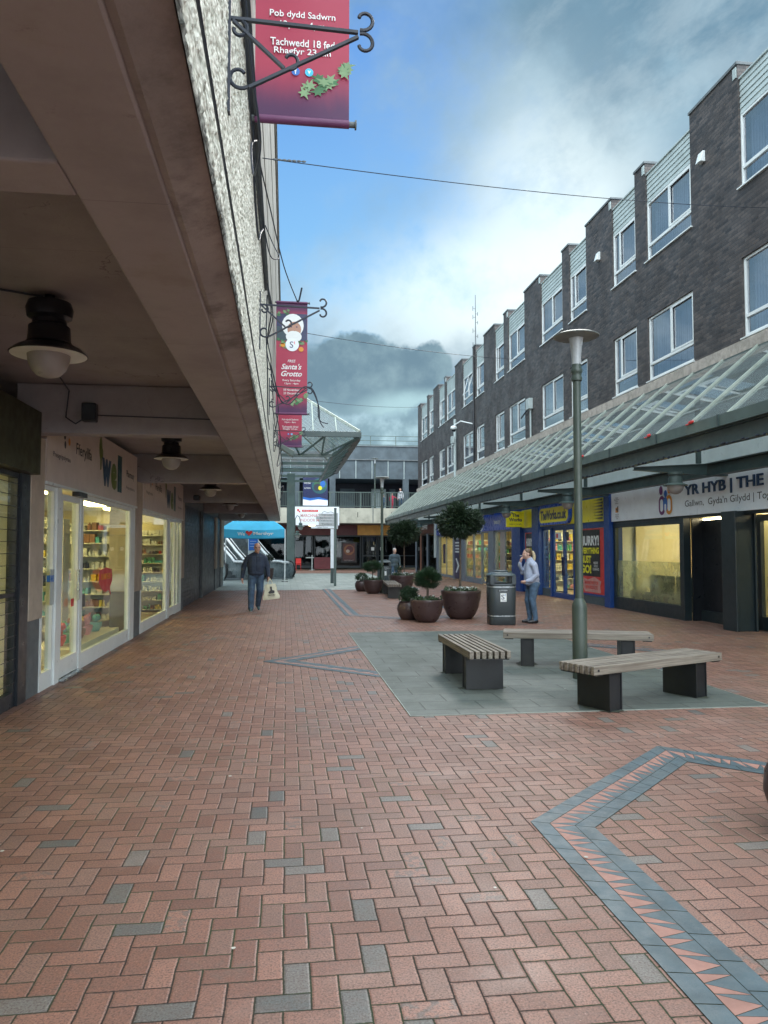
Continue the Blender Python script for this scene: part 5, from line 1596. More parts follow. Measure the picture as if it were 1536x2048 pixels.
# poster window
part('stall_riser', 'conc', wk, (SXF - 0.01, SXF + 0.12, 20.43, 22.95, 0, 0.235))
frame_opening(wk, 'poster_window', 'blue', SXF + 0.03, 20.43, 22.95, 0.237, 2.33, wd=0.09, dp=0.09, sill=0.06)
def hurry(parent, yc, wd_, cut=False):
    Xp = SXF + 0.020
    sheet('poster', 'red', parent, 'R', (Xp, yc, 1.26), wd_, 1.95, 0.0)
    pb_ = sheet('poster_panel', 'posterblack', parent, 'R', (Xp, yc + 0.06*wd_, 1.50), wd_*0.72, 1.38, 0.004)
    c_ = (Xp - 0.006, yc + 0.06*wd_, 0)
    k = wd_ / 2.1
    text('HURRY!', 'whiteprint', parent, (c_[0], c_[1], 1.87), 'R', 0.30, 1.38*k, bold=0.05)
    text('EVERYTHING', 'yellowtxt', parent, (c_[0], c_[1], 1.57), 'R', 0.19, 1.38*k, bold=0.05)
    text('MUST', 'yellowtxt', parent, (c_[0], c_[1] + 0.28*k, 1.31), 'R', 0.23, 0.80*k, bold=0.05)
    text('GO!', 'yellowtxt', parent, (c_[0], c_[1] + 0.28*k, 1.02), 'R', 0.26, 0.80*k, bold=0.05)
    text('MASSIVE\nSTOCK\nCLEARANCE', 'whiteprint', parent, (c_[0], c_[1] - 0.45*k, 1.12), 'R', 0.26, 0.46*k, bold=0.02)
    polys('splash_print', ['pinkred'], parent, 'R', (Xp, yc, 0.56), [([(-0.75*k,-0.02),(-0.6*k,0.20),(-0.3*k,0.14),(0.2*k,0.24),(0.7*k,0.12),(0.62*k,-0.02),(0.66*k,-0.22),(-0.5*k,-0.22)], 0)], 0.006)
    text('MAKING WAY FOR\nNEW PRODUCTS', 'red', parent, (Xp - 0.006, yc, 0.55), 'R', 0.24, 1.0*k, bold=0.02, depth=0.006)
hurry(wk, 21.68, 2.10)
part('window_light', 'tube', wk, (SXF + 0.16, SXF + 0.19, 20.9, 22.7, 2.255, 2.275))
frame_opening(wk, 'poster_window', 'blue', SXF + 0.03, 26.76, 28.13, 0.05, 2.33, wd=0.09, dp=0.09, sill=0.25)
hurry(wk, 27.42, 1.12)
part('door_pier', 'blue', wk, (SXF - 0.03, SXF + 0.12, 22.96, 23.02, 0, 2.33))
d1 = frame_opening(wk, 'door', 'blue', SXF + 0.06, 23.03, 23.95, 0.0, 2.33, wd=0.085, dp=0.07, sill=0.17)
part('door_handle', 'navy', d1, (SXF - 0.02, SXF + 0.02, 23.86, 23.90, 0.75, 1.35))
d2 = frame_opening(wk, 'door', 'blue', SXF + 0.06, 23.96, 25.00, 0.0, 2.33, wd=0.085, dp=0.07, sill=0.17)
part('door_handle', 'navy', d2, (SXF - 0.02, SXF + 0.02, 24.01, 24.05, 0.75, 1.35))
part('door_post', 'blue', wk, (SXF - 0.02, SXF + 0.12, 25.01, 25.16, 0, 2.33))
part('stall_riser', 'conc', wk, (SXF + 0.0, SXF + 0.1, 25.17, 26.01, 0, 0.25))
frame_opening(wk, 'side_window', 'blue', SXF + 0.05, 25.17, 26.01, 0.252, 2.33, wd=0.05, dp=0.06, sill=0.03)
text('ANYTHING', 'navy', wk, (SXF + 0.012, 25.55, 1.35), 'R', 0.22, 1.75, bold=0.03, basis=(Vector((0,0,-1)), Vector((0,-1,0)), Vector((-1,0,0))))
text('24', 'whiteprint', wk, (SXF + 0.012, 23.5, 0.55), 'R', 0.14, 0.16, bold=0.02)
sheet('door_sticker', 'signwhite', wk, 'R', (SXF + 0.02, 24.45, 2.06), 0.5, 0.22, 0.004)
sheet('door_sticker', 'red', wk, 'R', (SXF + 0.018, 24.55, 2.06), 0.16, 0.14, 0.004)
sheet('door_sticker', 'textdark', wk, 'R', (SXF + 0.02, 23.62, 2.04), 0.28, 0.26, 0.004)
room(wk, SXF + 0.16, 13.0, 20.10, 29.2, 2.75, 'whitewall', lights=[(10.2, 24.4, 0.3, 1.4), (11.6, 25.6, 0.3, 1.6), (11.6, 22.8, 0.3, 1.6), (10.4, 27.6, 0.3, 1.2), (10.4, 21.4, 0.3, 1.2)])
bg = 'display shelves inside the yellow signed bookshop'
shelves('shelf_unit', (12.4, 24.5, 0), 5.5, 0.4, 2.1, 6, R(-90), 'wall of display shelves at the back of the bookshop', group=bg)
shelves('shelf_unit', (10.9, 24.9, 0), 1.0, 0.5, 1.0, 3, R(-90), 'low display shelf just inside the bookshop doors', group=bg)
shelves('shelf_unit', (10.35, 28.55, 0), 2.0, 0.4, 2.2, 6, R(0), 'tall crossways shelf seen through the bookshop doors', group=bg)
shelves('shelf_unit', (9.75, 26.9, 0), 0.9, 0.35, 1.1, 3, R(0), 'low crossways shelf behind the orange display box', group=bg)
ob = MB(); ob.box(9.9, 10.4, 24.25, 24.85, 0.031, 0.62); tag(ob.build('display_bin', mat('orange_box', (0.65,0.22,0.05), 0.5), bevel=0.01), 'orange display box inside the bookshop doors', 'display box')
# ---- chemist with blue sign
bt_ = root('blue_chemist', (SXF, 37.0, 0), 'chemist with long royal blue sign and bright yellow interior', 'shop')
sg = part('sign_board', 'signblue', bt_, (SXF - 0.05, SXF + 0.15, 29.26, 44.9, 2.42, 3.16))
X = SXF - 0.05
text('beauty', 'whiteprint', sg, (X, 31.6, 2.76), 'R', 0.26, 1.0, bold=0.02)
polys('oval_logo', ['whiteprint', 'signblue'], sg, 'R', (X, 34.4, 2.80), [(disc_pts(0,0,0.62,0.36,28), 0), (disc_pts(0.05,0,0.50,0.29,28), 1), ([(-0.35,-0.12),(-0.25,-0.24),(0.15,-0.22),(0.2,0.1),(-0.1,0.24),(-0.3,0.20)], 0)], 0.004)
text('pharmacy', 'whiteprint', sg, (X, 40.2, 2.80), 'R', 0.26, 1.8, bold=0.02)
polys('cross_logo', ['whiteprint'], sg, 'R', (X, 43.9, 2.8), [([(-0.12,-0.32),(0.12,-0.32),(0.12,0.32),(-0.12,0.32)], 0), ([(-0.4,-0.1),(0.4,-0.1),(0.4,0.1),(-0.4,0.1)], 0)], 0.004)
part('grey_pier', 'greydoor', bt_, (SXF - 0.04, SXF + 0.2, 32.25, 33.05, 0, 2.41))
part('grey_pier', 'greydoor', bt_, (SXF - 0.04, SXF + 0.2, 44.55, 44.95, 0, 2.41))
frame_opening(bt_, 'window', 'greydoor', SXF + 0.05, 29.30, 32.20, 0.1, 2.41, wd=0.07, sill=0.15, mull=(30.7,))
part('door_post', 'greydoor', bt_, (SXF, SXF + 0.1, 33.06, 33.30, 0, 2.41))
frame_opening(bt_, 'window', 'greydoor', SXF + 0.05, 33.31, 34.35, 0.05, 2.41, wd=0.06, sill=0.1)
d = frame_opening(bt_, 'door', 'greydoor', SXF + 0.05, 34.5, 36.0, 0.0, 2.41, wd=0.09, sill=0.25)
d = frame_opening(bt_, 'door', 'greydoor', SXF + 0.05, 36.05, 37.75, 0.0, 2.41, wd=0.09, sill=0.25)
sheet('frosted_film', 'frost', bt_, 'R', (SXF + 0.06, 35.55, 0.92), 4.3, 1.32, 0.0)
part('grey_post', 'greydoor', bt_, (SXF, SXF + 0.1, 37.8, 38.6, 0, 2.41))
po = part('poster_board', 'navy', bt_, (SXF - 0.02, SXF + 0.04, 38.62, 40.1, 0.06, 2.40))
for k in range(4):
    sheet('printed_stripe', 'whiteprint', po, 'R', (SXF - 0.02, 39.35, 1.95 - k*0.16), 1.0, 0.07, 0.004)
text('OPEN', 'whiteprint', po, (SXF - 0.02, 39.35, 2.18), 'R', 0.14, 0.9, bold=0.02)
polys('printed_arrow', ['whiteprint'], po, 'R', (SXF - 0.02, 39.35, 0.75), [([(-0.45,0.35),(-0.2,0.40),(0.45,0.0),(-0.2,-0.40),(-0.45,-0.35),(0.05,0.0)], 0)], 0.004)
part('grey_post', 'greydoor', bt_, (SXF, SXF + 0.1, 40.12, 40.6, 0, 2.41))
frame_opening(bt_, 'window', 'greydoor', SXF + 0.05, 40.62, 44.5, 0.05, 2.41, wd=0.08, sill=0.12, mull=(42.4,))
sheet('window_poster', 'navy', bt_, 'R', (SXF + 0.04, 43.0, 1.35), 0.6, 1.1, 0.0)
sheet('window_poster', mat('perfume_poster', (0.42,0.36,0.34), 0.4), bt_, 'R', (SXF + 0.04, 31.1, 1.4), 0.85, 1.9, 0.0)
text('CHANEL', 'textdark', bt_, (SXF + 0.036, 31.1, 1.0), 'R', 0.14, 0.6) if False else None
room(bt_, SXF + 0.16, 13.5, 29.28, 44.9, 2.75, 'yellowwall', lights=[(10.4, 30.8, 0.4, 1.6), (10.4, 34.6, 0.4, 1.6), (10.4, 38.0, 0.4, 1.6), (10.4, 42.4, 0.4, 1.6), (12.2, 36.0, 0.4, 2.0)])
cg = 'display shelves inside the blue chemist'
shelves('shelf_unit', (9.75, 30.0, 0), 1.4, 0.4, 1.5, 5, R(-90), 'shelf unit by the chemist window beside the grey pier', group=cg)
shelves('shelf_unit', (9.95, 33.3, 0), 1.2, 0.35, 2.0, 6, R(0), 'crossways shelf seen through the chemist window past the poster', group=cg)
shelves('shelf_unit', (10.1, 39.3, 0), 1.6, 0.35, 2.1, 6, R(0), 'crossways shelf seen above the frosted chemist doors', group=cg)
shelves('shelf_unit', (11.2, 35.4, 0), 3.6, 0.4, 2.1, 6, R(-90), 'tall shelf unit seen over the frosted chemist doors', group=cg)
# ---- coffee shop
cf = root('coffee_shop', (SXF, 49.0, 0), 'coffee shop with brown fascia at the far end of the canopy', 'shop')
sg = part('sign_board', 'brownsign', cf, (SXF - 0.05, SXF + 0.15, 45.3, 53.9, 2.62, 3.34))
part('sign_trim', 'white', cf, (SXF - 0.12, SXF + 0.15, 45.05, 45.29, 1.1, 3.36))
text('qk COFFEE', 'whiteprint', sg, (SXF - 0.05, 49.3, 2.98), 'R', 0.34, 3.0, bold=0.03)
part('warm_post', mat('copper_post', (0.22,0.10,0.07), 0.5), cf, (SXF - 0.03, SXF + 0.15, 50.2, 50.6, 0, 2.61))
part('grey_post', 'greydoor', cf, (SXF - 0.03, SXF + 0.15, 47.9, 48.2, 0, 2.61))
part('grey_post', 'greydoor', cf, (SXF - 0.03, SXF + 0.15, 52.2, 52.45, 0, 2.61))
frame_opening(cf, 'window', 'darkframe', SXF + 0.05, 45.3, 47.88, 0.05, 2.6, wd=0.08, glass='darkglass')
frame_opening(cf, 'window', 'darkframe', SXF + 0.05, 48.22, 50.18, 0.05, 2.6, wd=0.08, glass='darkglass')
frame_opening(cf, 'window', 'darkframe', SXF + 0.05, 50.62, 52.18, 0.05, 2.6, wd=0.08, glass='darkglass')
room(cf, SXF + 0.16, 13.5, 45.3, 53.9, 2.75, 'brownsign', lights=[(11.5, 50.0, 0.1, 0.6)], lm='panel2')
# ================================================================ FAR BUILDING WITH UPPER DECK
fb_ = root('market_hall', (4.0, 60.0, 0), 'grey concrete market hall with an upper deck closing the street', 'building')
DY = 57.0; SY = 60.2
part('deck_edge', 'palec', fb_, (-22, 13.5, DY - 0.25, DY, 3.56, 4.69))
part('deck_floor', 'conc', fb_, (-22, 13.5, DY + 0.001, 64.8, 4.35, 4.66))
for x_ in (6.45, 9.05):
    part('deck_edge_joint', 'conc', fb_, (x_, x_ + 0.05, DY - 0.262, DY - 0.251, 3.58, 4.68))
for x_ in (5.3, 7.85):
    part('drain_stain', 'posterblack', fb_, (x_, x_ + 0.05, DY - 0.258, DY - 0.251, 4.0, 4.38))
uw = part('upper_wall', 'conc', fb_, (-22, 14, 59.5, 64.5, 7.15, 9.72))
for x_ in [ -1.0 + 1.28*k for k in range(10)]:
    part('wall_rib', 'clad', fb_, (x_, x_ + 0.05, 59.44, 59.499, 7.17, 8.6 if int(x_*7) % 3 else 9.7))
part('wall_ledge', 'coping', fb_, (-22, 14, 59.38, 59.498, 8.62, 8.70))
part('parapet_cap', 'coping', fb_, (-22, 14, 59.42, 64.5, 9.725, 9.80))
for x_ in (-4.0, 0.55, 3.35, 9.15, 12.8):
    part('deck_column', 'conc', fb_, (x_, x_ + 0.45, 59.2, 59.65, 4.661, 7.148))
part('recess_back', 'navydark', fb_, (-22, 14, 64.3, 64.5, 4.661, 7.148))
for k, (x0, x1, m_) in enumerate(((4.4, 5.6, 'conc'), (7.0, 8.2, 'clad'), (8.5, 9.0, 'conc'))):
    part('recess_panel', m_, fb_, (x0, x1, 62.5, 62.6, 4.661, 6.6))
# roof rail
mb = MB()
for z_ in (10.0, 10.35, 10.72):
    mb.tube([(-2, 60.5, z_), (13.5, 60.5, z_)], 0.025, 6)
for k in range(8):
    mb.tube([(-1.5 + k*2.05, 60.5, 9.8), (-1.5 + k*2.05, 60.5, 10.72)], 0.03, 6)
mb.build('roof_railing', 'steel2', fb_)
# railing of the deck
dr_ = root('deck_railing', (4.0, DY, 4.69), 'grey green metal railing along the upper deck', 'railing')
mb = MB(); mb.box(-20, 10.5, DY - 0.18, DY - 0.12, 5.85, 5.91); mb.box(-20, 10.5, DY - 0.17, DY - 0.13, 4.80, 4.85); mb.build('rail', 'steel2', dr_)
mb = MB()
x_ = -6.0
while x_ < 10.4:
    mb.box(x_, x_ + 0.03, DY - 0.165, DY - 0.135, 4.851, 5.849); x_ += 0.135
mb.build('balusters', 'steel2', dr_)
for k in range(8):
    part('rail_post', 'steel2', dr_, (-6 + k*2.3, -6 + k*2.3 + 0.08, DY - 0.20, DY - 0.11, 4.692, 5.92))
# poster on the deck
pst = root('deck_poster', (2.15, DY - 0.3, 4.75), 'large navy poster with a round picture hung on the deck railing', 'poster')
part('poster_board', 'navy', pst, (1.23, 3.07, DY - 0.24, DY - 0.205, 4.86, 6.98))
polys('round_picture', ['teal', 'flaggreen', 'midblue', 'yellow', 'textdark'], pst, 'F', (2.45, DY - 0.24, 6.32), [(disc_pts(0,0,0.58,0.58,28), 0), (disc_pts(0.05,0.1,0.45,0.4,12), 1), (disc_pts(-0.15,-0.1,0.28,0.3,10), 4), (disc_pts(0.25,0.15,0.2,0.26,10), 2), (disc_pts(0.05,-0.15,0.14,0.16,10), 3)], 0.004)
text('CELEBRATE\nCHRISTMAS', 'whiteprint', pst, (1.55, DY - 0.24, 6.60), 'F', 0.26, 0.50)
text('IN TOWN', 'whiteprint', pst, (1.55, DY - 0.24, 6.15), 'F', 0.12, 0.45)
polys('wave_print', ['midblue', 'signwhite'], pst, 'F', (2.15, DY - 0.24, 5.2), [([(-0.92,-0.34),(0.92,-0.34),(0.92,0.1),(0.3,0.28),(-0.4,0.20),(-0.92,0.30)], 0), ([(-0.92,-0.34),(0.92,-0.34),(0.92,0.05),(0.2,0.12),(-0.4,0.02),(-0.92,0.12)], 1)], 0.004)
# market sign
ms_ = root('market_sign', (2.3, DY - 0.4, 3.4), 'wide white indoor market sign with red lettering on the deck edge', 'sign')
sb = part('sign_panel', 'signwhite', ms_, (0.60, 3.92, DY - 0.40, DY - 0.26, 3.38, 4.76))
YF = DY - 0.40
text('MARCHNAD DAN DO', 'pinkred', sb, (2.33, YF, 4.10), 'F', 0.24, 2.55, bold=0.02)
text('INDOOR MARKET', 'pinkred', sb, (2.15, YF, 3.76), 'F', 0.22, 2.2, bold=0.01)
polys('sign_strip', ['red'], sb, 'F', (1.75, YF, 4.45), [(rrect(1.2, 0.15, 0.05, 4), 0)], 0.004)
text('FIRST FLOOR / LLAWR CYNTAF', 'whiteprint', sb, (1.75, YF, 4.45), 'F', 0.07, 1.0, depth=0.008)
polys('sign_arrow', ['red'], sb, 'F', (0.92, YF, 4.45), [([(-0.12,0.14),(0.06,0.12),(0.0,0.06),(0.14,-0.08),(0.08,-0.14),(-0.06,0.0),(-0.12,-0.06)], 0)], 0.004)
# ground floor shops
part('fascia_panel', 'maroon', fb_, (-22, 5.60, SY - 0.1, SY + 0.1, 2.72, 3.50))
part('fascia_panel', 'ochre', fb_, (5.62, 8.6, SY - 0.1, SY + 0.1, 2.72, 3.50))
part('fascia_panel', 'coping', fb_, (8.62, 13.5, SY - 0.1, SY + 0.1, 2.72, 3.50))
part('deck_soffit', 'coping', fb_, (-22, 13.5, DY + 0.01, SY - 0.12, 3.515, 3.60))
for k, (x0, x1) in enumerate(((-9, -6), (-5.9, -3), (-2.9, 0.4), (0.5, 2.1), (2.2, 3.55), (3.9, 5.9), (6.0, 7.2), (7.25, 8.5), (8.6, 10.6), (10.7, 13))):
    fr = MB(); zt = 2.70
    fr.box(x0, x0 + 0.07, SY - 0.04, SY + 0.03, 0.12, zt); fr.box(x1 - 0.07, x1, SY - 0.04, SY + 0.03, 0.12, zt)
    fr.box(x0 + .07, x1 - .07, SY - 0.039, SY + 0.029, zt - 0.1, zt); fr.box(x0 + .07, x1 - .07, SY - 0.039, SY + 0.029, 0.12, 0.3)
    if k in (6, 7, 8): fr.box(x0 + .07, x1 - .07, SY - 0.037, SY + 0.027, 1.05, 1.12)
    f = fr.build('shop_window', 'darkframe', fb_)
    part('pane', 'darkglass', f, (x0 + 0.05, x1 - 0.05, SY - 0.006, SY + 0.004, 0.2, zt - 0.05))
part('shop_back_wall', 'posterblack', fb_, (-22, 13.5, 64.6, 64.8, 0, 4.34))
part('shop_floor', 'shopfloor', fb_, (-22, 13.5, SY, 64.6, 0.005, 0.02))
part('inner_partition', 'navydark', fb_, (3.6, 3.85, SY - 0.05, 64.5, 0.02, 2.7))
part('warm_pillar', 'cream', fb_, (2.85, 3.2, SY + 0.4, SY + 0.75, 0.02, 2.7))
part('lit_display', emis('far_display_glow', (0.9, 0.6, 0.3), 0.25), fb_, (3.95, 4.2, SY + 1.5, SY + 1.55, 1.7, 2.0))
wp = root('window_poster', (4.9, SY - 0.1, 0.5), 'framed poster of a warm coloured round dish on the far shop glass', 'poster')
part('poster_board', 'posterblack', wp, (4.35, 5.55, SY - 0.10, SY - 0.05, 0.55, 2.15))
polys('poster_picture', ['brownsign', 'warmdish', 'maroon', 'cream', 'brownsign'], wp, 'F', (4.95, SY - 0.10, 1.45), [([(-0.48,-0.75),(0.48,-0.75),(0.48,0.6),(-0.48,0.6)], 0), (disc_pts(0,0.1,0.42,0.42,18), 1), (disc_pts(0.05,0.15,0.3,0.28,9), 2), (disc_pts(-0.1,0,0.16,0.14,7), 3), (disc_pts(0.15,0.2,0.1,0.1,7), 4)], 0.004)
text('HOT DRINKS', 'whiteprint', wp, (4.95, SY - 0.10, 0.72), 'F', 0.1, 0.7)
for x_, lb_ in ((6.72, 'small white notice on the far door glass, left of the pair'), (7.45, 'small white notice on the far door glass, right of the pair')):
    o = MB(); o.box(x_, x_ + 0.24, SY - 0.055, SY - 0.045, 1.50, 1.76); tag(o.build('door_notice', 'whiteprint'), lb_, 'notice', 'notices on the far doors')
for x_, lb_ in ((-0.95, 'glowing round downlight under the deck, beside the left building'), (1.92, 'glowing round downlight under the deck below the market sign')):
    o = MB(); o.lathe([(0.26, 3.44), (0.24, 3.36), (0.10, 3.33), (0.0005, 3.33)], (x_, DY - 0.15 + 0.6), 18)
    tag(o.build('downlight', 'glow', smooth=True), lb_, 'light', 'downlights under the deck')
bx = root('barrier_counter', (2.8, 58.8, 0), 'maroon cafe barrier panel with a side post by the far shops', 'barrier')
part('barrier_panel', 'maroon', bx, (2.15, 3.45, 58.7, 58.8, 0.08, 0.98))
part('barrier_post', 'clad', bx, (1.95, 2.03, 58.70, 58.78, 0.0, 1.15))
part('barrier_arm', 'clad', bx, (1.5, 2.14, 58.71, 58.77, 0.92, 1.0))
part('foot', 'clad', bx, (1.8, 2.18, 58.55, 58.93, 0.0, 0.03))
cs = root('cafe_chair', (0.9, 58.5, 0), 'small red cafe chair outside the far shops', 'chair')
part('seat', 'red', cs, (0.75, 1.15, 58.4, 58.8, 0.42, 0.46)); part('backrest', 'red', cs, (0.75, 1.15, 58.8, 58.83, 0.5, 0.9))
for (a_, b_) in ((0.76, 58.41), (1.11, 58.41), (0.76, 58.76), (1.11, 58.76)): part('leg', 'red', cs, (a_, a_ + 0.03, b_, b_ + 0.03, 0.005, 0.419))

# ================================================================ HIPPED GLASS ROOF OVER THE ESCALATORS
hr = root('hipped_glass_roof', (0.22, 40.2, 0), 'hipped glass and steel truss roof on a green column over the escalators', 'canopy')
X0, X1, Y0, Y1, ZE = -3.1, 3.35, 34.8, 51.0, 7.0
xm = (X0 + X1) / 2; dd = (X1 - X0) / 2; ZR = ZE + dd * 0.80
A, B, C_, D_ = Vector((X0,Y0,ZE)), Vector((X1,Y0,ZE)), Vector((X1,Y1,ZE)), Vector((X0,Y1,ZE))
E1, E2 = Vector((xm, Y0 + dd, ZR)), Vector((xm, Y1 - dd, ZR))
for nm, poly in (('pane', [A,B,E1]), ('pane', [B,C_,E2,E1]), ('pane', [C_,D_,E2]), ('pane', [D_,A,E1,E2])):
    mb = MB(); up_ = Vector((0,0,0.02)); n = len(poly)
    mb.add([p + up_*2 for p in poly] + [p + up_*1.2 for p in poly], [tuple(range(n)), tuple(reversed(range(n, 2*n)))] + [(i, (i+1) % n, (i+1) % n + n, i + n) for i in range(n)])
    mb.build('pane', 'roofglass', hr)
for (p, q) in ((A,E1),(B,E1),(C_,E2),(D_,E2),(E1,E2)):
    mb = MB(); mb.bar(p + Vector((0,0,.06)), q + Vector((0,0,.06)), 0.10, 0.10); mb.build('hip_beam', 'bar', hr)
def roofz(x_, y_):
    return ZE + 0.8 * max(0, min(x_ - X0, X1 - x_, y_ - Y0, Y1 - y_))
k = 0
for i in range(1, 6):
    x_ = X0 + i * (X1 - X0) / 6
    top_y = Y0 + min(x_ - X0, X1 - x_)
    mb = MB(); mb.bar((x_, Y0, ZE + .05), (x_, top_y, roofz(x_, top_y) + .05), 0.05, 0.05); mb.build('glazing_bar', 'bar', hr)
for i in range(1, 14):
    y_ = Y0 + i * (Y1 - Y0) / 14
    for sx in (0, 1):
        xe = X1 if sx else X0
        run = min(dd, y_ - Y0, Y1 - y_)
        xt = xe - run if sx else xe + run
        mb = MB(); mb.bar((xe, y_, ZE + .05), (xt, y_, ZE + 0.8*run + .05), 0.05, 0.05); mb.build('glazing_bar', 'bar', hr)
# eaves trusses: top and bottom chord with braces
for (p, q) in ((A,B),(B,C_),(C_,D_),(D_,A)):
    mb = MB(); mb.bar(p + Vector((0,0,-0.10)), q + Vector((0,0,-0.10)), 0.16, 0.24); mb.build('eaves_beam', 'steel', hr)
ZB = ZE - 0.95
ins = 1.2
a2, b2, c2, d2 = Vector((X0+ins,Y0+ins,ZB)), Vector((X1-ins,Y0+ins,ZB)), Vector((X1-ins,Y1-ins,ZB)), Vector((X0+ins,Y1-ins,ZB))
for (p, q) in ((a2,b2),(b2,c2),(c2,d2),(d2,a2)):
    mb = MB(); mb.bar(p, q, 0.12, 0.14); mb.build('lower_chord', 'steel2', hr)
for (p, q) in ((A,a2),(B,b2),(C_,c2),(D_,d2)):
    mb = MB(); mb.bar(p + Vector((0,0,-.2)), q, 0.10, 0.12); mb.build('brace', 'steel2', hr)
def lace(P0, P1, Q0, Q1, n):
    for i in range(n):
        p = P0.lerp(P1, i/n) + Vector((0,0,-.2)); q = Q0.lerp(Q1, (i + 0.5)/n); r_ = P0.lerp(P1, (i+1)/n) + Vector((0,0,-.2))
        for (s_, e_) in ((p, q), (q, r_)):
            mb_ = MB(); mb_.bar(s_, e_, 0.07, 0.07); mb_.build('brace', 'steel2', hr)
lace(A, B, a2, b2, 4); lace(B, C_, b2, c2, 8)
for i in range(1, 4):
    y_ = Y0 + ins + i * (Y1 - Y0 - 2*ins) / 4
    mb = MB(); mb.bar((X0+ins, y_, ZB), (X1-ins, y_, ZB), 0.10, 0.14); mb.build('cross_tie', 'steel2', hr)
mb = MB(); mb.bar((X1 - .1, Y0 + .15, ZE - .28), (X1 - .1, Y1, ZE - .28), 0.30, 0.12); mb.build('soffit_duct', 'black', hr)
part('column', 'steel2', hr, (0.03, 0.50, 43.9, 44.35, 0, ZB - 0.072), bevel=0.02)
part('column', 'steel2', hr, (-2.6, -2.15, 49.0, 49.45, 0, ZB - 0.072), bevel=0.02)
# twin lantern on the column
ln = root('twin_lantern', (0.55, 43.95, 3.0), 'curled arm with two small bell lanterns on the green column', 'lantern')
mb = MB(); mb.tube([(0.51, 44.0, 2.7), (0.52, 43.9, 3.35), (0.62, 43.88, 3.55), (0.76, 43.87, 3.45), (0.82, 43.86, 3.12)], 0.025, 8); mb.build('arm', 'steel2', ln, smooth=True)
for (cx_, cz_) in ((0.82, 3.05), (0.64, 2.58)):
    mb = MB(); mb.lathe([(0.07, cz_ + 0.08), (0.11, cz_ + 0.03), (0.10, cz_ - 0.06), (0.24, cz_ - 0.14), (0.235, cz_ - 0.155), (0.1, cz_ - 0.09)], (cx_, 43.82), 18); sh_ = mb.build('lamp_shade', 'steel2', ln, smooth=True)
    mb = MB(); mb.lathe([(0.15, cz_ - 0.13), (0.14, cz_ - 0.25), (0.07, cz_ - 0.33), (0.0005, cz_ - 0.34)], (cx_, 43.82), 18); mb.build('globe', 'frosted', ln, smooth=True)

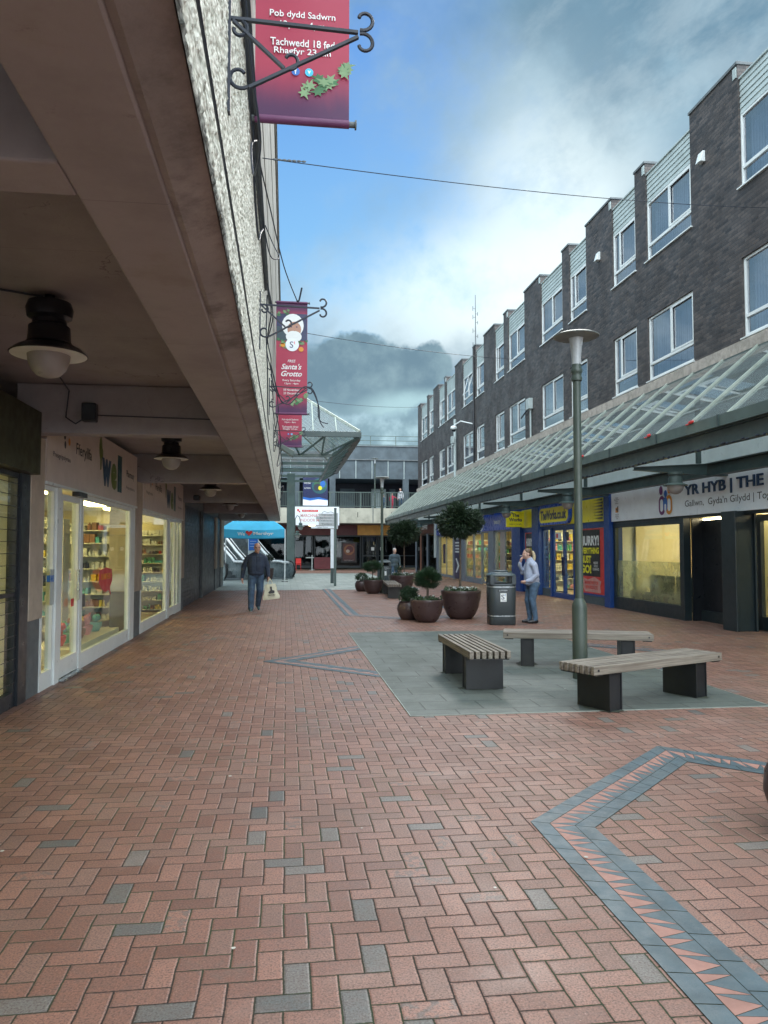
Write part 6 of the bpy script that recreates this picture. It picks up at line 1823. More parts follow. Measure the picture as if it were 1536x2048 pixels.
# ================================================================ ESCALATORS
def escalator(P, dirv, width, rise, label, other=None):
    """P: foot of the right balustrade newel; dirv: plan direction of travel up"""
    t = root('escalator', (P[0], P[1], 0), label, 'escalator', 'pair of escalators beside the gazebo')
    dv = Vector((dirv[0], dirv[1], 0)).normalized(); pv = Vector((-dv.y, dv.x, 0))
    if pv.x > 0: pv = -pv
    P = Vector((P[0], P[1], 0)); sl = math.tan(R(31))
    def prof(s_):  # height of step line at plan distance s_
        return 0.0 if s_ < 2.2 else (s_ - 2.2) * sl
    Lp = 2.2 + rise / sl
    S = [0.45, 0.9, 1.4, 1.8, 2.2, 2.6, 3.2, 4.5, 6.5, Lp]
    for side in (0, 1):
        o_ = P + pv * (side * width)
        # glass/metal balustrade panel
        mb_ = MB()
        lo, hi = [], []
        for s_ in S:
            z_ = prof(s_); sm = 0.10 if 1.3 < s_ < 3.0 else 0
            lo.append(o_ + dv * s_ + Vector((0,0, max(0.0, z_ - 0.75 + 0.0)))); hi.append(o_ + dv * s_ + Vector((0,0, z_ + 0.88 + sm * 0.5)))
        nn_ = [o_ + dv*0.05 + Vector((0,0,.25)), o_ + dv*0.0 + Vector((0,0,.5)), o_ + dv*0.10 + Vector((0,0,.75)), o_ + dv*0.28 + Vector((0,0,.86))]
        outl = [o_ + dv*0.25] + [l_ for l_ in lo] + list(reversed(hi)) + list(reversed(nn_))
        n = len(outl); off = pv * 0.05
        mb_.add([p - off for p in outl] + [p + off for p in outl], [tuple(range(n)), tuple(reversed(range(n, 2*n)))] + [(i, (i+1) % n, (i+1) % n + n, i + n) for i in range(n)])
        mb_.build('balustrade', 'escal', t)
        hp_ = [o_ + dv*0.45 + Vector((0,0,.10)), o_ + dv*0.12 + Vector((0,0,.16)), o_ + dv*(-0.04) + Vector((0,0,.34)), o_ + dv*(-0.05) + Vector((0,0,.60)), o_ + dv*0.08 + Vector((0,0,.84)), o_ + dv*0.30 + Vector((0,0,.95))] + [h_ + Vector((0,0,.07)) for h_ in hi[1:]]
        mb_ = MB(); mb_.tube(hp_, 0.055, 8); mb_.build('handrail', 'rubber', t, smooth=True)
        tr_ = [h_ + Vector((0,0,.0)) + pv * 0.09 for h_ in hi]
        tr2 = [h_ + Vector((0,0,.0)) - pv * 0.09 for h_ in hi]
        for q_ in (tr_, tr2):
            mb_ = MB(); mb_.tube(q_, 0.075, 8); mb_.build('trim_rail', 'chrome', t, smooth=True)
        if side == 0:
            mb_ = MB(); mb_.ellip(o_ + dv*(-0.045) + Vector((0,0,.52)), 0.02, 0.03, 0.13, 8, 6); mb_.build('red_marker', 'red', t)
        sk = [o_ + dv*0.5 + Vector((0,0,.12)) - pv*0.06, o_ + dv*1.6 + Vector((0,0,.12)) - pv*0.06, o_ + dv*2.4 + Vector((0,0,.25)) - pv*0.06, o_ + dv*4.0 + Vector((0,0,prof(4.0) + 0.12)) - pv*0.06, o_ + dv*Lp + Vector((0,0,prof(Lp) + .12)) - pv*0.06]
        mb_ = MB(); mb_.tube(sk, 0.03, 6); mb_.build('skirt_trim', 'chrome', t, smooth=True)
    # steps
    st_ = MB(); s_ = 0.6
    while s_ < Lp - 0.1:
        z_ = math.ceil(prof(s_ + 0.2) / 0.2) * 0.2 if s_ > 2.0 else 0.03
        a_ = P + pv*0.08 + dv*s_; b_ = P + pv*(width - 0.08) + dv*s_; e_ = dv*0.38
        z0_ = max(0.005, z_ - 0.2) if s_ > 2.0 else 0.005
        st_.hexa([a_ + Vector((0,0,z0_)), b_ + Vector((0,0,z0_)), b_ + e_ + Vector((0,0,z0_)), a_ + e_ + Vector((0,0,z0_)), a_ + Vector((0,0,z_)), b_ + Vector((0,0,z_)), b_ + e_ + Vector((0,0,z_)), a_ + e_ + Vector((0,0,z_))])
        s_ += 0.4
    st_.build('steps', 'coping', t)
    return t
dv_ = (-0.52, 0.854)
escalator((0.46, 41.6), dv_, 1.70, 4.0, 'right hand escalator ending beside the gazebo pole')
escalator((0.46 - 0.854*2.35, 41.6 - 0.52*2.35), dv_, 1.70, 4.0, 'left hand escalator, mostly behind the walking man')
# directory board between the rails
db = root('directory_board', (-1.75, 41.8, 0), 'blue directory board with white lines behind the walking man', 'sign')
part('board', 'midblue', db, (-2.0, -1.52, 41.75, 41.80, 1.55, 2.6)); part('board_frame', 'white', db, (-2.04, -1.48, 41.801, 41.84, 1.1, 2.62))
for k in range(5): part('text_line', 'whiteprint', db, (-1.93, -1.60, 41.738, 41.748, 1.75 + 0.14*k, 1.765 + 0.14*k))
part('leg', 'white', db, (-1.80, -1.72, 41.80, 41.84, 0.0, 1.099))

# ================================================================ BLUE GAZEBO
gz = root('gazebo', (-1.55, 39.3, 0), 'bright blue pop-up gazebo with white lettering in front of the escalators', 'gazebo')
gx0, gx1, gy0, gy1 = -3.16, -0.05, 37.8, 40.9
apex = Vector(((gx0+gx1)/2, (gy0+gy1)/2, 3.55))
GE = 2.60
roofm = MB(); N = 10
corners = [Vector((gx0,gy0,GE)), Vector((gx1,gy0,GE)), Vector((gx1,gy1,GE)), Vector((gx0,gy1,GE))]
for s_ in range(4):
    c0, c1 = corners[s_], corners[(s_+1) % 4]
    for i in range(N):
        for j in range(N):
            def PT(i, j):
                t_ = j / N; u = i / N
                edge = c0.lerp(c1, u); p = edge.lerp(apex, t_)
                z_ = GE + (apex.z - GE) * (t_ ** 0.8) - 0.10 * math.sin(math.pi*u) * (1 - t_) * 0.6
                return Vector((p.x, p.y, z_))
            roofm.add([PT(i,j), PT(i+1,j), PT(i+1,j+1), PT(i,j+1)], [(0,1,2,3)])
roofm.build('roof', 'sky', gz, smooth=True)
for s_ in range(4):
    c0, c1 = corners[s_], corners[(s_+1) % 4]; vm_ = MB(); n = 14; vs = []
    for i in range(n + 1):
        u = i / n; p = c0.lerp(c1, u); dz = -0.06 * math.sin(math.pi*u)
        nrm = Vector(((c1-c0).y, -(c1-c0).x, 0)).normalized() * (0.03 * math.sin(u*19))
        vs += [Vector((p.x, p.y, GE + dz)) + nrm*0.2, Vector((p.x, p.y, 2.20 + dz*0.8)) + nrm]
    vm_.add(vs, [(2*i, 2*i+1, 2*i+3, 2*i+2) for i in range(n)])
    val = vm_.build('valance', 'sky', gz, smooth=True)
    if s_ == 0:
        text('We', 'whiteprint', val, (-2.18, gy0 - 0.05, 2.36), 'F', 0.17, 0.36, bold=0.03)
        polys('heart_print', ['red'], val, 'F', (-1.80, gy0 - 0.05, 2.39), [([(0,-0.12),(0.17,0.02),(0.15,0.11),(0.07,0.12),(0,0.06),(-0.07,0.12),(-0.15,0.11),(-0.17,0.02)], 0)], 0.004)
        text('Merthyr', 'whiteprint', val, (-1.10, gy0 - 0.05, 2.36), 'F', 0.20, 0.98, bold=0.03)
for (cx_, cy_) in ((gx0,gy0),(gx1,gy0),(gx1,gy1),(gx0,gy1)):
    leg_ = MB(); leg_.box(cx_ - 0.025, cx_ + 0.025, cy_ - 0.025, cy_ + 0.025, 0.03, GE); lg_ = leg_.build('leg', 'white', gz)
    part('foot', 'black', lg_, (cx_ - 0.16, cx_ + 0.16, cy_ - 0.10, cy_ + 0.10, 0.005, 0.03))
# flag banner on the inside of the pole, small potted topiary behind the man
# ================================================================ LAMP POSTS
def lamp_post(loc, label, h=4.37, sleeve=0.95):
    t = root('lamp_post', (0,0,0), label, 'street lamp', 'disc topped lamp posts')
    mb_ = MB(); mb_.lathe([(0.052, sleeve + 0.05), (0.050, h - 0.62)], seg=20); mb_.build('pole', 'lampgreen', t, smooth=True)
    mb_ = MB(); mb_.lathe([(0.092, 0.0), (0.092, sleeve - 0.06), (0.088, sleeve - 0.02), (0.055, sleeve + 0.05)], seg=20); mb_.build('sleeve', 'lampgreen', t, smooth=True)
    mb_ = MB(); mb_.lathe([(0.052, h-0.62), (0.066, h-0.61), (0.072, h-0.58), (0.060, h-0.55), (0.060, h-0.52), (0.074, h-0.50), (0.074, h-0.47), (0.060, h-0.44), (0.060, h-0.40)], seg=20); mb_.build('collar', 'lampgreen', t, smooth=True)
    mb_ = MB(); mb_.lathe([(0.058, h-0.40), (0.060, h-0.30), (0.072, h-0.18), (0.092, h-0.06)], seg=22); mb_.build('lens', 'lens', t, smooth=True)
    mb_ = MB(); mb_.lathe([(0.0005, h-0.062), (0.24, h-0.062), (0.288, h-0.045), (0.292, h-0.035), (0.24, h-0.012), (0.0005, h)], seg=36); mb_.build('disc', 'lampdisc', t, smooth=True)
    t.location = loc
    return t
lamp_post((3.66, 9.2, 0), 'nearest disc topped lamp post standing between the three benches')
lamp_post((3.52, 27.9, 0), 'second disc topped lamp post between the far planters and the small bench', h=4.30)
lamp_post((6.75, 57.9, 4.66), 'third disc topped lamp post standing up on the far deck', h=3.95)

# ================================================================ BENCHES
def bench(loc, rz, L, W, label, nslat=7):
    t = root('bench', (0,0,0), label, 'bench', 'slatted timber benches on black box legs')
    sw = W / nslat
    for k in range(nslat):
        y0 = -W/2 + k*sw + 0.006
        mb_ = MB(); mb_.box(-L/2, L/2, y0, y0 + sw - 0.024, 0.385, 0.47); mb_.build('slat', 'wood', t, bevel=0.006)
    for s_ in (-1, 1):
        xc = s_ * (L/2 - 0.33)
        mb_ = MB(); x0, x1 = (xc - 0.09, xc + 0.09)
        mb_.box(x0, x0 + 0.014, -W/2 + 0.03, W/2 - 0.03, 0.0, 0.38); mb_.box(x1 - 0.014, x1, -W/2 + 0.03, W/2 - 0.03, 0.0, 0.38)
        mb_.box(x0 + 0.0145, x1 - 0.0145, -W/2 + 0.031, W/2 - 0.031, 0.365, 0.379); mb_.box(x0 + 0.0145, x1 - 0.0145, -W/2 + 0.04, -W/2 + 0.052, 0.0, 0.364)
        mb_.box(x0 + 0.0145, x1 - 0.0145, W/2 - 0.052, W/2 - 0.04, 0.0, 0.364)
        mb_.build('leg', 'benchleg', t, bevel=0.003)
        bl_ = MB()
        for sy_ in (-1, 1):
            bl_.tube([(s_*(L/2 - 0.06), sy_*(W/2 - 0.004 if sy_ < 0 else W/2 - 0.022), 0.43), (s_*(L/2 - 0.06), sy_*(W/2 + 0.001 if sy_ < 0 else W/2 - 0.016), 0.43)], 0.012, 8)
        bl_.build('bolt', 'black', t)
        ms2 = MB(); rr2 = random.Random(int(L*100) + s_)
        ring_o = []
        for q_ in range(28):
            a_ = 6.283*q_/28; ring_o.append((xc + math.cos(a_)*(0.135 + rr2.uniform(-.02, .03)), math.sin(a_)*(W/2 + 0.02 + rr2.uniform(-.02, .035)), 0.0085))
        ms2.add(ring_o, [tuple(range(28))]); ms2.build('foot_grime_shade', mat('foot_grime_shade', (0.040, 0.050, 0.036), 0.8, var=0.3, vs=12), t)  # mossy grime patch that also carries the leg's contact shadow as dark colour
        mb_ = MB(); mb_.box(-L/2 + 0.02 if s_ < 0 else L/2 - 0.14, -L/2 + 0.14 if s_ < 0 else L/2 - 0.02, -W/2 + 0.02, W/2 - 0.02, 0.372, 0.384); mb_.build('batten', 'benchleg', t)
    t.location = loc; t.rotation_euler[2] = rz
    return t
bench((2.28, 9.28, 0), R(90), 1.80, 0.50, 'slatted bench seen end on, left of the lamp post')
bench((3.80, 7.78, 0), R(24), 2.0, 0.50, 'nearest slatted bench, right in front of the lamp post')
bench((4.02, 10.25, 0), R(-17), 2.0, 0.50, 'slatted bench standing behind the lamp post')
bench((3.62, 26.1, 0), R(86), 3.1, 0.46, 'small far bench among the distant planters', nslat=6)

# ================================================================ BINS
def litter_bin(loc, label, text_=True, rz=0):
    t = root('litter_bin', (0,0,0), label, 'litter bin', 'dark square litter bins')
    b = MB(); b.lathe([(0.27, 0.0), (0.285, 0.02), (0.285, 0.17), (0.278, 0.175), (0.278, 0.185)], seg=40, sq=5); b.build('base', 'binbody', t, smooth=True)
    b = MB(); b.lathe([(0.290, 0.186), (0.290, 0.206)], seg=40, sq=5); b.build('band', 'silver', t)
    b = MB(); b.lathe([(0.280, 0.207), (0.286, 0.23), (0.292, 0.78), (0.286, 0.80)], seg=40, sq=5); bd = b.build('body', 'binbody', t, smooth=True)
    b = MB(); b.lathe([(0.296, 0.801), (0.296, 0.822)], seg=40, sq=5); b.build('band', 'silver', t)
    # hood with four openings: corner posts, lower rim, domed lid
    b = MB(); b.lathe([(0.286, 0.823), (0.292, 0.84), (0.288, 0.87), (0.27, 0.885)], seg=40, sq=5)
    b.lathe([(0.25, 0.885), (0.16, 0.86), (0.0005, 0.85)], seg=40, sq=5)
    for sx in (-1, 1):
        for sy in (-1, 1):
            px, py = sx * 0.232, sy * 0.232
            b.hexa([(px-0.05*1,py-0.05,0.86),(px+0.05,py-0.05,0.86),(px+0.05,py+0.05,0.86),(px-0.05,py+0.05,0.86),(px-0.045,py-0.045,1.05),(px+0.045,py-0.045,1.05),(px+0.045,py+0.045,1.05),(px-0.045,py+0.045,1.05)])
    b.build('hood', 'binbody', t, smooth=True, bevel=0.008)
    b = MB(); b.lathe([(0.27, 1.035), (0.292, 1.045), (0.292, 1.062), (0.27, 1.085), (0.20, 1.115), (0.145, 1.128), (0.15, 1.145), (0.13, 1.16), (0.0005, 1.163)], seg=40, sq=5); b.build('lid', 'bintop', t, smooth=True)
    # front door panel outline, label, plate
    b = MB(); b.box(-0.12, 0.12, -0.297, -0.287, 0.715, 0.76); b.build('name_plate', 'posterblack', bd)
    text('LITTER', 'silver', bd, (0, -0.297, 0.737), 'F', 0.026, 0.18, bold=0.02, depth=0.002)
    b = MB(); b.box(-0.065, 0.065, -0.2985, -0.286, 0.50, 0.68); b.build('notice', 'whiteprint', bd)
    text('S', 'navy', bd, (-0.015, -0.2985, 0.60), 'F', 0.10, 0.07, depth=0.002); text('t', 'midblue', bd, (0.04, -0.2985, 0.645), 'F', 0.045, depth=0.002)
    text('centre', 'textdark', bd, (0.01, -0.2985, 0.525), 'F', 0.018, 0.08, depth=0.002)
    for k in range(7):
        b = MB(); b.box(-0.30, -0.291, -0.12, 0.12, 0.30 + k*0.06, 0.315 + k*0.06); b.build('vent_slot', 'posterblack', bd)
    t.location = loc; t.rotation_euler[2] = rz
    return t
bn1 = litter_bin((4.62, 16.05, 0), 'large dark litter bin in front of the blonde woman', rz=R(-6))
copy_tree(bn1, loc=(4.17, 32.3, 0), rz=R(-2), label='far litter bin behind the second lamp post')

# ================================================================ PLANTERS, TREES, BEDDING
def pot(loc, r, h, label, kind='bowl', m_='pot'):
    t = root('planter', loc, label, 'planter', 'plum coloured round planters')
    x_, y_, z_ = loc
    if kind == 'bowl':
        prof = [(r*0.50, 0), (r*0.56, 0.015), (r*0.70, h*0.14), (r*0.88, h*0.42), (r*0.97, h*0.75), (r*0.985, h*0.86), (r*1.0, h*0.90), (r*1.0, h*0.985), (r*0.99, h), (r*0.93, h), (r*0.925, h*0.9), (r*0.9, h*0.86)]
    else:
        prof = [(r*0.62, 0), (r*0.68, 0.012), (r*0.88, h*0.25), (r*1.0, h*0.52), (r*0.97, h*0.75), (r*0.84, h*0.92), (r*0.80, h*0.96), (r*0.88, h*1.0), (r*0.86, h*1.01), (r*0.76, h*0.98), (r*0.75, h*0.9)]
    b = MB(); b.lathe(prof, (x_, y_), 48); b.build('bowl', m_, t, smooth=True)
    rs = r * (0.9 if kind == 'bowl' else 0.75)
    b = MB(); b.lathe([(rs, h*0.875), (rs*0.6, h*0.89), (0.0005, h*0.90)], (x_, y_), 24); b.build('soil', 'soil', t)
    return t

def crown_mesh(c, rx, rz, n, ll, lw, seed, core=0.55, spiky=0.5, clumps=36, flat=0.0, droop=0):
    rr = random.Random(seed); mb_ = MB(); c = Vector(c)
    cl = []
    for _ in range(clumps):
        v = Vector((rr.gauss(0,1), rr.gauss(0,1), rr.gauss(0,1))).normalized() * rr.uniform(0.55, 0.95)
        cl.append((v, rr.uniform(0.26, 0.44)))
    for _ in range(n):
        if rr.random() < 0.86:
            cv, cr = rr.choice(cl)
            v = cv + Vector((rr.gauss(0,1), rr.gauss(0,1), rr.gauss(0,1))).normalized() * cr * rr.uniform(0.2, 1.0) ** 0.5
        else:
            v = Vector((rr.gauss(0,1), rr.gauss(0,1), rr.gauss(0,1))).normalized() * rr.uniform(0.2, 1.04)
        L = v.length
        if L > 1.15: v *= 1.1 / L
        p = c + Vector((v.x*rx, v.y*rx, v.z*rz))
        out = Vector((v.x, v.y, v.z)).normalized()
        dr_ = (out * spiky + Vector((rr.gauss(0,1), rr.gauss(0,1), rr.gauss(0,1))).normalized() * (1 - spiky) + Vector((0,0,-droop))).normalized()
        sd_ = dr_.cross(Vector((rr.gauss(0,1), rr.gauss(0,1), rr.gauss(0,1)))).normalized()
        l_ = ll * rr.uniform(0.6, 1.3); w_ = lw * rr.uniform(0.7, 1.2)
        nn_ = dr_.cross(sd_) * w_ * 0.35
        mb_.add([p, p + dr_*l_*0.45 + sd_*w_*0.5 + nn_, p + dr_*l_, p + dr_*l_*0.45 - sd_*w_*0.5 + nn_], [(0,1,2,3)])
    return mb_
def clipped_tree(base, h, rx, rz, label, group, lm='dgreen1', n=3600, ll=0.085, lw=0.028, seed=1, tr=0.022, spiky=0.6, lean=0.0, twin=False, droop=0):
    x_, y_, z_ = base
    t = root('clipped_tree', base, label, 'tree', group)
    cz = z_ + h - rz
    trb = MB()
    pts = [(x_, y_, z_), (x_ + 0.008, y_, z_ + (cz - z_)*0.4), (x_ + lean*0.6, y_ + 0.006, z_ + (cz - z_)*0.75), (x_ + lean, y_, cz)]
    trb.tube(pts, [tr*1.25, tr, tr*0.95, tr*0.7], 10)
    if twin: trb.tube([(x_ + 0.03, y_ + 0.01, z_), (x_ + 0.035, y_, z_ + (cz-z_)*0.5), (x_ + 0.012, y_, cz)], [tr, tr*0.8, tr*0.6], 8)
    rr = random.Random(seed)
    for _ in range(14):
        v = Vector((rr.gauss(0,1), rr.gauss(0,1), rr.gauss(0,0.8))).normalized()
        trb.tube([(x_ + lean, y_, cz - rz*0.4), (x_ + lean + v.x*rx*0.4, y_ + v.y*rx*0.4, cz + v.z*rz*0.35), (x_ + lean + v.x*rx*0.85, y_ + v.y*rx*0.85, cz + v.z*rz*0.8)], [tr*0.5, tr*0.3, tr*0.12], 5)
    trb.build('trunk', 'bark', t, smooth=True)
    crown_mesh((x_ + lean, y_, cz), rx, rz, n, ll, lw, seed, spiky=spiky, droop=droop).build('crown', lm, t)
    return t
def bedding(c, r, n, label, seed, white=0.3, h=0.10, group='bedding plants in the planters'):
    rr = random.Random(seed); lv = MB(); pt = MB()
    for _ in range(n):
        a_ = rr.uniform(0, 6.283); q = r * math.sqrt(rr.random())
        p = Vector((c[0] + q*math.cos(a_), c[1] + q*math.sin(a_), c[2]))
        hh = h * rr.uniform(0.5, 1.3)
        for k in range(rr.randint(5, 9)):
            dr_ = Vector((rr.gauss(0,1), rr.gauss(0,1), rr.uniform(0.2,1.4))).normalized()
            sd_ = dr_.cross(Vector((rr.gauss(0,1), rr.gauss(0,1), rr.gauss(0,1)))).normalized()
            l_ = 0.07 * rr.uniform(.6, 1.2); w_ = 0.035
            o_ = p + Vector((rr.gauss(0,.02), rr.gauss(0,.02), hh * rr.random()))
            lv.add([o_, o_ + dr_*l_*.5 + sd_*w_*.5, o_ + dr_*l_, o_ + dr_*l_*.5 - sd_*w_*.5], [(0,1,2,3)])
        if rr.random() < white:
            o_ = p + Vector((0,0,hh + 0.03)); nn_ = Vector((rr.gauss(0,.5), rr.gauss(0,.5) - 0.4, 1)).normalized(); u_ = nn_.orthogonal().normalized(); v_ = nn_.cross(u_)
            k0 = 6; rad = rr.uniform(0.022, 0.036)
            pt.add([o_ + (u_*math.cos(6.283*i/k0) + v_*math.sin(6.283*i/k0))*rad*(1 if i % 2 else 0.75) for i in range(k0)], [tuple(range(k0))])
    o_ = lv.build('bedding_plants', 'bedleaf')
    tag(o_, label, 'bedding plants', kind='stuff')
    if pt.v:
        p_ = pt.build('flower_heads', 'petal', o_); p_['kind'] = 'stuff'
    return o_

TG = 'clipped standard trees in the planters'
pot((4.06, 17.45, 0), 0.47, 0.66, 'large plum bowl planter under the tall clipped tree, beside the bin')
clipped_tree((4.04, 17.45, 0.58), 2.08, 0.46, 0.38, 'tall clipped tree with bushy round crown in the large near planter', TG, n=7600, ll=0.12, lw=0.034, seed=3, tr=0.026, spiky=0.55, lean=0.01)
bedding((4.06, 17.45, 0.60), 0.40, 90, 'white and green bedding plants around the foot of the tall clipped tree', 5, white=0.5, h=0.09)
pot((3.12, 16.75, 0), 0.37, 0.50, 'middle bowl planter holding the small round topped pine')
clipped_tree((3.12, 16.75, 0.45), 0.72, 0.285, 0.20, 'small pine with flattened round crown in the middle near planter', TG, lm='dgreen2', n=9000, ll=0.055, lw=0.010, seed=8, tr=0.014, spiky=0.75, twin=True)
bedding((3.12, 16.75, 0.46), 0.31, 60, 'low green bedding in the middle near planter', 6, white=0.06, h=0.07)
pot((2.83, 17.42, 0), 0.28, 0.42, 'small belly shaped planter at the left of the near group', kind='belly')
SG = 'round shrubs in belly planters'
def shrub(base, rx, rz, label, seed, lm='dgreen2', n=2600):
    t = root('round_shrub', base, label, 'shrub', SG)
    b = MB(); rr = random.Random(seed)
    for _ in range(8):
        v = Vector((rr.gauss(0,1), rr.gauss(0,1), 1.2)).normalized()
        b.tube([base, (base[0] + v.x*rx*.5, base[1] + v.y*rx*.5, base[2] + v.z*rz*.9), (base[0] + v.x*rx*.8, base[1] + v.y*rx*.8, base[2] + v.z*rz*1.5)], [0.012, 0.008, 0.004], 5)
    b.build('stems', 'bark', t)
    crown_mesh((base[0], base[1], base[2] + rz*1.0), rx, rz, n, 0.055, 0.018, seed, spiky=0.5).build('foliage', lm, t)
shrub((2.83, 17.42, 0.38), 0.215, 0.18, 'round dark shrub in the small near planter', 12)
bedding((2.83, 17.42, 0.38), 0.19, 25, 'few green bedding leaves in the small near planter', 9, white=0.05, h=0.05)
# far group
pot((3.15, 27.6, 0), 0.37, 0.50, 'middle bowl planter of the far group, left of the second lamp post')
clipped_tree((3.13, 27.6, 0.45), 0.72, 0.33, 0.18, 'small pine with flat crown in the far planter by the second lamp post', TG, lm='dgreen2', n=5000, ll=0.06, lw=0.014, seed=18, tr=0.014, spiky=0.75)
bedding((3.15, 27.6, 0.46), 0.31, 30, 'low green bedding in the far middle planter', 16, white=0.1)
pot((2.88, 29.1, 0), 0.26, 0.40, 'small belly shaped planter at the left of the far group', kind='belly')
shrub((2.88, 29.1, 0.36), 0.22, 0.17, 'round dark shrub in the small far planter', 22, n=1500)
pot((4.40, 28.9, 0), 0.50, 0.62, 'large bowl planter behind the small far bench')
clipped_tree((4.50, 28.9, 0.52), 2.15, 0.52, 0.42, 'tall clipped tree with round crown in the far group, under the canopy end', TG, n=4200, ll=0.14, lw=0.045, seed=23, tr=0.024)
bedding((4.40, 28.9, 0.56), 0.44, 90, 'white and green bedding plants in the large far planter', 25, white=0.55)
bs = root('dwarf_conifer', (4.22, 28.6, 0.55), 'tiny upright conifer among the bedding of the large far planter', 'shrub')
crown_mesh((4.22, 28.55, 0.78), 0.13, 0.25, 700, 0.06, 0.015, 31, spiky=0.4).build('foliage', 'dgreen2', bs)
mb = MB(); mb.tube([(4.22, 28.55, 0.56), (4.22, 28.55, 0.9)], 0.012, 6); mb.build('stem', 'bark', bs)
# planter just entering at the right edge
pot((2.99, 4.0, 0), 0.29, 0.46, 'belly planter cut off by the right edge of the photo', kind='belly')
shrub((2.99, 4.0, 0.42), 0.21, 0.18, 'round shrub in the planter outside the right edge', 41, n=1800)
# small topiary pot behind the walking man
pot((-0.85, 40.2, 0), 0.22, 0.62, 'small dark pot behind the gazebo pole')
clipped_tree((-0.85, 40.2, 0.55), 0.82, 0.18, 0.18, 'round clipped shrub on a stem behind the walking man', TG, n=700, ll=0.06, lw=0.03, seed=51)

# ================================================================ FINGERPOST
fp = root('fingerpost', (2.12, 33.4, 0), 'fingerpost with stacked pale direction panels on a dark post', 'signpost')
mb = MB(); mb.box(2.09, 2.19, 33.35, 33.45, 0.0, 3.36); mb.build('post', 'steel2', fp)
mb = MB(); mb.box(2.085, 2.195, 33.345, 33.455, 3.362, 3.42); mb.build('post_cap', 'black', fp)
for k, (x0, x1, z0, z1, m_) in enumerate(((1.42, 2.10, 3.06, 3.17, 'lens'), (1.30, 2.10, 2.92, 3.05, 'lens'), (1.42, 2.10, 2.80, 2.91, 'lens'), (1.42, 2.10, 2.64, 2.79, 'lens'), (1.08, 2.10, 2.52, 2.63, 'signwhite'))):
    f = part('finger', m_, fp, (x0, x1, 33.37, 33.40, z0, z1))
    text(('Town Centre', 'Bus Station', 'Library', 'Toilets', 'Indoor Market')[k], 'textdark', f, ((x0 + x1)/2, 33.37, (z0 + z1)/2), 'F', 0.05, 0.45)
mb = MB(); mb.tube([(1.55, 33.4, 3.18), (1.65, 33.4, 3.27), (1.8, 33.4, 3.22), (1.95, 33.4, 3.25), (2.08, 33.4, 3.2)], 0.012, 6); mb.build('scroll', 'steel2', fp)
mb = MB(); mb.box(2.195, 2.26, 33.36, 33.44, 2.5, 3.2); mb.build('side_plate', 'lens', fp)
part('map_panel', 'signwhite', fp, (1.94, 2.08, 33.38, 33.42, 0.78, 2.50))
part('map_panel_base', 'steel', fp, (1.94, 2.08, 33.381, 33.419, 0.12, 0.779))
# ================================================================ PEOPLE
def body_mesh(name, prims, vox, mats, parent, smooth_it=3):
    """prims: (kind, data, material index); fused by voxel remesh into one continuous skin"""
    mb_ = MB(); samples = []
    for pr in prims:
        kind, dta, mi = pr
        if kind == 'c':      # tapered capsule chain: list of (point, radius)
            pts = [Vector(p) for p, r_ in dta]; rr = [r_ for p, r_ in dta]
            mb_.tube(pts, rr, 12)
            for p, r_ in zip(pts, rr):
                mb_.ellip(p, r_, r_, r_, 10, 6)
            for i in range(len(pts) - 1):
                for k in range(7):
                    t_ = k / 6
                    samples.append((pts[i].lerp(pts[i+1], t_), (rr[i]*(1-t_) + rr[i+1]*t_), mi))
        elif kind == 'e':    # ellipsoid
            c, rx, ry, rz = dta[:4]; rot = dta[4] if len(dta) > 4 else None
            mb_.ellip(c, rx, ry, rz, 16, 10, rot=rot)
            samples.append((Vector(c), (rx + ry + rz) / 3 if max(rx, ry, rz) < 0.03 else min(rx, ry, rz), mi))
            for ax, rad in (((1,0,0), rx), ((0,1,0), ry), ((0,0,1), rz)):
                for s_ in (-0.5, 0.5):
                    v = Vector(ax) * rad * s_
                    if rot: v = rot @ v
                    samples.append((Vector(c) + v, min(rx, ry, rz) * 0.8, mi))
    o_ = mb_.build('tmp_body', [mats[0]], None)
    rm = o_.modifiers.new('r', 'REMESH'); rm.mode = 'VOXEL'; rm.voxel_size = vox; rm.use_smooth_shade = True
    sm = o_.modifiers.new('s', 'SMOOTH'); sm.factor = 0.5; sm.iterations = smooth_it
    dg = bpy.context.evaluated_depsgraph_get(); dg.update()
    me = bpy.data.meshes.new_from_object(o_.evaluated_get(dg))
    bpy.data.objects.remove(o_)
    me.materials.clear()
    for m_ in mats: me.materials.append(M[m_])
    from mathutils.kdtree import KDTree
    # classify each face by the nearest primitive surface
    import numpy as np
    nf = len(me.polygons)
    cen = np.empty(nf * 3); me.polygons.foreach_get('center', cen); cen = cen.reshape(-1, 3)
    best = np.full(nf, 1e9); idx = np.zeros(nf, dtype=np.int32)
    for (p, r_, mi) in samples:
        dd_ = np.linalg.norm(cen - np.array(p), axis=1) - r_
        mk = dd_ < best; best[mk] = dd_[mk]; idx[mk] = mi
    me.polygons.foreach_set('material_index', idx)
    me.polygons.foreach_set('use_smooth', [True] * nf)
    me.name = name
    b_ = bpy.data.objects.new(name, me); col.objects.link(b_); b_.parent = parent
    ORG[b_.name] = Vector((0,0,0))
    return b_
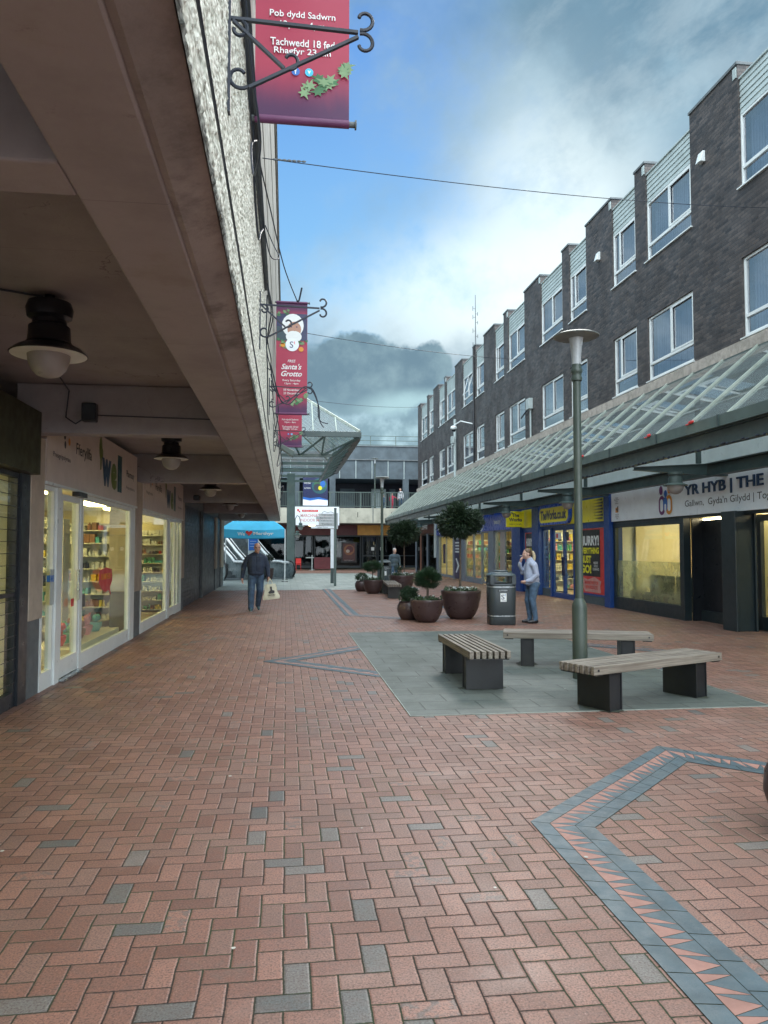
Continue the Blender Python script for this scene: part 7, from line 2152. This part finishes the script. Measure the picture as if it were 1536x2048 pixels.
def hand_prims(wrist, dirv, palm_n, thumb_side, curl, mi, s=1.0):
    """palm, four unequal bent fingers and a thumb from the side of the palm"""
    w_ = Vector(wrist); d_ = Vector(dirv).normalized(); n_ = Vector(palm_n).normalized(); sd_ = d_.cross(n_).normalized() * thumb_side
    pr = [('c', [(w_, 0.026*s), (w_ + d_*0.045*s + sd_*0.008, 0.027*s), (w_ + d_*0.085*s, 0.026*s)], mi), ('e', (w_ + d_*0.06*s, 0.034*s, 0.034*s, 0.030*s), mi)]
    for k, (o_, L) in enumerate(((0.030, 0.072), (0.011, 0.082), (-0.009, 0.076), (-0.028, 0.060))):
        b = w_ + d_*0.088*s + sd_*o_*s; a1 = curl; p = [b]
        dr_ = d_
        for j, f_ in enumerate((0.42, 0.32, 0.26)):
            dr_ = (dr_ * math.cos(a1) + n_ * math.sin(a1)).normalized() if j else (d_ * math.cos(a1*0.6) + n_ * math.sin(a1*0.6)).normalized()
            p.append(p[-1] + dr_ * L * f_ * s)
        pr.append(('c', [(q, r_*s) for q, r_ in zip(p, (0.0095, 0.009, 0.0085, 0.0075))], mi))
    tb = w_ + d_*0.03*s + sd_*0.030*s
    pr.append(('c', [(tb, 0.012*s), (tb + (d_*0.6 + sd_*0.7 + n_*0.2).normalized()*0.032*s, 0.0105*s), (tb + (d_*0.9 + sd_*0.55 + n_*0.5).normalized()*0.062*s, 0.009*s)], mi))
    return pr
def head_prims(c, face, mi_skin, s=1.0):
    """c: centre of skull; face: direction looked at"""
    f_ = Vector(face).normalized(); c = Vector(c); sd_ = f_.cross(Vector((0,0,1))).normalized(); up_ = Vector((0,0,1))
    rot = Matrix((sd_, f_, up_)).transposed()
    P_ = lambda a, b, z_: c + sd_*a*s + f_*b*s + up_*z_*s
    pr = [('e', (P_(0,-0.008,0.030), 0.077*s, 0.094*s, 0.088*s, rot), mi_skin), ('e', (P_(0,0.020,-0.045), 0.062*s, 0.070*s, 0.075*s, rot), mi_skin),
          ('e', (P_(0,0.065,-0.095), 0.028*s, 0.025*s, 0.022*s, rot), mi_skin), ('c', [(P_(0,0.088,0.012), 0.011*s), (P_(0,0.106,-0.022), 0.015*s)], mi_skin),
          ('e', (P_(0.078,-0.002,-0.015), 0.010*s, 0.018*s, 0.030*s, rot), mi_skin), ('e', (P_(-0.078,-0.002,-0.015), 0.010*s, 0.018*s, 0.030*s, rot), mi_skin),
          ('c', [(P_(-0.04,0.078,0.022), 0.012*s), (P_(0.04,0.078,0.022), 0.012*s)], mi_skin), ('e', (P_(0.040,0.062,-0.030), 0.024*s, 0.022*s, 0.022*s, rot), mi_skin), ('e', (P_(-0.040,0.062,-0.030), 0.024*s, 0.022*s, 0.022*s, rot), mi_skin)]
    return pr, P_, rot
def face_parts(P_, rot, parent, s=1.0):
    for a in (-0.033, 0.033):
        b = MB(); b.ellip(P_(a, 0.080, 0.002), 0.010*s, 0.008*s, 0.007*s, 8, 6, rot=rot); b.build('eye', 'eye', parent, smooth=True)
    b = MB(); b.ellip(P_(0, 0.088, -0.058), 0.024*s, 0.008*s, 0.006*s, 10, 6, rot=rot); b.build('mouth', 'lips', parent, smooth=True)

# --- man walking towards the viewer
mx, my = -0.78, 20.3
man = root('person', (0,0,0), 'balding man in navy jumper and jeans walking with a cream bag', 'person')
JU, JE, SK, SH, SO = 0, 1, 2, 3, 4
hp_, P_, rot_ = head_prims((0.03, -0.05, 1.655), (0.10, -1, -0.05), SK, 1.08)
pr = hp_ + [
 ('c', [((0.02, 0.0, 1.57), 0.062), ((0.01, 0.0, 1.46), 0.070)], SK),
 ('c', [((-0.07, 0.01, 1.34), 0.150), ((-0.065, -0.02, 1.17), 0.163), ((-0.06, -0.02, 1.04), 0.160)], JU), ('c', [((0.07, 0.01, 1.34), 0.150), ((0.065, -0.02, 1.17), 0.163), ((0.06, -0.02, 1.04), 0.160)], JU), ('e', ((0, -0.02, 0.99), 0.215, 0.172, 0.10), JU),
 ('c', [((0.0, 0.01, 1.475), 0.088), ((0, 0.01, 1.42), 0.11)], JU), ('c', [((0, 0.02, 1.49), 0.075), ((-0.10, 0.02, 1.445), 0.075), ((-0.19, 0.02, 1.385), 0.080)], JU), ('c', [((0, 0.02, 1.49), 0.075), ((0.10, 0.02, 1.445), 0.075), ((0.19, 0.02, 1.385), 0.080)], JU),
 # right arm (viewer's left), hanging back
 ('c', [((-0.215, 0.02, 1.365), 0.082), ((-0.315, 0.05, 1.16), 0.072), ((-0.345, 0.02, 0.93), 0.054), ((-0.348, -0.02, 0.88), 0.046)], JU),
 # left arm carrying the bag
 ('c', [((0.215, 0.02, 1.365), 0.082), ((0.300, 0.03, 1.16), 0.072), ((0.320, -0.04, 0.95), 0.050), ((0.325, -0.06, 0.91), 0.044)], JU),
 ('e', ((0, 0, 0.95), 0.198, 0.150, 0.11), JE),
 ('c', [((-0.10, -0.01, 0.92), 0.118), ((-0.120, -0.12, 0.52), 0.092), ((-0.125, -0.16, 0.12), 0.075), ((-0.125, -0.16, 0.08), 0.076)], JE),
 ('c', [((0.10, 0.0, 0.92), 0.118), ((0.105, 0.02, 0.52), 0.092), ((0.065, 0.24, 0.17), 0.072), ((0.062, 0.27, 0.14), 0.072)], JE),
 ('c', [((-0.12, -0.15, 0.055), 0.046), ((-0.125, -0.26, 0.05), 0.044), ((-0.128, -0.33, 0.042), 0.034)], SH), 
 ('c', [((0.06, 0.30, 0.13), 0.046), ((0.075, 0.24, 0.06), 0.044), ((0.085, 0.18, 0.038), 0.034)], SH),
 ('c', [((-0.12, -0.12, 0.018), 0.026), ((-0.126, -0.25, 0.018), 0.032), ((-0.128, -0.335, 0.018), 0.026)], SO),
]
pr += hand_prims((-0.350, -0.03, 0.865), (0.0, -0.15, -1), (0.7, -0.5, 0), 1, 0.35, SK) + hand_prims((0.327, -0.07, 0.895), (0.0, -0.1, -1), (-0.9, -0.2, 0), -1, 1.15, SK)
bd = body_mesh('body', pr, 0.0115, ['jumper', 'jeans', 'skin', 'shoe', 'sole'], man)
face_parts(P_, rot_, man, 1.06)
b = MB(); b.ellip(P_(0, -0.035, 0.01), 0.080, 0.075, 0.055, 14, 8, rot=rot_); b.build('hair', 'greyhair', man, smooth=True)
b = MB()
for a in (-0.033, 0.033):
    c_ = P_(a, 0.094, 0.004); b.tube([c_ + Vector((0.022*math.cos(6.283*i/12), 0, 0.016*math.sin(6.283*i/12))) for i in range(13)], 0.0022, 5)
b.build('glasses', 'black', man)
man.location = (mx, my, 0); man.rotation_euler[2] = R(3)
# bag
bagr = root('tote_bag', (0,0,0), "cream cotton bag with black print in the walking man's hand", 'bag')
b = MB(); vs = []; W_, H_ = 0.21, 0.40; nx, nz = 8, 10
for sgn in (-1, 1):
    for j in range(nz + 1):
        for i in range(nx + 1):
            u = i / nx * 2 - 1; v = j / nz
            wd_ = 0.13 + (W_ - 0.13) * min(1, (1 - v) * 1.25) + 0.01 * math.sin(v*9)
            th = 0.055 * (1 - abs(u)**3) * (0.35 + 0.65 * (1 - v)) * (1 if j else 0.6) + 0.006*math.sin(u*8 + v*6)
            vs.append((u * wd_, sgn * th, -H_ * (1 - v)))
n1 = (nx + 1) * (nz + 1)
fs = []
for s_ in range(2):
    for j in range(nz):
        for i in range(nx):
            a = s_*n1 + j*(nx+1) + i
            fs.append((a, a+1, a+nx+2, a+nx+1))
for j in range(nz):
    for i in (0, nx):
        a = j*(nx+1) + i; fs.append((a, a+nx+1, n1+a+nx+1, n1+a))
for i in range(nx): fs.append((i, i+1, n1+i+1, n1+i))
b.add(vs, fs); b.build('bag_body', 'bag', bagr, smooth=True)
b = MB(); b.tube([(-0.07, 0, -0.01), (-0.035, 0, 0.08), (-0.008, 0, 0.135), (0.012, 0, 0.135), (0.04, 0, 0.08), (0.07, 0, -0.01)], 0.011, 6); b.build('handle', 'bag', bagr, smooth=True)
polys('print', ['posterblack'], bagr, 'F', (0.01, -0.066, -0.18), [([(-0.09,-0.03),(-0.02,0.03),(-0.03,0.12),(0.02,0.12),(0.02,0.03),(0.08,0.0),(0.07,-0.06),(-0.05,-0.06)], 0)], 0.004)
text('THE SHED', 'posterblack', bagr, (0.0, -0.066, -0.285), 'F', 0.035, 0.20, bold=0.03)
text('merthyr', 'posterblack', bagr, (0.0, -0.066, -0.33), 'F', 0.02, 0.19)
bagr.location = (mx + 0.375, my - 0.10, 0.70); bagr.rotation_euler = (0, R(-6), R(6))

# --- woman standing side on, hand to mouth
wo_ = root('person', (0,0,0), 'blonde woman in pale jacket and jeans standing side on, hand to mouth', 'person')
hd, PW, rw_ = head_prims((-0.075, 0.0, 1.515), (-1, -0.12, -0.03), SK, 0.97)
pr = hd + [
 ('c', [((-0.035, 0.0, 1.43), 0.055), ((-0.01, 0.0, 1.34), 0.062)], SK),
 ('c', [((-0.01, 0.0, 1.365), 0.085), ((0.0, 0, 1.31), 0.10)], JU),
 ('c', [((0.01, -0.15, 1.29), 0.080), ((0.01, 0.15, 1.29), 0.080)], JU),
 ('c', [((0.02, -0.04, 1.25), 0.130), ((0.015, -0.04, 1.08), 0.148), ((0.03, -0.035, 0.93), 0.160)], JU), ('c', [((0.02, 0.04, 1.25), 0.130), ((0.015, 0.04, 1.08), 0.148), ((0.03, 0.035, 0.93), 0.160)], JU), ('e', ((0.04, 0, 0.86), 0.178, 0.200, 0.07), JU),
 ('e', ((0.06, 0, 0.84), 0.140, 0.175, 0.13), JE),
 # near arm bent with hand at the waist
 ('c', [((0.02, -0.205, 1.27), 0.075), ((0.06, -0.235, 1.06), 0.066), ((-0.06, -0.225, 0.94), 0.052), ((-0.13, -0.20, 0.93), 0.044)], JU),
 # far arm raised to the mouth
 ('c', [((0.0, 0.19, 1.27), 0.072), ((-0.11, 0.20, 1.10), 0.062), ((-0.20, 0.12, 1.26), 0.048), ((-0.205, 0.085, 1.31), 0.042)], JU),
 ('c', [((0.05, -0.09, 0.84), 0.115), ((0.01, -0.09, 0.50), 0.078), ((0.075, -0.09, 0.13), 0.056), ((0.075, -0.09, 0.10), 0.058)], JE),
 ('c', [((0.05, 0.09, 0.84), 0.115), ((-0.03, 0.09, 0.50), 0.078), ((0.01, 0.09, 0.13), 0.056), ((0.01, 0.09, 0.10), 0.058)], JE),
 ('c', [((0.10, -0.09, 0.045), 0.044), ((0.0, -0.095, 0.040), 0.042), ((-0.09, -0.10, 0.034), 0.032)], SH),
 ('c', [((0.03, 0.09, 0.045), 0.044), ((-0.07, 0.09, 0.040), 0.042), ((-0.15, 0.09, 0.034), 0.032)], SH),
]
pr += hand_prims((-0.20, 0.07, 1.325), (0.10, -0.45, 1), (0.9, 0.2, 0), 1, 0.7, SK, 0.92) + hand_prims((-0.15, -0.19, 0.925), (-0.9, 0.25, -0.2), (0, 1, 0), 1, 0.9, SK, 0.92)
body_mesh('body', pr, 0.0115, ['hoodie', 'jeans2', 'skin2', 'boot'], wo_)
face_parts(PW, rw_, wo_, 0.97)
hr_ = [('e', (PW(0,-0.020,0.048), 0.083, 0.092, 0.078, rw_), 0), ('e', (PW(0,-0.060,0.0), 0.074, 0.056, 0.07, rw_), 0),
       ('c', [(PW(0,-0.10,0.045), 0.026), (PW(0,-0.145,0.03), 0.036), (PW(0,-0.175,-0.05), 0.042), (PW(0.0,-0.175,-0.13), 0.036), (PW(0,-0.165,-0.20), 0.018)], 1)]
body_mesh('hair', hr_, 0.010, ['brownhair', 'blond'], wo_, 2)
wo_.location = (5.33, 16.2, 0)
cg_ = MB(); cg_.tube([(5.33 - 0.235, 16.2 + 0.02, 1.475), (5.33 - 0.165, 16.2 + 0.0, 1.470)], 0.004, 6)
tag(cg_.build('cigarette', 'whiteprint'), "cigarette held to the blonde woman's mouth", 'cigarette')

# --- distant people, simpler but whole
def walker(loc, rz, h, top, legs_, hairm, label, shoem='boot', skinm='skin2', reach=False, vox=0.016, arm=1.0):
    t = root('person', (0,0,0), label, 'person'); k = h / 1.75
    hd_, PP, rr_ = head_prims((0, -0.02*k, 1.63*k), (0.15, -1, -0.05), SK, k)
    q = lambda *v: tuple(a*k for a in v)
    pr_ = hd_ + [('c', [(q(0,0,1.55), 0.055*k), (q(0,0,1.42), 0.065*k)], SK), ('e', (q(0,0.01,1.33), 0.20*k, 0.125*k, 0.14*k), 0), ('e', (q(0,0,1.12), 0.185*k, 0.135*k, 0.20*k), 0), ('e', (q(0,0,0.94), 0.18*k, 0.13*k, 0.13*k), 0),
        ('c', [(q(-0.15,0,1.39), 0.075*k), (q(0.15,0,1.39), 0.075*k)], 0),
        ('c', [(q(-0.20,0,1.36), 0.07*k), (q(-0.25,0.02,1.13), 0.055*k), (q(-0.26,-0.02,0.92), 0.042*k)], 0),
        ('c', [(q(0.20,0,1.36), 0.07*k)] + ([(q(0.36,-0.03,1.28), 0.052*k), (q(0.52,-0.06,1.22), 0.04*k)] if reach else [(q(0.25,0.02,1.13), 0.055*k), (q(0.26,-0.02,0.92), 0.042*k)]), 0),
        ('c', [(q(-0.09,0,0.90), 0.10*k), (q(-0.10,-0.05,0.50), 0.07*k), (q(-0.10,-0.04,0.10), 0.055*k)], JE), ('c', [(q(0.09,0,0.90), 0.10*k), (q(0.10,0.03,0.50), 0.07*k), (q(0.10,0.10,0.11), 0.055*k)], JE),
        ('c', [(q(-0.10,-0.02,0.04), 0.042*k), (q(-0.10,-0.15,0.035), 0.033*k)], SH), ('c', [(q(0.10,0.12,0.04), 0.042*k), (q(0.10,-0.01,0.035), 0.033*k)], SH)]
    pr_ += hand_prims(q(-0.26,-0.03,0.90), (0,-0.1,-1), (0.8,-0.3,0), 1, 0.5, SK, k) + hand_prims(q(0.54,-0.06,1.21) if reach else q(0.26,-0.03,0.90), (1,-0.1,-0.2) if reach else (0,-0.1,-1), (0,0,-1) if reach else (-0.8,-0.3,0), -1, 0.5, SK, k)
    body_mesh('body', pr_, vox, [top, legs_, skinm, shoem], t)
    b_ = MB(); b_.ellip(PP(0,-0.022,0.046), 0.083*k, 0.096*k, 0.080*k, 14, 8, rot=rr_); b_.build('hair', hairm, t, smooth=True)
    face_parts(PP, rr_, t, k)
    t.location = loc; t.rotation_euler[2] = rz
    return t
walker((4.86, 34.0, 0), R(8), 1.66, 'coat', 'jeans', 'greyhair', 'grey haired older person in dark coat walking behind the far bin')
walker((8.05, 57.7, 4.66), R(20), 1.25, 'pinkcoat', 'pinkcoat', 'brownhair', 'child in bright pink coat reaching out on the far deck', reach=True, vox=0.02)
walker((8.75, 57.9, 4.66), R(-50), 1.66, 'whitecoat', 'jeans', 'darkhair', 'dark haired person in pale patterned coat on the far deck', vox=0.02)
walker((7.45, 58.3, 4.66), R(30), 1.15, 'jeans2', 'jeans', 'brownhair', 'child in pale blue beside the pink coated child on the far deck', vox=0.02)
